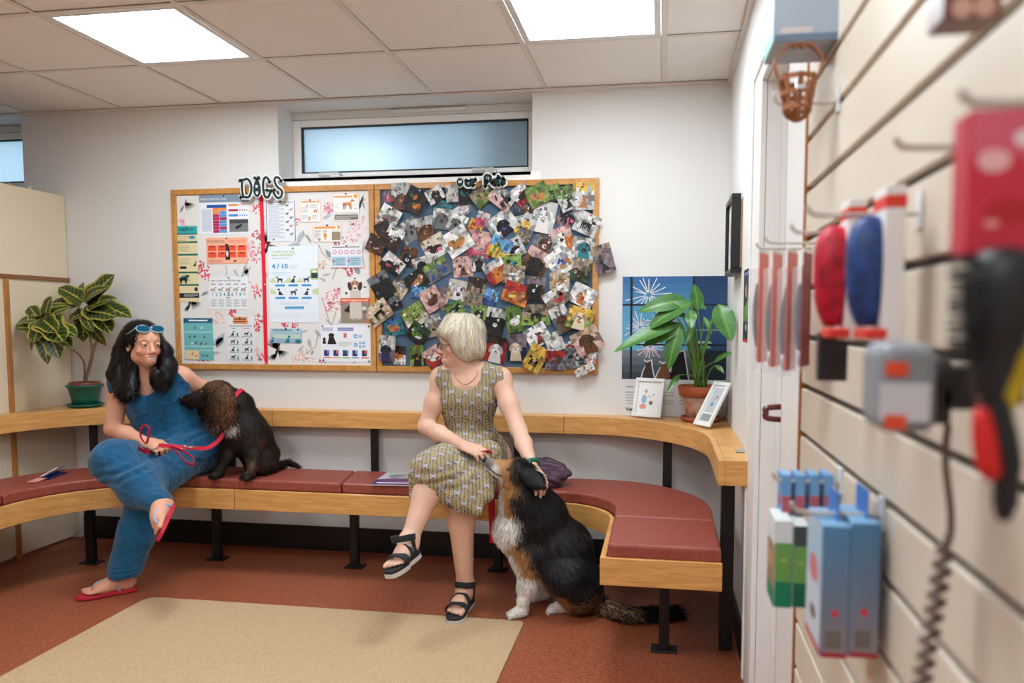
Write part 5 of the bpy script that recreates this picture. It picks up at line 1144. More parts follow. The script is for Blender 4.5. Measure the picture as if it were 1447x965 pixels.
# dress material: rows of pointed leaves
def leafcloth():
    M = mat('leaf_print_cotton', (190, 188, 192), .8, .2, bump=(500, .12), sheen=.1); nt = M.node_tree; b = nt.nodes['Principled BSDF']
    g = nt.nodes.new('ShaderNodeNewGeometry'); sp = nt.nodes.new('ShaderNodeSeparateXYZ'); nt.links.new(g.outputs['Position'], sp.inputs[0]); x, y, z = sp.outputs
    def m_(op, a, b_=None, c=None):
        n = nt.nodes.new('ShaderNodeMath'); n.operation = op
        for i, q in enumerate((a, b_, c)):
            if q is None: continue
            if isinstance(q, (int, float)): n.inputs[i].default_value = q
            else: nt.links.new(q, n.inputs[i])
        return n.outputs[0]
    wb_ = nt.nodes.new('ShaderNodeTexNoise'); wb_.inputs['Scale'].default_value = 9; nt.links.new(g.outputs['Position'], wb_.inputs['Vector']); wob = m_('MULTIPLY', m_('SUBTRACT', wb_.outputs['Fac'], .5), .02)
    u = m_('DIVIDE', m_('ADD', m_('ADD', x, m_('MULTIPLY', y, .25)), wob), .066); v = m_('DIVIDE', m_('ADD', m_('ADD', z, m_('MULTIPLY', y, .75)), wob), .088)
    def leafmask(u, v):
        s = m_('MINIMUM', m_('MAXIMUM', m_('DIVIDE', m_('SUBTRACT', m_('FRACT', v), .05), .86), .0001), .9999); u2 = m_('ABSOLUTE', m_('SUBTRACT', m_('FRACT', u), .5))
        w_ = m_('MULTIPLY', m_('MULTIPLY', m_('POWER', s, .5), m_('POWER', m_('SUBTRACT', 1.0, s), .8)), .80)
        return s, u2, m_('SUBTRACT', w_, u2)
    def pick(f, a, b_): return m_('ADD', m_('MULTIPLY', f, a), m_('MULTIPLY', m_('SUBTRACT', 1.0, f), b_))
    # two interlocking lattices of pointed leaves, half a step apart
    sA, uA, dA = leafmask(u, v); sB, uB, dB = leafmask(m_('ADD', u, .5), m_('ADD', v, .5)); fA = m_('GREATER_THAN', dA, dB)
    s, u2, d = pick(fA, sA, sB), pick(fA, uA, uB), m_('MAXIMUM', dA, dB)
    inside = m_('GREATER_THAN', d, .06); rim = m_('GREATER_THAN', d, .015)
    ven = m_('SINE', m_('MULTIPLY', m_('SUBTRACT', s, m_('MULTIPLY', u2, .9)), 46.0)); vein = m_('GREATER_THAN', ven, .15); rib = m_('LESS_THAN', u2, .018)
    def mix(f, a, b_):
        n = nt.nodes.new('ShaderNodeMix'); n.data_type = 'RGBA'; nt.links.new(f, n.inputs[0])
        for i, q in ((6, a), (7, b_)):
            if isinstance(q, tuple): n.inputs[i].default_value = (*lin(q), 1)
            else: nt.links.new(q, n.inputs[i])
        return n.outputs[2]
    leaf = mix(vein, (200, 186, 146), (112, 92, 56)); leaf = mix(rib, leaf, (84, 62, 38)); c = mix(rim, (176, 174, 180), (72, 54, 44)); c = mix(inside, c, leaf)
    nt.links.new(c, b.inputs['Base Color']); return M
DRESSM = leafcloth()
S = SDF((-1.30, 2.80, .36), (-.50, 3.78, 1.16), .0042)
S.el(ch+(nk-pel)*.22, (.147, .106, .16), TR, .04); S.rc(ch, pel+(nk-pel)*.25, .118, .120, .06, (FT, .88)); S.rc(pel-lft*.03, pel+lft*.03, .135, .135, .06)
for e in (-1, 1): S.el(ch+(nk-pel)*.17+FT*.062+lft*e*.058, (.062, .055, .062), TR, .04)
S.rc(shR, shL, .060, .060, .04); S.rc(nk-lft*.05, shR, .043, .056, .04); S.rc(nk+lft*.05, shL, .043, .056, .04); S.rc(nk-(nk-pel)*.12, ch+(nk-pel)*.2, .10, .115, .04, (FT, .88))
S.rc(nk+(nk-pel)*.3, nk+FT*.02, .10, .074, .008, None, 's'); S.el(nk-(nk-pel)*.02+FT*.07, (.070, .085, .075), TR, .008, 's')
S.rc(shR-lft*.060+(nk-pel)*.05, elR-lft*.03, .058, .064, .008, None, 's'); S.rc(shL+lft*.060+(nk-pel)*.05, elL+lft*.03, .058, .064, .008, None, 's')
kT2 = knT+np.array([0, -.015, .012]); kB2 = knB+np.array([0, -.01, .01])
S.rc(pel+FT*.02, kT2, .135, .088, .07); S.rc(pel-lft*.06, kT2+np.array([-.045, .06, -.02]), .115, .075, .06); S.rc(pel+lft*.05, kB2, .13, .085, .07); S.rc(pel-lft*.13+np.array([0, -.12, -.03]), kT2+np.array([-.06, .12, -.07]), .06, .05, .06)
hemL = P(588, 700, 3.06); hemM = P(632, 700, 3.02); hemR = P(676, 722, 3.05)
S.rc(kT2+np.array([-.03, .02, -.02]), hemL, .062, .030, .05); S.rc(kT2, hemM, .070, .04, .05); S.rc(kB2+np.array([.03, 0, 0]), hemR, .072, .022, .05); S.rc(P(690, 640, 3.22), P(688, 700, 3.12), .06, .03, .05); S.rc(kB2, hemR*.5+hemM*.5+np.array([0, .0, -.01]), .075, .035, .05)
S.rc(hemL+np.array([.01, .12, .0]), hemL+np.array([-.03, .05, -.01]), .035, .02, .03)
# open round the shins
S.rc(knT-nrm(knT-anT)*.035+np.array([0, -.012, -.03]), anT, .052, .07, .01, None, 's'); S.rc(knB-np.array([0, .0, .09]), anB, .056, .07, .01, None, 's')
V, Q = S.surf(); N = normals(V, Q)
low = np.clip((.72-V[:, 2])/.12, 0, 1); wa = (V-pel)@nrm(nk-pel)
gath = np.exp(-((wa-.13)/.05)**2)
V = V+N*((.0085*low*np.abs(wnoise(V*np.array([1.3, .6, .5]), 34, 31, 5, 1.2))**.8+.0012*wnoise(V, 80, 8)+.0045*gath*np.sin(wa*140+4*wnoise(V, 22, 6)))-.002)[:, None]; V = smoothV(V, Q, 1, .4); dressV = V
obj('dress', pydata('dress', V, Q, None, True), DRESSM, w2)
# necklace, watch
dn = [(nk+lft*.055+FT*.03+(nk-pel)*.01), (nk+lft*.045+FT*.07-(nk-pel)*.06), (nk+FT*.088-(nk-pel)*.13), (nk-lft*.045+FT*.07-(nk-pel)*.06), (nk-lft*.055+FT*.03+(nk-pel)*.01)]
def onskin(p, dirn=FT):
    q = bodyV2-p; a = q@dirn; r = np.linalg.norm(q-a[:, None]*dirn, axis=1); m_ = (r < .006) & (np.abs(a) < .08); return p+dirn*(a[m_].max()+.001 if m_.any() else 0)
obj('necklace', MB().tube([onskin(p) for p in spline(dn, 8)], .0018, 6), mat('rose_gold_chain', (206, 150, 120), .3, .5, .6), w2)
wd = nrm(wrL-elL); wc = wrL-wd*.012; wa_ = nrm(np.cross(wd, (0, -1, .2))); wb_ = np.cross(wd, wa_)
wt = obj('watch_strap', MB().tube([wc+wa_*.032*math.cos(a)+wb_*.030*math.sin(a) for a in np.linspace(0, 6.2832, 22)[:-1]], .009, 8, closed=True, flat=1), mat('green_silicone', (20, 116, 84), .5), w2)
wt['label'] = 'green watch strap'; vw = nrm(np.array([-.2, -.8, .5])); obj('watch_face', MB().box(wc+vw*.034, (.026, .03, .01), frame(nrm(wd), vw)[:, [0, 1, 2]]).mesh(bevel=.003), mat('dark_green_watch', (16, 78, 58), .2), wt)
# sandals with black straps
BLK, SOLEW, SOLEB = mat('black_sandal_strap', (40, 46, 48), .75), mat('off_white_sole', (206, 202, 192), .6), mat('black_footbed', (34, 36, 38), .7)
def sandal(f):
    h, d, u, m_ = f['heel'], f['d'], f['u'], f['m']; fn = lambda a, b, c: h+d*a+m_*b+u*c; L = f['L']
    ol = [(a*1.0, b*1.08) for a, b in sole_outline(L)]
    so = obj('sandal', MB().prism(ol, -.012, 0, f=fn).mesh(bevel=.003, seg=1), SOLEB, w2); so['label'] = 'black strappy walking sandal with pale sole'
    obj('sole', MB().prism(ol, -.030, -.0122, f=fn).mesh(bevel=.004, seg=1), SOLEW, so)
    def band(a, hw, ht, w_, tilt=0):
        pts = spline([fn(a, hw, 0), fn(a+tilt*.4, hw*1.0, ht*.55), fn(a+tilt, hw*.45, ht), fn(a+tilt, -hw*.45, ht), fn(a+tilt*.4, -hw*1.0, ht*.55), fn(a, -hw, 0)], 5); obj('strap', MB().ribbon(pts, d, w_, .005), BLK, so)
    band(L-.062, .045, .037, .034); band(L-.105, .040, .060, .022, -.01)
    pts = spline([fn(.07, .040, .085), fn(.10, .02, .092), fn(.105, 0, .095), fn(.10, -.02, .092), fn(.07, -.040, .085), fn(.02, -.036, .07), fn(-.012, 0, .065), fn(.02, .036, .07)], 4, True); obj('ankle_strap', MB().ribbon(pts+[pts[0]], u, .026, .005), BLK, so)
    for e in (1, -1): obj('side_strap', MB().ribbon(spline([fn(.045, e*.034, -.002), fn(.05, e*.040, .04), fn(.05, e*.041, .08)], 5), d, .022, .004), BLK, so)
    obj('heel_cup', MB().ribbon(spline([fn(.03, .034, .02), fn(-.008, .02, .025), fn(-.014, 0, .026), fn(-.008, -.02, .025), fn(.03, -.034, .02)], 5), u, .04, .005), BLK, so)
sandal(fB); sandal(fT)
# silver bob
S = SDF(HO2-.19, HO2+.19, .004)
S.el(T2(0, -.022, .047), (.085, .104, .086), HR2, .02)
for e in (-1, 1): S.el(T2(e*.046, -.022, -.012), (.042, .072, .075), HR2, .03); S.rc(T2(e*.05, .045, .048), T2(e*.068, .028, -.01), .032, .022, .03)
S.rc(T2(0, .03, .10), T2(.02, .075, .062), .035, .026, .03); S.rc(T2(-.04, .07, .052), T2(.045, .07, .05), .022, .022, .025); S.el(T2(0, -.075, -.03), (.062, .04, .06), HR2, .03)
S.el(T2(0, .098, -.045), (.066, .062, .088), HR2, .014, 's'); S.rc(T2(0, -.03, -.12), T2(0, -.03, -.075), .05, .045, .02, None, 's'); S.el(T2(0, .10, .012), (.050, .036, .034), HR2, .014, 's')
V, Q = S.surf(); V = smoothV(V, Q, 2); N = normals(V, Q); V = V+N*(.0035*wnoise((V-HO2)@HR2*np.array([1, 1, .5]), 70, 17))[:, None]; N = normals(V, Q)
hs = L3((224, 211, 188)); hr = obj('hair', pydata('hair', V, Q, np.tile(hs*.85, (len(V), 1)), True), HAIRM, w2)
def flow2(p): d = p-T2(0, -.03, .14); d[:, 2] -= .04; q = (p-HO2)@HR2; d += np.outer(np.clip(.02-q[:, 2], 0, .1)*-6, HR2[:, 1])*.3; return d/np.linalg.norm(d, axis=1)[:, None]
strands('hair_strands', V, N, 5600, flow2, .085, .0030, lambda p, r: (hs*r.uniform(.55, 1.25, (len(p), 1)))*(1+r.normal(size=(len(p), 1))*.05), HAIRM, hr, nseg=7, wave=.005, wf=1.6, seed=5, cling=(.0005, .007))
# glasses
gl = thing('eyeglasses', 'thin metal eyeglasses worn by the grey-haired woman', 'glasses', T2(0, .1, -.01)); GM = mat('dark_wire_frame', (70, 60, 58), .3, .5, .7)
CL = mat('tinted_lens', (120, 92, 92), .05, .6, alpha=.38)
for e in (-1, 1):
    c = T2(e*.032, .1015, -.004); loop = [c+HR2@np.array([.025*math.cos(a), -.004*e*math.cos(a), .019*math.sin(a)]) for a in np.linspace(0, 6.2832, 22)[:-1]]
    obj('rim', MB().tube(loop, .0013, 6, closed=True), GM, gl); obj('lens', MB().prism([(.024*math.cos(a), .018*math.sin(a)) for a in np.linspace(0, 6.2832, 22)[:-1]], -.0006, .0006, f=lambda x, z, y, c=c: c+HR2@np.array([x, y, z])), CL, gl)
    obj('temple', MB().tube(spline([c+HR2@np.array([e*.022, -.004, .004]), T2(e*.072, .05, .002), T2(e*.080, -.01, .004), T2(e*.077, -.03, -.01)], 5), .0014, 6), GM, gl)
obj('bridge', MB().tube(spline([T2(-.010, .1015, -.001), T2(0, .105, .003), T2(.010, .1015, -.001)], 4), .0012, 6), GM, gl)
# ================================================================ brown spaniel on the bench
FUR = vmat('fur', .55, .25)
Z0 = ZQ
dg1 = thing('brown_spaniel', 'chocolate brown spaniel with long wavy ears and red collar sitting on the bench', 'dog', (-2.06, 3.52, Z0))
rump = P(368, 640, 3.60); rump[2] = Z0+.085; chest = P(333, 605, 3.50); nkb = P(338, 572, 3.51); skl = P(306, 552, 3.48); mz = P(280, 562, 3.455); nose = P(264, 565, 3.445)
pL = PZ(308, 671, Z0+.016); pR = PZ(352, 673, Z0+.016); shl = P(322, 612, 3.46); shr = P(348, 612, 3.49); hp = PZ(386, 663, Z0+.018); hipd = P(377, 646, 3.56)
S = SDF((-2.50, 3.28, Z0-.01), (-1.78, 3.78, 1.02), .0042)
S.chain([chest, P(352, 615, 3.55), rump], [.085, .092, .095], .05); S.chain([nkb, chest+np.array([0, 0, .02])], [.05, .084], .05); S.chain([nkb, P(345, 596, 3.53), P(354, 620, 3.56)], [.05, .07, .085], .05); S.chain([skl+np.array([.02, .01, -.01]), nkb], [.055, .058], .04)
S.el(skl, (.060, .052, .052), None, .03); S.chain([P(296, 556, 3.47), mz, nose], [.044, .032, .024], .02); S.el(nose+np.array([-.008, -.004, .008]), (.014, .016, .012), None, .008); S.rc(P(290, 570, 3.46), P(268, 573, 3.445), .024, .015, .012)
for sp_, pp in ((shl, pL), (shr, pR)):
    el_ = sp_*.45+pp*.55+np.array([.012, .02, .0]); S.chain([sp_+np.array([.01, .02, .02]), el_, pp+np.array([.008, .012, .03])], [.055, .030, .023], .03); S.rc(pp+np.array([.004, .01, .008]), pp+np.array([-.008, -.022, .003]), .024, .019, .012)
    for q in (-1, 0, 1): S.rc(pp+np.array([-.006+.013*q, -.016, .002]), pp+np.array([-.008+.015*q, -.034, -.003]), .010, .009, .004)
S.rc(rump+np.array([.02, -.04, -.01]), hipd+np.array([.0, -.05, -.03]), .075, .058, .04); S.rc(hipd+np.array([-.01, -.06, -.04]), hp+np.array([0, .0, .012]), .04, .026, .02); S.rc(hp, hp+np.array([-.01, -.035, 0]), .024, .02, .01)
for q in (-1, 0, 1): S.rc(hp+np.array([.012*q, -.03, .0]), hp+np.array([-.004+.014*q, -.052, -.004]), .0095, .0085, .004)
S.cut((0, 0, Z0+.0005), (0, 0, -1))
V, Q = S.surf(); V = smoothV(V, Q, 1); N = normals(V, Q)
br, brl, wht = L3((29, 20, 17)), L3((112, 74, 46)), L3((206, 196, 186)); white_c = P(328, 602, 3.42)
def col1(p, r=None):
    n = len(p); c = np.tile(br, (n, 1)); c = mixc(c, brl, .55*near(p, skl+np.array([.015, -.01, .05]), .06)); c = mixc(c, brl*.6, .35*near(p, P(366, 622, 3.5), .035)); c = mixc(c, wht*.85, near(p, white_c, .024, .02)); c = mixc(c, brl*.55, .6*near(p, P(350, 660, 3.42), .05))
    return c*((.35+2.6*r.random((n, 1))**2.2) if r is not None else 1)
b1 = obj('body', pydata('body', V, Q, col1(V), True), FUR, dg1)
def flowd1(p):
    d = p-skl; d[:, 2] = -.10-.3*np.abs(d[:, 2]); hd_ = (np.linalg.norm(p-mz, axis=1) < .075); d[hd_] = np.array([1., .1, -.05]); return d/(np.linalg.norm(d, axis=1)[:, None]+1e-9)
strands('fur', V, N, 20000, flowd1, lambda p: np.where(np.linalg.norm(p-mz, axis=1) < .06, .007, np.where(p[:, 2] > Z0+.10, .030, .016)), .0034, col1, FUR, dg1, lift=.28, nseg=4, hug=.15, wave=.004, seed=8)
# feathered chest and elbows
strands('feathering', V, N, 1500, lambda p: np.tile(np.array([0, -.2, -1.]), (len(p), 1)), .045, .003, lambda p, r: mixc(np.tile(br*1.4, (len(p), 1)), wht*.8, near(p, white_c, .026, .02))*r.uniform(.5, 1.5, (len(p), 1)), FUR, dg1, lift=.3, nseg=4, wave=.006, mask=(np.linalg.norm(V-white_c-np.array([.02, 0, -.03]), axis=1) < .085) & (V[:, 1] < 3.52), seed=9)
def ear(c0, c1, c2, wid, n, seed, parent, pc):
    E_ = SDF(np.minimum(np.minimum(c0, c1), c2)-.08, np.maximum(np.maximum(c0, c1), c2)+.08, .0042); ax = (.35, -.93, .1)
    E_.chain([c0, c1, c2], [wid*.55, wid*.85, wid*.7], .03, (ax, .32)); v_, q_ = E_.surf(); n_ = normals(v_, q_); v_ = v_+n_*(.004*wnoise(v_, 90, seed, 6, 1.3))[:, None]
    o = obj('ear', pydata('ear', v_, q_, np.tile(pc*.5, (len(v_), 1)), True), FUR, parent); top_ = c0[2]+.02; span = c0[2]-c2[2]+.05
    fl_ = lambda p: np.stack([.10+.8*(p[:, 0]-c1[0]), 0*p[:, 0]-.1, -np.ones(len(p))], 1)
    cf = lambda p, r: mixc(np.tile(pc*.6, (len(p), 1)), brl*1.7, r.random(len(p))**1.6*np.clip(.55+(p[:, 0]-c1[0])*11, .08, 1))*r.uniform(.45, 1.5, (len(p), 1))
    strands('ear_fur', v_, n_, n, fl_, .055, .0042, cf, FUR, o, nseg=8, wave=.007, wf=4.5, seed=seed, cling=(.001, .009))
    strands('ear_locks', v_, n_, n//2, fl_, .085, .0046, cf, FUR, o, lift=.12, nseg=9, wave=.009, wf=5, hug=.1, seed=seed+40, mask=v_[:, 2] < c1[2]+.01)
ear(P(318, 551, 3.415), P(313, 571, 3.395), P(306, 587, 3.39), .048, 1500, 4, dg1, L3((60, 38, 29)))
ear(P(300, 548, 3.53), P(296, 566, 3.54), P(293, 580, 3.53), .04, 400, 6, dg1, L3((50, 32, 25)))
NOSE = mat('dog_nose', (52, 36, 34), .25, .5); DEYE = mat('dog_eye', (110, 70, 40), .08, .7)
obj('nose', MB().ball(nose+np.array([-.020, -.008, .010]), (.010, .014, .010)), NOSE, dg1)
for pe in (P(285, 554, 3.422), P(281, 552, 3.475)):
    eo = obj('eye', MB().ball(pe, .0092), DEYE, dg1); obj('pupil', MB().ball(pe+np.array([.001, -.0065, .001]), .0045), mat('dog_pupil', (12, 10, 10), .05, .8), eo)
# tail
tl = spline([rump+np.array([.07, .02, -.055]), PZ(397, 657, Z0+.022), PZ(408, 654, Z0+.02), PZ(421, 659, Z0+.012)], 6); S = SDF(np.min(tl, 0)-.05, np.max(tl, 0)+.05, .004)
for i in range(len(tl)-1): S.rc(tl[i], tl[i+1], .02-.012*i/len(tl), .02-.012*(i+1)/len(tl), .01)
v_, q_ = S.surf(); n_ = normals(v_, q_); to = obj('tail', pydata('tail', v_, q_, np.tile(br, (len(v_), 1)), True), FUR, dg1)
strands('tail_fur', v_, n_, 900, lambda p: np.tile(np.array([.8, -.4, -.2]), (len(p), 1)), .03, .003, lambda p, r: br*r.uniform(.6, 2.2, (len(p), 1)), FUR, to, lift=.3, seed=4)
# collar and lead
REDN = mat('red_webbing', (206, 26, 56), .6, bump=(900, .2))
cc = nkb*.62+skl*.38+np.array([.016, .0, -.012]); ax = nrm(nkb-skl); ca = nrm(np.cross(ax, (0, 1, 0))); cb = np.cross(ax, ca); lp = []
for a in np.linspace(0, 6.2832, 28):
    dv = ca*math.cos(a)+cb*math.sin(a); q = V-cc; al = q@dv; rr = np.linalg.norm(q-al[:, None]*dv, axis=1); m_ = (rr < .014) & (al > 0); lp.append(cc+dv*((al[m_].max() if m_.any() else .06)+.006))
lp = np.array(lp); lp = (lp+np.roll(lp[:-1], 1, 0)[np.r_[0:len(lp)-1, 0]]*1)/2; lp[-1] = lp[0]
co = obj('collar', MB().ribbon(lp, ax, .019, .004), REDN, dg1); co['label'] = 'red webbing collar'
METAL = mat('chrome_clip', (200, 200, 204), .2, .5, .9); tagp = P(316, 609, 3.40)
obj('collar_ring', MB().tube([tagp+np.array([.008*math.cos(a), -.002, .008*math.sin(a)]) for a in np.linspace(0, 6.28, 14)[:-1]], .0018, 6, closed=True), METAL, co)
ld = thing('dog_lead', 'red webbing lead running from the spaniel to the hand of the woman in blue', 'lead', P(262, 634, 3.2))
path = spline([tagp+np.array([0, 0, -.01]), P(307, 624, 3.36), P(292, 633, 3.31), P(276, 633, 3.26), P(258, 632, 3.2), P(238, 630, 3.185), P(224, 629, 3.20)], 7)
obj('strap', MB().ribbon(path, (0, .55, .85), .019, .0025), REDN, ld)
hp_ = spline([P(240, 631, 3.18), P(252, 641, 3.15), P(266, 655, 3.13), P(274, 655, 3.13), P(272, 646, 3.14), P(258, 637, 3.155), P(242, 631, 3.175)], 7); obj('handle_loop', MB().ribbon(hp_, (.25, -.6, .7), .018, .0025), REDN, ld)
lp2 = spline([P(206, 628, 3.17), P(199, 617, 3.165), P(200, 605, 3.165), P(206, 600, 3.165), P(211, 606, 3.165), P(210, 617, 3.17), P(207, 627, 3.175)], 6); obj('spare_loop', MB().ribbon(lp2, (.2, -.9, .35), .017, .0025), REDN, ld)
lp3 = spline([P(196, 632, 3.155), P(203, 637, 3.135), P(212, 639, 3.13)], 5); obj('spare_loop', MB().ribbon(lp3, (0, -.3, 1), .022, .0025), REDN, ld)
obj('clip', MB().tube([P(259, 632, 3.185)+np.array([.014*math.cos(a), 0, .009*math.sin(a)]) for a in np.linspace(0, 6.28, 16)[:-1]], .0028, 6, closed=True).tube([P(264, 632, 3.19), P(276, 632, 3.215)], .0045, 6), METAL, ld)

# ================================================================ tricolour collie on the floor
dg2 = thing('tricolour_collie', 'black, tan and white long-haired collie sitting on the floor with its nose raised', 'dog', (-.45, 3.2, 0))
nose = P(691, 653, 3.14); mz = P(703, 661, 3.15); skl = P(733, 668, 3.17); nkb = P(740, 700, 3.19); chest = P(732, 745, 3.19); wth = P(768, 722, 3.20); bk = P(803, 768, 3.215); rump = P(818, 820, 3.215)
pF = PZ(735, 866, .02); pB = PZ(766, 842, .02); pH = PZ(792, 858, .02)
S = SDF((-.86, 2.86, 0), (.16, 3.42, .80), .0048)
S.chain([wth+np.array([-.02, 0, -.02]), bk+np.array([-.02, 0, -.01]), rump+np.array([-.01, 0, 0])], [.084, .104, .108], .06); S.chain([nkb, chest, P(752, 785, 3.20), P(790, 800, 3.215)], [.078, .09, .08, .10], .06); S.chain([nkb, wth], [.08, .085], .06); S.chain([skl+np.array([.012, 0, -.015]), nkb], [.068, .085], .05)
S.el(skl, (.062, .058, .056), None, .03); hdv = nrm(nose-skl); S.chain([skl+hdv*.02, P(716, 665, 3.16), mz, nose], [.054, .042, .030, .021], .025); S.rc(P(722, 677, 3.155), P(697, 664, 3.14), .03, .016, .02)
def fleg(p, s0, k_):
    w_ = p+np.array([.012, .01, .05]); S.chain([s0, s0*.35+p*.65+np.array([.015, .012, .03]), w_], [.062, .038, .027], .03); S.rc(w_, p+np.array([.01, .008, .012]), .027, .026, .015); S.rc(p+np.array([.008, .006, .01]), p+np.array([-.022, -.016, .002]), .027, .023, .012)
    for q in (-1, 0, 1): S.rc(p+np.array([-.022, -.012, .002])+np.array([-.5, .85, 0])*.014*q*-1, p+np.array([-.042, -.026, -.003])+np.array([-.5, .85, 0])*.016*q*-1, .012, .0105, .004)
fleg(pF, P(748, 780, 3.15), 1); fleg(pB, P(762, 785, 3.26), 1)
S.chain([rump+np.array([-.0, -.06, -.01]), P(800, 815, 3.13), P(812, 846, 3.16)], [.095, .085, .055], .04); S.rc(P(812, 850, 3.16), pH+np.array([.01, 0, .01]), .045, .028, .02); S.rc(pH+np.array([.01, .0, .006]), pH+np.array([-.03, -.02, .0]), .027, .023, .012)
for q in (-1, 0, 1): S.rc(pH+np.array([-.028, -.018+.016*q, .0]), pH+np.array([-.048, -.03+.017*q, -.004]), .012, .010, .004)
S.rc(P(835, 845, 3.2), P(850, 862, 3.2), .06, .04, .04)
S.cut((0, 0, .0015), (0, 0, -1))
V, Q = S.surf(); V = smoothV(V, Q, 1); N = normals(V, Q)
blk, tan, wht = L3((19, 17, 18)), L3((170, 120, 74)), L3((226, 220, 212))
ANCH = [(P(735, 660, 3.13), blk, .05), (P(757, 685, 3.13), blk, .07), (P(775, 720, 3.12), blk, .09), (P(760, 745, 3.08), blk, .09), (P(800, 760, 3.1), blk, .1), (P(815, 800, 3.08), blk, .12), (P(770, 790, 3.08), blk, .08), (P(830, 830, 3.1), blk, .1), (P(790, 830, 3.06), blk, .05), (P(728, 700, 3.09), blk, .035), (P(742, 722, 3.08), blk, .05), (P(735, 742, 3.07), blk, .04), (P(760, 770, 3.07), blk, .06), (P(780, 735, 3.3), blk, .1), (P(820, 790, 3.33), blk, .12), (P(745, 690, 3.26), blk, .06), (P(737, 765, 3.08), blk, .035),
        (P(713, 672, 3.11), tan, .034), (P(716, 682, 3.11), tan, .034), (P(722, 690, 3.10), tan, .03), (P(716, 700, 3.10), tan, .028), (P(710, 656, 3.14), tan, .022), (P(722, 656, 3.13), tan, .016), (P(727, 768, 3.09), tan, .03), (P(738, 785, 3.08), tan, .026), (P(748, 803, 3.10), tan, .03), (P(765, 800, 3.14), tan, .025), (P(775, 808, 3.16), tan, .03), (P(790, 838, 3.07), tan, .026), (P(786, 828, 3.08), tan, .02), (P(818, 858, 3.1), tan*.8, .035), (P(716, 715, 3.10), tan, .022),
        (P(691, 655, 3.12), L3((120, 110, 104)), .014), (P(697, 668, 3.10), wht, .022), (P(703, 680, 3.10), wht, .026), (P(701, 700, 3.12), wht, .04), (P(703, 722, 3.12), wht, .045), (P(712, 745, 3.10), wht, .045), (P(722, 757, 3.09), wht, .035), (P(733, 800, 3.12), wht, .02), (P(728, 740, 3.09), wht, .03), (pF+np.array([.02, 0, .07]), wht, .09), (pF, wht, .06), (pB+np.array([.01, 0, .06]), wht, .08), (pB, wht, .05), (pH, wht, .04), (P(722, 785, 3.13), wht, .03), (P(742, 828, 3.09), wht, .04), (P(700, 738, 3.2), wht, .06)]
AP = np.array([a[0] for a in ANCH]); AC = np.array([a[1] for a in ANCH]); AR = np.array([a[2] for a in ANCH])
def col2(p, r=None):
    q = p+.010*np.stack([wnoise(p, 50, 1), wnoise(p, 50, 2), wnoise(p, 50, 3)], 1); out = np.empty((len(p), 3))
    for i in range(0, len(p), 20000):
        d = np.linalg.norm(q[i:i+20000, None]-AP[None], axis=2)-AR*.8; wgt = np.exp(-(d-d.min(1)[:, None])/.006); out[i:i+20000] = (wgt[..., None]*AC).sum(1)/wgt.sum(1)[:, None]
    return out*((.5+.9*r.random((len(p), 1))+(out.mean(1) < .03)[:, None]*6*r.random((len(p), 1))**6) if r is not None else 1)
obj('body', pydata('body', V, Q, col2(V), True), FUR, dg2)
def flowd2(p):
    d = p-skl; d = d*np.array([1, .5, 1.]); d[:, 2] -= .12; h_ = polyd(p, [skl+(nose-skl)*.3, nose+hdv*.03]) < .058; d[h_] = -hdv; return d/(np.linalg.norm(d, axis=1)[:, None]+1e-9)
def len2(p):
    L = np.full(len(p), .048); L[p[:, 2] < .22] = .034; L[p[:, 2] < .13] = .012; h_ = polyd(p, [skl+(nose-skl)*.3, nose+hdv*.03]) < .058; L[h_] = .008; ruff = (np.linalg.norm(p-P(703, 718, 3.14), axis=1) < .12); L[ruff & ~h_] = .045; return L
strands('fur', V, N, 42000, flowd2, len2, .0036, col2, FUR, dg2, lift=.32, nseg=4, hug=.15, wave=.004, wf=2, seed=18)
strands('ruff', V, N, 2600, lambda p: np.tile(np.array([-.25, -.2, -1.]), (len(p), 1)), .055, .0036, col2, FUR, dg2, lift=.35, nseg=4, wave=.005, mask=((V-P(712, 725, 3.12))[:, 0] < .03) & (V[:, 2] > .27) & (V[:, 2] < .53) & (V[:, 1] < 3.27) & (polyd(V, [skl, nose]) > .075), seed=19)
strands('mane', V, N, 2200, lambda p: np.tile(np.array([.5, -.25, -.9]), (len(p), 1)), .06, .0036, lambda p, r: blk*r.uniform(.6, 2.3, (len(p), 1)), FUR, dg2, lift=.35, nseg=4, wave=.007, mask=(np.linalg.norm(V-P(760, 715, 3.14), axis=1) < .12) & (V[:, 0] > P(735, 700, 3.1)[0]), seed=20)
hf = (V[:, 2] < .14) & (V[:, 0] > P(800, 850, 3.1)[0]); strands('haunch_feathering', V, N, 2400, lambda p: np.tile(np.array([.8, -.5, -.4]), (len(p), 1)), .06, .0036, lambda p, r: mixc(np.tile(blk*1.5, (len(p), 1)), L3((190, 150, 108)), r.uniform(-.4, 1, len(p)))*r.uniform(.6, 1.2, (len(p), 1)), FUR, dg2, lift=.1, nseg=4, wave=.006, mask=hf & (V[:, 2] < .085), seed=21)
def ear2(b, t, w_, seed):
    E_ = SDF(np.minimum(b, t)-.07, np.maximum(b, t)+.07, .004); E_.chain([b, b*.5+t*.5, t], [w_, w_*.8, w_*.25], .02, ((.2, -.9, .4), .35)); v_, q_ = E_.surf(); n_ = normals(v_, q_); o = obj('ear', pydata('ear', v_, q_, np.tile(blk, (len(v_), 1)), True), FUR, dg2)
    strands('ear_fur', v_, n_, 900, lambda p: np.tile(nrm(t-b), (len(p), 1)), .028, .003, lambda p, r: blk*r.uniform(.6, 2.2, (len(p), 1)), FUR, o, lift=.2, seed=seed)
ear2(P(744, 670, 3.09), P(767, 687, 3.035), .034, 2); ear2(P(742, 662, 3.24), P(757, 676, 3.26), .03, 3)
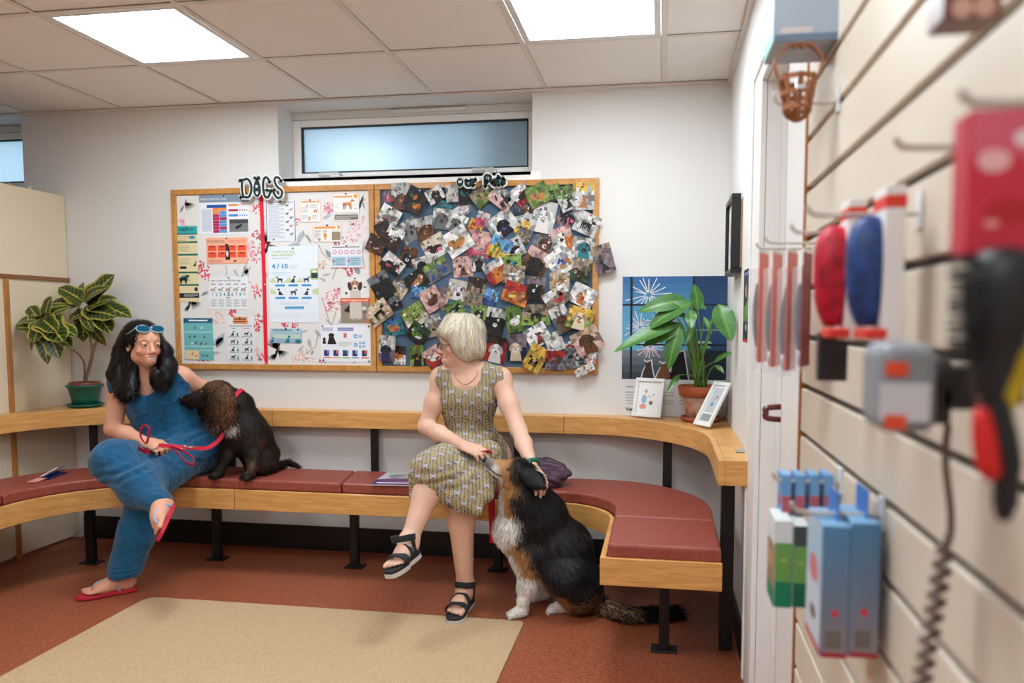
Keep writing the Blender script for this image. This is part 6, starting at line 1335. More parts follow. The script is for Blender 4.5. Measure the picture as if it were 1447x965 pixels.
obj('nose', MB().ball(nose+hdv*.017+np.array([0, 0, .004]), (.013, .014, .012)), mat('black_nose', (24, 22, 24), .25, .5), dg2)
for pe in (P(718, 663, 3.113), P(716, 657, 3.185)):
    eo = obj('eye', MB().ball(pe, .0088), DEYE, dg2); obj('pupil', MB().ball(pe+np.array([-.002, -.006, .002]), .0045), mat('dog_pupil', (12, 10, 10), .05, .8), eo)
obj('mouth_line', MB().tube(spline([P(691, 661, 3.118), P(700, 669, 3.108), P(709, 673, 3.107)], 4), .0028, 6), mat('dog_lip', (40, 32, 32), .4), dg2)
tl = spline([P(850, 858, 3.22), PZ(880, 866, .035), PZ(915, 868, .03), PZ(955, 866, .022)], 6); S = SDF(np.min(tl, 0)-.08, np.max(tl, 0)+.08, .005)
for i in range(len(tl)-1): S.rc(tl[i], tl[i+1], .038-.022*i/len(tl), .038-.022*(i+1)/len(tl), .01)
S.cut((0, 0, .002), (0, 0, -1)); v_, q_ = S.surf(); n_ = normals(v_, q_); to = obj('tail', pydata('tail', v_, q_, np.tile(blk, (len(v_), 1)), True), FUR, dg2)
strands('tail_fur', v_, n_, 3000, lambda p: np.tile(np.array([.85, -.5, -.15]), (len(p), 1)), .06, .0036, lambda p, r: mixc(np.tile(blk*1.6, (len(p), 1)), L3((190, 152, 112)), (r.uniform(-.6, 1, len(p)))*(p[:, 0] < P(900, 868, 3.1)[0]))*r.uniform(.6, 1.3, (len(p), 1)), FUR, to, lift=.25, nseg=4, wave=.006, seed=14)
ld2 = thing('dog_lead', 'red lead hanging straight down from the grey-haired woman\'s lap behind the collie', 'lead', P(699, 766, 3.10))
obj('strap', MB().ribbon(spline([P(683, 637, 3.14), P(690, 638, 3.16), P(694, 648, 3.18), P(694, 690, 3.22), P(694, 725, 3.25), P(696, 767, 3.26)], 6), [(0.9, -.3, .2)]*31, .026, .003), REDN, ld2)
obj('strap', MB().ribbon(spline([P(694, 650, 3.195), P(695, 690, 3.24), P(696, 730, 3.27), P(696, 766, 3.263)], 6), [(0.95, -.2, .1)]*19, .024, .003), REDN, ld2)
# ================================================================ plants
def leafmesh(name, L, Wd, colf, lobes=0, droop=.3, fold=.25, nu=14, nv=9, wavy=0):
    V = []; C_ = []; F = []
    for i in range(nu+1):
        t = i/nu; w = Wd*(math.sin(math.pi*min(1, t**.8))**.75)*(1+lobes*math.sin(t*9.0)*.35) if 0 < t < 1 else .0008
        if t > .85: w = min(w, Wd*(1-t)/.15*.6+.0006)
        for j in range(nv):
            s_ = (j/(nv-1)-.5)*2; x = s_*w; z = -droop*L*t*t+fold*abs(s_)*w+wavy*w*math.sin(t*14+s_*2)*abs(s_); V.append((x, L*t*(1-.15*droop*t), z)); C_.append(colf(t, s_))
    for i in range(nu):
        for j in range(nv-1): a = i*nv+j; F.append((a, a+1, a+nv+1, a+nv))
    n = len(V); th = .0006; V2 = [(x, y, z-th) for x, y, z in V]; F2 = [tuple(reversed([q+n for q in f])) for f in F]
    me = pydata(name, V+V2, F+F2, None, True); a = me.color_attributes.new('Col', 'FLOAT_COLOR', 'POINT'); c = np.ones((2*n, 4), np.float32); c[:n, :3] = C_; c[n:, :3] = np.array(C_)*.8; a.data.foreach_set('color', c.ravel()); return me
LEAF = vmat('leaf_surface', .35, .45)
def orient(base, tip, upv, roll=0):
    y = nrm(np.array(tip)-np.array(base)); x = nrm(np.cross(y, upv)); z = np.cross(x, y); c, s_ = math.cos(roll), math.sin(roll); x, z = x*c+z*s_, z*c-x*s_; M = Matrix.Identity(4)
    for i in range(3): M[i][0], M[i][1], M[i][2], M[i][3] = x[i], y[i], z[i], base[i]
    return M
def croton(t, s_):
    g1, g2, ye = L3((28, 52, 24)), L3((56, 88, 34)), L3((190, 176, 70)); v = (t*8-abs(s_)*1.3) % 1
    if abs(s_) < .10: return ye
    if abs(s_) > .88: return ye*.75
    return g2*.55+ye*.30 if v < .2 and abs(s_) < .85 else (g1*.7+g2*.3 if abs(s_) > .5 else g1)
cm = [leafmesh('leaf', 1, .30, croton, .45, .28, .12, 48, 19), leafmesh('leaf', 1, .24, croton, .25, .45, .2, 48, 19), leafmesh('leaf', 1, .34, croton, .6, .15, .15, 48, 19)]
for q in cm: q.materials.append(LEAF)
pc = P(121, 572, 3.72); pc = np.array([pc[0], 3.72, ZS1])
pt = thing('potted_croton', 'croton with yellow-veined dark leaves in a green plastic pot on the left of the shelf', 'potted plant', pc)
GREENP = mat('green_plastic', (14, 88, 72), .35, .45); r_ = .085
obj('saucer', MB().lathe([(.06, 0), (.085, .006), (.094, .018), (.088, .02), (.08, .01), (.01, .008)], pc, 36), GREENP, pt)
obj('pot', MB().lathe([(.058, .009), (.064, .012), (.072, .06), (.084, .108), (.095, .118), (.096, .126), (.088, .127), (.08, .11), (.05, .1)], pc, 36), GREENP, pt)
BRP = mat('brown_plastic', (116, 62, 40), .5); obj('inner_pot', MB().lathe([(.07, .10), (.076, .125), (.078, .14), (.072, .141), (.070, .132), (.02, .13)], pc, 32), BRP, pt)
obj('soil', MB().lathe([(.069, .126), (.068, .134), (.03, .136), (.004, .137)], pc, 24), mat('potting_soil', (52, 36, 26), .95, var=(120, (84, 60, 44), .2), bump=(150, .8)), pt)
STEM = mat('croton_stem', (150, 124, 96), .7, var=(60, (120, 92, 66), .2)); cA = P(121, 433, 3.70); cB = P(60, 455, 3.47)
c0 = pc+np.array([.0, 0, .13])
obj('stem', MB().tube(spline([c0, P(132, 495, 3.70), P(139, 470, 3.70), P(132, 445, 3.70), cA], 6), [.0075]*12+[.006]*13, 8), STEM, pt)
obj('stem', MB().tube(spline([c0+np.array([.004, -.004, 0]), P(131, 505, 3.70), P(128, 480, 3.68), P(124, 445, 3.69)], 6), .006, 8), STEM, pt)
obj('stem', MB().tube(spline([c0+np.array([-.004, 0, .002]), P(118, 510, 3.66), P(98, 490, 3.58), P(86, 484, 3.54), P(70, 470, 3.49), cB], 6), .0055, 8), STEM, pt)
RL = random.Random(5)
def croton_leaves(c, tips, k0=0):
    for i, (x, y, dy) in enumerate(tips):
        tp = P(x, y, c[1]+dy); b = c+np.array([RL.uniform(-.012, .012), RL.uniform(-.012, .012), RL.uniform(-.035, .03)])+(tp-c)*.08; L = np.linalg.norm(tp-b); M = orient(b, tp, nrm(np.array([RL.uniform(-.2, .2), -.75, .75])), RL.uniform(-.35, .35)); me = cm[(i+k0) % 3]
        tw = max(L, .11)*RL.uniform(.95, 1.1); obj('leaf', me, None, pt, mw=M @ Matrix.Diagonal((tw, L*1.12, tw, 1)))
croton_leaves(cA, [(82, 402, -.02), (108, 396, .03), (152, 390, -.02), (175, 434, -.03), (121, 456, -.12), (99, 448, -.08), (154, 458, -.06), (134, 481, -.06), (115, 478, -.04), (143, 466, .02), (138, 412, -.1), (98, 420, -.1), (160, 424, .03), (128, 402, -.09), (72, 424, -.03), (150, 440, -.1), (110, 465, .03)])
croton_leaves(cB, [(17, 445, -.02), (24, 461, -.05), (64, 422, -.03), (62, 498, -.09), (80, 500, -.04), (99, 480, -.02), (34, 488, -.05), (46, 478, -.1), (99, 462, -.04), (82, 430, -.02), (40, 432, .03), (70, 458, -.11), (30, 474, .03), (84, 474, -.09), (52, 440, -.09)], 1)
def lily(t, s_):
    g1, g2 = L3((58, 106, 42)), L3((92, 140, 62))
    if abs(s_) < .06: return L3((100, 148, 70))
    return g1 if int(t*16+abs(s_)*3) % 2 else g1*.7+g2*.3
lm = [leafmesh('leaf', 1, .20, lily, 0, .35, .18, 18, 9), leafmesh('leaf', 1, .26, lily, 0, .2, .12, 18, 9, .06), leafmesh('leaf', 1, .13, lily, 0, .2, .25, 16, 7)]
for q in lm: q.materials.append(LEAF)
qc = np.array([.188, 3.70, ZS1])
pt = thing('potted_peace_lily', 'peace lily in a weathered terracotta pot standing in the right corner of the shelf', 'potted plant', qc)
TERR = mat('weathered_terracotta', (164, 92, 62), .85, .2, var=(22, (196, 170, 150), .16), bump=(60, .2)); TERC = mat('terracotta', (170, 90, 60), .8, .2)
obj('saucer', MB().lathe([(.075, 0), (.092, .006), (.097, .022), (.09, .023), (.082, .01), (.01, .008)], qc, 36), TERC, pt)
obj('pot', MB().lathe([(.062, .010), (.068, .012), (.092, .125), (.08, .126), (.06, .12)], qc, 40), TERR, pt)
obj('pot_rim', MB().lathe([(.094, .122), (.104, .126), (.112, .172), (.102, .174), (.098, .15)], qc, 40), TERC, pt); obj('soil', MB().lathe([(.098, .145), (.097, .155), (.03, .158), (.004, .158)], qc, 24), MATS['potting_soil'], pt)
def D_(cx, cy): return 860+cx/3.86, 370+cy/3.86
PET = mat('green_petiole', (104, 146, 66), .45)
for i, (bx_, by_, tx, ty, Yb, Yt, k) in enumerate([(430, 212, 185, 222, 3.60, 3.52, 0), (487, 268, 478, 118, 3.64, 3.66, 1), (452, 222, 212, 306, 3.58, 3.50, 0), (398, 338, 38, 430, 3.58, 3.46, 2), (390, 352, 308, 556, 3.55, 3.47, 0), (600, 232, 668, 400, 3.34, 3.22, 1), (395, 250, 300, 330, 3.62, 3.6, 0), (470, 330, 420, 440, 3.56, 3.5, 2), (520, 300, 560, 380, 3.66, 3.6, 2), (420, 300, 330, 250, 3.6, 3.6, 0), (576, 545, 660, 484, 3.62, 3.55, 2), (450, 262, 447, 342, 3.52, 3.44, 1), (385, 616, 328, 692, 3.58, 3.50, 2), (390, 372, 195, 416, 3.56, 3.50, 0), (585, 565, 624, 590, 3.60, 3.55, 2), (350, 250, 245, 205, 3.66, 3.68, 0), (500, 470, 545, 455, 3.66, 3.62, 2), (440, 210, 520, 235, 3.68, 3.62, 0), (600, 300, 545, 330, 3.68, 3.64, 2), (380, 300, 280, 290, 3.70, 3.72, 0)]):
    b = P(*D_(bx_, by_), Yb); t = P(*D_(tx, ty), Yt); L = np.linalg.norm(t-b); r0 = qc+np.array([RL.uniform(-.03, .03), RL.uniform(-.03, .03), .155])
    obj('petiole', MB().tube(spline([r0, r0*.5+b*.5+np.array([(b-r0)[0]*-.08, 0, .03]), b], 6), [.0045]*4+[.004]*4+[.003]*5, 6), PET, pt)
    M = orient(b, t, nrm(np.array([.1, -.8, .6])), RL.uniform(-.3, .3)); tw = max(L, .10)*1.02; obj('leaf', lm[k], None, pt, mw=M @ Matrix.Diagonal((tw, L*1.06, tw, 1)))

# ================================================================ things on the shelf
# firework poster leaning on the back wall
a = P(880, 391, 3.842); b = P(1029, 583, 3.842); wS, hS = b[0]-a[0]-.006, a[2]-ZS1-.001
s = Print(wS, hS, (226, 224, 222), .003)
hB_ = .735
for i in range(14):
    t = i/13; c = (int(54+46*math.sin(t*2.2)), int(104+66*math.sin(t*2.4)), int(154+50*math.sin(t*2.3))) if t < .72 else (int(120-220*(t-.72)), int(132-230*(t-.72)), int(140-230*(t-.72)))
    s.rect(0, hB_*i/14, .66, hB_*(i+1)/14, c, 1); s.rect(.66, hB_*i/14, 1, hB_*(i+1)/14, (int(30+16*math.sin(t*3)), int(58+20*math.sin(t*3)), int(96+26*math.sin(t*3))) if t < .72 else (32, 40, 52), 1)
def burst(u, v, r, n, col, sd):
    q = random.Random(sd)
    for i in range(n):
        a_ = 6.283*i/n+q.uniform(-.1, .1); R_ = r*q.uniform(.55, 1); s.line([(u+.15*R_*math.cos(a_), v+.15*R_*math.sin(a_)*wS/hS), (u+R_*math.cos(a_), min(hB_-.005, max(.005, v+R_*math.sin(a_)*wS/hS)))], .007, col, 3)
burst(.25, .13, .23, 17, (236, 232, 228), 1); burst(.17, .36, .17, 17, (240, 216, 220), 2); burst(.27, .5, .15, 20, (244, 214, 224), 3); burst(.34, .33, .11, 15, (236, 214, 196), 4); burst(.46, .3, .09, 12, (230, 160, 150), 5)
for u in (.075, .66): s.rect(u, 0, u+.022, hB_, (24, 28, 36), 4)
for v in (.195, .48): s.rect(0, v, 1, v+.012, (24, 30, 40), 4)
def sil(pts, col, L=5): s.poly([(p[0], p[1]) for p in pts], col, L)
for off, c in ((.012, (214, 218, 222)), (0, None)):
    for (u, w_, top, cc) in ((.25, .06, .60, (64, 52, 44)), (.4, .075, .61, (110, 72, 48)), (.545, .085, .53, (20, 22, 26))):
        col = c or cc; q = off; sil([(u-w_-q, hB_-.004), (u-w_*.75-q, top+.08), (u-w_*.4, top+.04-q), (u-w_*.5-q, top-q), (u-.01, top+.015-q), (u+w_*.45+q, top-q), (u+w_*.6+q, top+.05), (u+w_+q, hB_-.004)], col, 5 if c else 6)
s.text('Make fireworks celebrations,', .42, .385, .017, (196, 210, 224), 7, fit=.54).text('calmer...', .55, .43, .017, (196, 210, 224), 7).text('Try Calmex.', .6, .475, .024, (236, 240, 244), 7, bold=.02, fit=.25)
s.text('Calmex. The great pet', .04, .795, .012, (60, 62, 70), 3, bold=.02).lines(.04, .82, .5, .92, 5, (170, 172, 178), .003).lines(.55, .80, .95, .92, 5, (170, 172, 178), .003); s.text('Vet', .04, .965, .026, (40, 44, 80), 3, bold=.03)
po_ = obj('firework_poster', s.m.mesh('firework_poster'), PRN, None, mw=wallmat(((a[0]+b[0])/2-.003, 3.838, ZS1+.001+hS/2), 0, 0)); tag(po_, 'blue firework poster for a calming product, standing on the shelf behind the peace lily', 'poster')
# two small white photo frames leaning on the shelf
def pframe(w_, h_, c, yaw, tilt, label, art):
    M = Matrix.Translation(Vector(c)) @ Matrix.Rotation(yaw, 4, 'Z') @ Matrix.Rotation(math.pi/2-tilt, 4, 'X') @ Matrix.Translation((0, h_/2, 0))
    t = thing('photo_frame', label, 'photo frame', c); WF = mat('white_frame_wood', (230, 230, 228), .45); e = .018
    for nm, p in (('frame_bar', (-w_/2, -h_/2, w_/2, -h_/2+e)), ('frame_bar', (-w_/2, h_/2-e, w_/2, h_/2)), ('frame_bar', (-w_/2, -h_/2+e, -w_/2+e, h_/2-e)), ('frame_bar', (w_/2-e, -h_/2+e, w_/2, h_/2-e))):
        me = MB().bx((p[0], p[1], 0), (p[2], p[3], .014)).mesh(bevel=.002, seg=1); me.materials.append(WF); obj(nm, me, None, t, mw=M)
    pr = Print(w_-2*e, h_-2*e, (232, 230, 226)); art(pr); me = pr.m.mesh('picture'); me.materials.append(PRN); obj('picture', me, None, t, mw=M @ Matrix.Translation((0, 0, .004)))
    me = MB().bx((-.012, -h_*.5+.004, -.0041), (.012, h_*.3, -.001)).mesh(); me.materials.append(mat('frame_back', (150, 120, 84), .8)); obj('backing_strut', me, None, t, mw=M)
def art1(p): p.disc(.3, .55, .12, .2, (150, 178, 206)).disc(.36, .3, .07, .08, (210, 160, 120), 3).disc(.28, .78, .16, .12, (222, 150, 140)).disc(.62, .66, .09, .09, (120, 110, 104)).line([(.4, .5), (.7, .45)], .015, (190, 180, 120)).disc(.52, .45, .04, .03, (176, 184, 120)).disc(.7, .4, .05, .03, (150, 160, 150))
def art2(p): p.rect(.06, .05, .94, .72, (186, 190, 192)).disc(.45, .5, .12, .14, (70, 140, 190)).disc(.5, .36, .08, .07, (190, 160, 120), 3).disc(.6, .3, .07, .1, (110, 116, 122)).disc(.35, .6, .08, .06, (220, 190, 120), 3).rect(.06, .76, .94, .95, (150, 152, 154))
c1 = PZ(914, 589, ZS1); pframe(.155, .20, (c1[0], c1[1]-.05, ZS1+.004), -.36, .30, 'white photo frame with a pastel drawing, left of the terracotta pot', art1)
c2 = PZ(996, 602, ZS1); pframe(.115, .23, (.185, 3.47, ZS1+.004), -.95, .56, 'tilted white photo frame with a small drawing, right of the terracotta pot', art2)
# black framed picture and small poster on the right wall
y0_, y1_ = PX(1042, 330, XR-.045)[1], PX(1025, 330, XR-.045)[1]; z0_, z1_ = PX(1030, 387, XR-.045)[2], PX(1030, 281, XR-.045)[2]; y1_ = min(y1_, YW-.02); y0_ = y1_-.30
t = thing('framed_picture', 'black framed picture seen edge-on, hung on the right wall by the corner', 'picture', (XR-.02, (y0_+y1_)/2, z0_)); BF = mat('black_frame_wood', (28, 26, 26), .4); e = .02
for p in ((y0_, z0_, y1_, z0_+e), (y0_, z1_-e, y1_, z1_), (y0_, z0_+e, y0_+e, z1_-e), (y1_-e, z0_+e, y1_, z1_-e)): obj('frame_bar', MB().bx((XR-.045, p[0], p[1]), (XR-.008, p[2], p[3])).mesh(bevel=.002, seg=1), BF, t)
pr = Print(y1_-y0_-2*e, z1_-z0_-2*e, (226, 222, 220)); pr.disc(.5, .4, .25, .2, (196, 150, 140)).disc(.45, .7, .2, .16, (120, 130, 170)).disc(.6, .6, .12, .2, (190, 60, 70), 3)
me = pr.m.mesh('picture'); me.materials.append(PRN); RW = Matrix.Rotation(-math.pi/2, 4, 'Z') @ Matrix.Rotation(math.pi/2, 4, 'X'); obj('picture', me, None, t, mw=Matrix.Translation((XR-.030, (y0_+y1_)/2, (z0_+z1_)/2)) @ RW)
obj('backing', MB().bx((XR-.008, y0_-.004, z0_+.02), (XR-.001, y1_-.01, z1_-.03)), mat('frame_back', (150, 120, 84), .8), t)
ya, yb_ = PX(1062, 430, XR)[1], PX(1051, 430, XR)[1]; za, zb = PX(1056, 484, XR)[2], PX(1056, 380, XR)[2]
pr = Print(yb_-ya, zb-za, (24, 34, 52)); pr.rect(0, .96, 1, 1, (214, 40, 36)).disc(.35, .3, .12, .1, (190, 150, 130)).disc(.65, .42, .14, .12, (150, 110, 100)).rect(0, .5, 1, .72, (84, 120, 60)).disc(.5, .55, .2, .12, (110, 150, 80), 3).rect(.1, .04, .9, .08, (120, 130, 190)).disc(.4, .8, .1, .05, (190, 190, 200)); o = obj('wall_leaflet', pr.m.mesh('wall_leaflet'), PRN, None, mw=Matrix.Translation((XR-.0008, (ya+yb_)/2, (za+zb)/2)) @ RW); tag(o, 'small dark poster with a red lower edge on the right wall beside the door', 'poster')
q = PZ(1047, 638, ZS1); o = obj('label_holder', MB().bx((q[0]-.02, q[1]-.03, ZS1+.0005), (min(q[0]+.022, XR-.003), q[1]+.03, ZS1+.006)).mesh(bevel=.0015, seg=1), mat('silver_plate', (190, 190, 192), .3, .5, .7)); tag(o, 'flat silver label plate on the right end of the shelf', 'label plate')

# ================================================================ things on the bench
q = PZ(88, 667, ZQ+.006); q2 = PZ(46, 681, ZQ+.004); d = nrm(q2-q); n_ = np.cross((0, 0, 1), d)
t = thing('folded_leaflets', 'dark blue folded leaflets with a pink end lying on the left bench pad', 'leaflet', (*((q+q2)/2)[:2], ZQ))
for i, (c, a_, off) in enumerate((((36, 60, 116), .05, .0), ((30, 50, 100), -.04, .012), ((60, 80, 140), .0, .024))):
    dd = nrm(d+n_*a_); obj('leaflet_fold', MB().ribbon([q+n_*.0+(0, 0, off), q+dd*.10+(0, 0, off*.7), q+dd*.16+(0, 0, off*.25-.002)], nrm(n_+np.array([0, 0, .25*i])), .055, .002), mat('leaflet_blue_%d' % i, c, .35), t)
obj('pink_end', MB().ribbon([q+d*.155+(0, 0, .004), q+d*.23+(0, 0, .0)], n_, .05, .0015), mat('leaflet_pink', (226, 150, 140), .5), t); obj('white_stripe', MB().ribbon([q+d*.02+n_*-.012+(0, 0, .0275), q+d*.15+n_*-.012+(0, 0, .010)], n_, .008, .001), mat('paper_white', (230, 230, 230), .6), t)
# magazine near the front edge of the pad
cs = [PZ(543, 668, ZQ+.004), PZ(597, 669, ZQ+.004), PZ(590, 688, ZQ+.004), PZ(529, 690, ZQ+.004)]; mc = sum(cs)/4; ex = nrm(cs[1]-cs[0]); wM, hM = .215, .29
s = Print(wM, hM, (196, 198, 202), .005); s.rect(0, .62, 1, 1, (92, 44, 104)).disc(.55, .4, .34, .3, (168, 168, 170)).disc(.62, .42, .22, .16, (200, 190, 172), 3).disc(.35, .3, .2, .12, (130, 134, 138), 3).poly([(0, .62), (1, .62), (.7, .52), (.4, .5)], (120, 76, 130), 4).rect(.1, .82, .88, .9, (226, 214, 230), 3).rect(.15, .72, .85, .75, (170, 140, 180), 3)
yawm = math.atan2(ex[1], ex[0]); mgo = obj('magazine', s.m.mesh('magazine'), PRN, None, mw=Matrix.Translation((mc[0]-.01, mc[1]+.03, ZQ+.0008)) @ Matrix.Rotation(yawm, 4, 'Z')); tag(mgo, 'purple and grey magazine lying on the bench beside the woman in the dress', 'magazine')
# purple coat lying on the bench
S = SDF((-.85, 3.36, ZQ-.01), (-.30, 3.72, .72), .0045); g0 = P(805, 667, 3.52)
S.chain([P(752, 665, 3.58), P(775, 664, 3.57), P(795, 667, 3.55), P(803, 668, 3.54)], [.058, .05, .026, .006], .05); S.chain([P(750, 680, 3.47), P(780, 679, 3.47), P(803, 671, 3.50)], [.03, .026, .006], .06); S.rc(P(735, 670, 3.56), P(755, 668, 3.56), .066, .06, .05)
S.rc(P(776, 667, 3.44), P(796, 661, 3.46), .012, .010, .01, None, 's')
S.cut((0, 0, ZQ+.0008), (0, 0, -1)); V, Q = S.surf(); N = normals(V, Q); V2 = V+N*(.008*np.abs(np.sin(V@np.array([26., 40., 70.])+2.5*wnoise(V, 16, 77, 4, 1.5)))+.004*wnoise(V, 40, 78)-.006)[:, None]; V2[:, 2] = np.maximum(V2[:, 2], ZQ+.0008)
tag(obj('purple_coat', pydata('purple_coat', V2, Q, None, True), mat('plum_nylon', (84, 58, 78), .5, .4, var=(40, (70, 44, 64), .3))), 'crumpled plum purple coat lying on the bench behind the collie', 'coat')
# ================================================================ slatted display panel and the goods on it
XS = .300; ZG0 = 1.003+.04; GP = .1045; SY0 = .12
sw = thing('slatwall_panel', 'cream slatted display panel with dark grooves filling the right side', 'display panel', (XS+.01, 1.0, .04))
SLAT = mat('cream_slat_laminate', (218, 206, 188), .45, .35, var=(2, (211, 198, 179), .3)); GRV = mat('dark_groove', (86, 80, 78), .7)
sm = MB().box((0, 0, 0), (.014, YS-SY0-.004, GP-.012)).mesh('slat', bevel=.002, seg=1); sm.materials.append(SLAT)
for k in range(-9, 13): obj('slat', sm, None, sw, mw=Matrix.Translation((XS+.007, (YS+SY0)/2-.002, ZG0+GP*(k+.5))))
obj('groove_back', MB().bx((XS+.0142, SY0, ZG0-9*GP), (XR-.0005, YS-.002, ZG0+13*GP)), GRV, sw)
PRG = mat('hook_wire', (196, 188, 178), .35, .5, .5); CLIPW = mat('white_hook_plate', (226, 226, 226), .4)
def hook(Y, Zg, L, label, up=.02, r=.0032, plate=True):
    t = thing('display_hook', label, 'hook', (XS, Y, Zg), 'display hooks')
    obj('prong', MB().tube(spline([(XS-.002, Y, Zg), (XS-L*.5, Y, Zg), (XS-L*.88, Y, Zg+.001), (XS-L*.97, Y, Zg+up*.4), (XS-L, Y, Zg+up)], 5), r, 8), PRG, t)
    if plate: obj('plate', MB().box((XS-.002, Y, Zg+.004), (.0038, .022, .045)).mesh(bevel=.001, seg=1), CLIPW, t)
    return t
def slab(name, label, cat, c, d, paper, draw=None, ydraw=None, parts=(), group=None, gloss=.35):
    """a carton or card: d = (thickness along x, length along y, height); draw prints its front (facing -x), ydraw its near edge (facing -y)"""
    t = thing(name, label, cat, (c[0], c[1], c[2]-d[2]/2), group); c = np.array(c, float)
    obj('carton', MB().box(c, d).mesh(bevel=.0015, seg=1), mat(name+'_%d_%d_%d' % tuple(paper), paper, gloss), t)
    if draw:
        p = Print(d[1]*.985, d[2]*.985, paper, .0002); draw(p); me = p.m.mesh('front_print'); me.materials.append(PRN); obj('front_print', me, None, t, mw=Matrix.Translation((c[0]-d[0]/2-.0001, c[1], c[2])) @ Matrix.Rotation(-math.pi/2, 4, 'Z') @ Matrix.Rotation(math.pi/2, 4, 'X'))
    if ydraw:
        p = Print(d[0]*.96, d[2]*.985, paper, .0002); ydraw(p); me = p.m.mesh('edge_print'); me.materials.append(PRN); obj('edge_print', me, None, t, mw=wallmat((c[0], c[1]-d[1]/2-.0001, c[2])))
    return t
def onwall(x, y): return PX(x, y, XS)
# --- top: grey-green carton, brown basket muzzle
yA = 1.42; a = P(1092, 0, yA); b = P(1188, 55, yA)
def bgreen(p): p.rect(0, .75, 1, 1, (120, 196, 176)).rect(0, 0, 1, .2, (210, 214, 218)).disc(.5, .4, .2, .16, (60, 70, 80))
tp = slab('grey_carton', 'grey and pale green carton hanging at the top of the slatted panel', 'box', ((a[0]+b[0])/2, yA+.06, b[2]+.06), (b[0]-a[0]-.004, .12, .12), (150, 160, 172), bgreen, lambda p: p.rect(.1, .8, .6, .88, (190, 180, 176)).rect(0, .9, 1, 1, (96, 112, 130)))
hk = P(1165, 112, 1.40); hook(1.40, ZG0+GP*np.round((P(1165, 112, 1.40)[2]-ZG0)/GP), .11, 'hook holding the brown basket muzzle near the top of the panel')
LEA = mat('tan_leather', (158, 96, 54), .45, .4, var=(60, (128, 72, 38), .25)); mc = P(1127, 125, 1.40)
t = thing('basket_muzzle', 'tan brown basket muzzle hanging from a hook on the slatted panel', 'muzzle', mc+np.array([0, 0, -.06]))
for i, z in enumerate((-.035, -.01, .015)): obj('hoop', MB().ribbon([mc+np.array([(.024+.004*i)*math.cos(q), (.024+.004*i)*math.sin(q), z]) for q in np.linspace(0, 6.2832, 20)], (0, 0, 1), .008, .003), LEA, t)
for q in np.linspace(0, 6.2832, 9)[:-1]: obj('bar', MB().ribbon(spline([mc+np.array([.006*math.cos(q), .006*math.sin(q), -.056]), mc+np.array([.021*math.cos(q), .021*math.sin(q), -.044]), mc+np.array([.025*math.cos(q), .025*math.sin(q), -.02]), mc+np.array([.033*math.cos(q), .033*math.sin(q), .02])], 4), (-math.sin(q), math.cos(q), 0), .008, .003), LEA, t)
for e in (-1, 1): obj('strap', MB().ribbon(spline([mc+np.array([e*.033, 0, .018]), mc+np.array([e*.04, 0, .05]), mc+np.array([e*.015, 0, .075]), mc+np.array([-e*.01, 0, .07])], 5), (0, 1, 0), .014, .003), LEA, t)
obj('buckle', MB().box(mc+np.array([.0, -.028, .0]), (.016, .004, .018)).mesh(bevel=.001, seg=1), METAL, t)
# --- upper right: brown packet end, two bare hooks
q = P(1375, 24, .66); slab('brown_packet', 'brown packet with two pale discs cut off at the top edge', 'packet', (q[0], .68, q[2]+.05), (.044, .04, .10), (112, 66, 48), None, lambda p: p.disc(.3, .93, .2, .2, (206, 160, 140)).disc(.7, .93, .2, .2, (206, 160, 140)))
for (x, y, Y, lb) in ((1266, 210, .77, 'bare grey hook left of the pink packet'), (1358, 148, .56, 'bare grey hook above the pink packet')): hook(Y, P(x, y, Y)[2], XS-P(x, y, Y)[0], lb, .010, .0034, False)
# --- pink packet
q = P(1412, 258, .56); slab('pink_packet', 'pink and red treat packet hanging at the right edge', 'packet', (q[0]+.006, .575, q[2]), (.052, .03, .10), (196, 44, 66), None, lambda p: p.rect(0, 0, 1, .32, (206, 90, 110)).disc(.3, .35, .22, .16, (226, 170, 170)).disc(.7, .2, .16, .12, (230, 206, 206)).disc(.5, .7, .3, .2, (176, 30, 46)).disc(.3, .78, .1, .05, (230, 150, 140), 3))
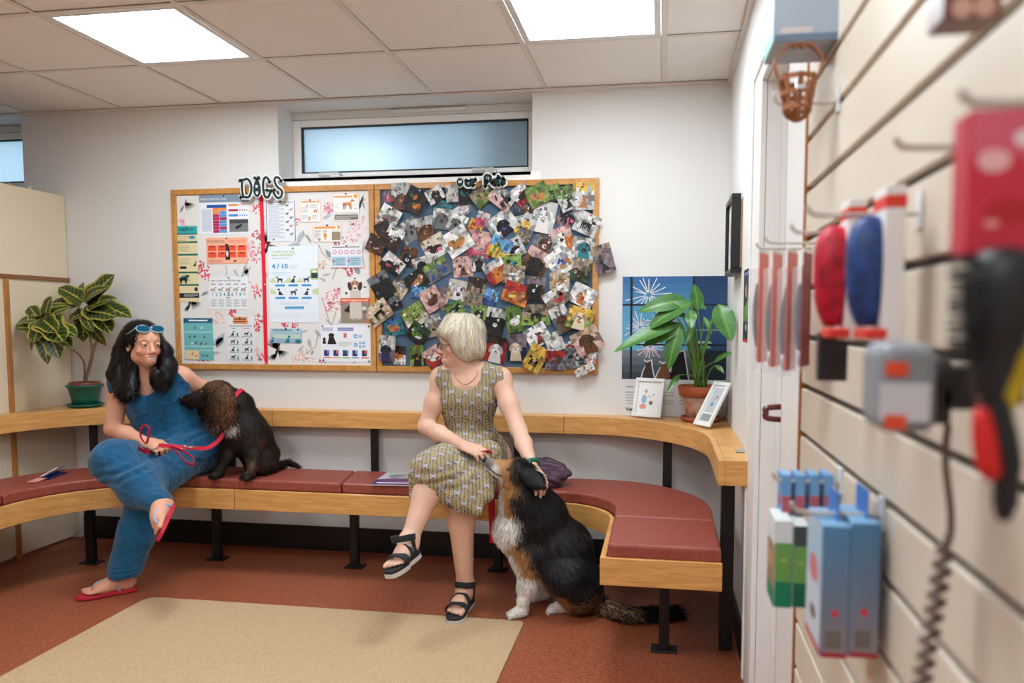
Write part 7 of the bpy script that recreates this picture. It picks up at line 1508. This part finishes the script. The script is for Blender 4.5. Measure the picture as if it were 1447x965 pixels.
# --- row of blister packs with grooming tools
zG = ZG0+3*GP
for (x, y, Y, lb) in ((1069, 352, 1.60, 'hook of the farthest blister packs'), (1082, 344, 1.46, 'hook of the thick black clipper packs'), (1118, 330, 1.07, 'hook of the red and white card pack'), (1140, 305, .95, 'hook of the blue and white card pack')): hook(Y, P(x, y, Y)[2], XS-P(x, y, Y)[0], lb, .012, .0026, Y < 1.2)
CLEAR = mat('clear_blister', (235, 235, 238), .08, .5, alpha=.22)
def blister(x0, x1, y0, y1, Y, toolc, cardc, label, lean=0.):
    a = P(x0, y0, Y); b = P(x1, y1, Y); c = (a+b)/2; w_, h_ = b[0]-a[0], a[2]-b[2]; t = thing('blister_pack', label, 'blister pack', (c[0], Y, b[2]), 'blister packs on the slatted panel')
    Rz = np.array(Matrix.Rotation(-.42, 3, 'Z')); F_ = lambda x, y, z: c+Rz@np.array([x, y, z])
    obj('card', MB().box(c+np.array([0, 0, h_*.02]), (.0016, w_*1.9, h_*.88), Rz), mat('card_%d_%d_%d' % cardc, cardc, .5), t); obj('header', MB().box(F_(-.001, 0, h_*.42), (.0026, w_*1.95, h_*.13), Rz), mat('card_white', (232, 228, 226), .5), t)
    obj('print_panel', MB().box(F_(-.0012, 0, h_*.2), (.0012, w_*1.5, h_*.2), Rz), mat('card_white', (232, 228, 226), .5), t)
    obj('tool_body', MB().tube(spline([F_(-.008, -.008+lean, h_*.22), F_(-.011, 0, -.02*h_), F_(-.009, .006-lean, -h_*.30)], 5), [.003, .004, .005, .006, .007, .007, .0075, .0075, .007, .006, .005], 8, flat=1.4), mat('tool_%d_%d_%d' % toolc, toolc, .4), t)
    obj('tool_ring', MB().tube([F_(-.009, .006-lean+.011*math.cos(q), -h_*.36+.014*math.sin(q)) for q in np.linspace(0, 6.2832, 16)[:-1]], .003, 7, closed=True), mat('tool_chrome', (180, 182, 186), .25, .5, .8), t)
    me = MB().box((0, 0, 0), (.02, w_*1.5, h_*.82)).mesh(bevel=.006, seg=2); me.materials.append(CLEAR); obj('bubble', me, None, t, mw=Matrix.Translation(Vector(F_(-.011, 0, -h_*.06))) @ Matrix.Rotation(-.42, 4, 'Z'))
blister(1068, 1088, 352, 525, 1.60, (40, 38, 40), (232, 130, 116), 'farthest blister pack with black tool on orange card'); blister(1086, 1108, 352, 532, 1.53, (54, 48, 50), (228, 140, 136), 'second blister pack with pink card beside the door frame', .006); blister(1106, 1130, 350, 538, 1.45, (34, 34, 36), (216, 120, 112), 'blister pack with thick black clippers on red card', .014); blister(1128, 1150, 350, 532, 1.40, (44, 40, 42), (140, 64, 64), 'blister pack with dark red card and silver ring')
def card2(x0, x1, y0, y1, Y, col, label):
    a = P(x0, y0, Y); b = P(x1, y1, Y); c = (a+b)/2; w_, h_ = b[0]-a[0], a[2]-b[2]; t = thing('card_pack', label, 'card pack', (c[0], Y, b[2]), 'card packs on the slatted panel')
    obj('card', MB().box((c[0]+w_*.30, Y, c[2]), (.022, .05, h_)).mesh(bevel=.001, seg=1), mat('card_white', (232, 228, 226), .5), t); obj('red_tab', MB().box((c[0]+w_*.30, Y-.0005, a[2]-h_*.10), (.0228, .0506, h_*.08)).mesh(), mat('red_tab', (222, 60, 48), .5), t)
    obj('bundle', MB().tube(spline([(c[0]-w_*.1, Y, a[2]-h_*.18), (c[0]-w_*.16, Y-.006, c[2]+h_*.02), (c[0]-w_*.1, Y, b[2]+h_*.10)], 6), [.006, .011, .014, .016, .017, .017, .017, .017, .0165, .016, .014, .011, .008], 10, flat=1.5), mat('bundle_%d_%d_%d' % col, col, .45, var=(70, tuple(int(v*.7) for v in col), .2)), t)
    obj('bottom_tab', MB().box((c[0]-w_*.05, Y-.002, b[2]+h_*.05), (w_*.5, .05, h_*.07)).mesh(bevel=.002, seg=1), mat('red_tab', (222, 60, 48), .5), t)
card2(1158, 1212, 285, 480, 1.05, (206, 24, 54), 'white card pack with a bright red rolled item'); card2(1206, 1264, 268, 482, .93, (40, 74, 138), 'white card pack with a blue rolled item')
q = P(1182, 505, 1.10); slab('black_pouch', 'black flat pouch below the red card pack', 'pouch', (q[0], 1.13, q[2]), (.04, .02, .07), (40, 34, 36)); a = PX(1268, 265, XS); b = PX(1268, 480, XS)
o = obj('shadow_gap_strip', MB().box(((XS-.0035), a[1], (a[2]+b[2])/2), (.006, .008, a[2]-b[2])).mesh(bevel=.001, seg=1), mat('dark_brown_shadow', (62, 48, 42), .6)); tag(o, 'dark brown upright strip painted as the shadow gap beside the blue card pack', 'card')  # thin dark strip stands in for the shadow gap against the slats
# --- grey clipper with curly cord
yC = .745; c = (P(1228, 545, yC)+P(1310, 545, yC))/2; w_ = P(1310, 545, yC)[0]-P(1228, 545, yC)[0]; h_ = P(1270, 485, yC)[2]-P(1270, 608, yC)[2]
t = thing('grooming_clipper', 'grey electric grooming machine with orange marks and a black joint on the slatted panel', 'clipper', (c[0], yC, c[2]-h_/2)); GY = mat('grey_plastic', (134, 138, 142), .4); ORG = mat('orange_mark', (226, 78, 44), .5); BKP = mat('black_plastic', (30, 30, 32), .45)
bd = MB().box(c, (w_, .07, h_)).mesh(bevel=.014, seg=4); obj('body', bd, GY, t); obj('label_plate', MB().box(c+np.array([-.004, -.0352, -.012]), (w_*.82, .0014, h_*.42)).mesh(), mat('pale_label', (206, 204, 206), .5), t)
for zz in (.018, -.030): obj('orange_mark', MB().box(c+np.array([-.012, -.036, zz]), (w_*.36, .0014, .013)).mesh(), ORG, t)
obj('joint', MB().ball(c+np.array([w_*.62, -.005, .01]), (.016, .022, .020)).box(c+np.array([w_*.55, 0, -.018]), (.024, .04, .03)), BKP, t); obj('wall_bracket', MB().bx((c[0]+w_*.62, yC-.02, c[2]-.02), (XS-.001, yC+.02, c[2]+.02)).mesh(bevel=.003, seg=1), BKP, t)
CORD = mat('brown_cord', (112, 92, 82), .6); cp = []
for i in range(15): cp.append(P(1340-4*math.sin(i*.4), 600+160*i/14, .755))
for i in range(60): x_ = 1338-38*i/60+12*math.sin(i*1.05)*min(1, i/6); cp.append(P(x_, 760+215*i/60, .755-.008*math.cos(i*1.05)))
tag(obj('coiled_cord', MB().tube(cp, .0036, 7), CORD), 'brown coiled cable hanging down from the grey grooming machine', 'cord')
# --- brush with red handle
yD = .55; t = thing('grooming_brush', 'black bristle brush with a red and black handle hanging at the right edge', 'brush', P(1410, 735, yD)); a = P(1400, 350, yD); b = P(1395, 560, yD)
obj('brush_head', MB().tube(spline([a+(.008, 0, 0), a*.7+b*.3+(.007, 0, 0), a*.35+b*.65+(.004, 0, 0), b], 5), [.010, .016, .020, .022, .023, .023, .023, .022, .021, .019, .017, .015, .014, .012, .011, .010], 14, flat=1), BKP, t)
br = MB(); RB = random.Random(2)
for i in range(150):
    v = RB.uniform(.05, .75); p = a*(1-v)+b*v; an = RB.uniform(2.2, 4.1); dr = np.array([math.cos(an), math.sin(an)*.8, RB.uniform(-.1, .1)]); q = p+(.008, 0, 0)+dr*.018; br.tube([q, q+dr*.016], .0006, 3)
o = obj('bristles', br, BKP, t); o['kind'] = 'stuff'
hd0, hd1 = P(1388, 575, yD), P(1418, 735, yD); obj('handle', MB().tube(spline([b, hd0+(.008, 0, 0), hd0*.5+hd1*.5+(.009, 0, 0), hd1], 5), [.008]*5+[.0095]*6+[.008]*3+[.006, .004], 10), BKP, t)
o = obj('red_grip', MB().tube(spline([hd0+(-.002, -.003, 0), hd0*.5+hd1*.5+(-.004, -.003, 0), hd1+(-.006, -.002, .03)], 6), [.004, .006, .007, .008, .008, .008, .008, .0075, .007, .006, .005, .004, .002], 10), mat('red_rubber', (204, 34, 32), .5), t)
o = obj('yellow_tag', MB().box(P(1434, 535, .585), (.018, .004, .045), Matrix.Rotation(.4, 3, 'Y')).mesh(bevel=.001, seg=1), mat('yellow_card', (226, 196, 40), .5)); tag(o, 'yellow tag half hidden behind the brush at the right edge', 'tag'); q = P(1442, 440, .60)
slab('dark_red_packet', 'dark red packet behind the black brush at the right edge', 'packet', (q[0]-.006, .615, q[2]-.01), (.03, .02, .12), (96, 22, 26))
# --- lower boxes
def bluebox(x0, x1, y0, y1, Y, lb, front):
    a = P(x0, y0, Y); b = P(x1, y1, Y); w_, h_ = b[0]-a[0], a[2]-b[2]
    def ed(p):
        for i in range(10): p.rect(0, i*.1, 1, i*.1+.1, (int(84+6*i), int(134-1*i), int(176-5*i)), 1)
        p.disc(.5, .66, .14, .14, (214, 50, 60), 3).rect(.15, .78, .85, .94, (150, 140, 134), 3); [p.rect(.2+.1*i, .79, .25+.1*i, .93, (60, 56, 56), 4) for i in range(6)]; p.rect(0, .965, 1, 1, (176, 26, 46), 3)
    def fr(p): p.rect(0, 0, 1, .5, (170, 196, 216)).rect(0, .5, 1, .95, (196, 206, 216)).disc(.5, .4, .3, .2, (206, 120, 130)).rect(0, .95, 1, 1, (186, 30, 50), 3).disc(.5, .75, .2, .1, (110, 90, 84))
    t = slab('blue_carton', lb, 'box', ((a[0]+b[0])/2, Y+.05, (a[2]+b[2])/2), (w_, .10, h_), (120, 164, 200), fr if front else None, ed, group='blue cartons on the lower hook')
    c = np.array([(a[0]+b[0])/2, Y+.05, a[2]]); obj('hang_tab', MB().box(c+(0.006, 0, .018), (.0016, .06, .04)).mesh(), mat('blue_tab', (60, 120, 190), .4), t)
bluebox(1163, 1197, 742, 932, 1.02, 'blue and white carton with a barcode edge, nearer the room', True); bluebox(1204, 1240, 738, 932, 1.02, 'blue carton with a barcode edge, tight against the slatted panel', False)
def greenbox(x0, x1, y0, y1, Y, lb, g1, tint):
    a = P(x0, y0, Y); b = P(x1, y1, Y)
    def ed(p): p.rect(0, 0, 1, .25, tint).rect(0, .25, 1, .7, (112, 164, 84)).rect(0, .7, 1, 1, g1).disc(.5, .45, .2, .15, (150, 190, 110), 3)
    slab('green_carton', lb, 'box', ((a[0]+b[0])/2, Y+.04, (a[2]+b[2])/2), (b[0]-a[0], .08, a[2]-b[2]), (214, 220, 218), lambda p: p.rect(0, .3, 1, 1, (150, 130, 100)).disc(.5, .5, .3, .2, (196, 150, 110)).rect(0, .8, 1, 1, g1, 3), ed, group='green cartons on the lower hooks')
greenbox(1096, 1118, 735, 860, 1.24, 'white-topped green carton nearest the door frame', (16, 130, 92), (226, 230, 230)); greenbox(1122, 1141, 742, 860, 1.24, 'darker green carton behind the white-topped one', (14, 104, 72), (70, 78, 80))
for i, (x, Y) in enumerate(((1112, 1.29), (1131, 1.29), (1152, 1.29), (1172, 1.29))):
    a = P(x-6, 672, Y); b = P(x+6, 738, Y); slab('small_blue_packet', ('first', 'second', 'third', 'fourth')[i]+' small blue packet on the low hook, counting from the door', 'packet', ((a[0]+b[0])/2, Y+.03, (a[2]+b[2])/2), (b[0]-a[0]-.001, .05, a[2]-b[2]), (110, 160, 206), lambda p: p.disc(.5, .6, .25, .2, (206, 60, 70)), lambda p: p.rect(0, .45, 1, .85, (176, 90, 100)).rect(0, .85, 1, 1, (60, 66, 80)), group='small blue packets')
hook(1.30, P(1185, 682, 1.30)[2], XS-P(1092, 682, 1.30)[0], 'upper of the two low hooks, carrying small blue packets', .014, .003); hook(1.06, P(1228, 728, 1.06)[2], XS-P(1118, 728, 1.06)[0], 'lower hook carrying the blue cartons', .014, .0034)
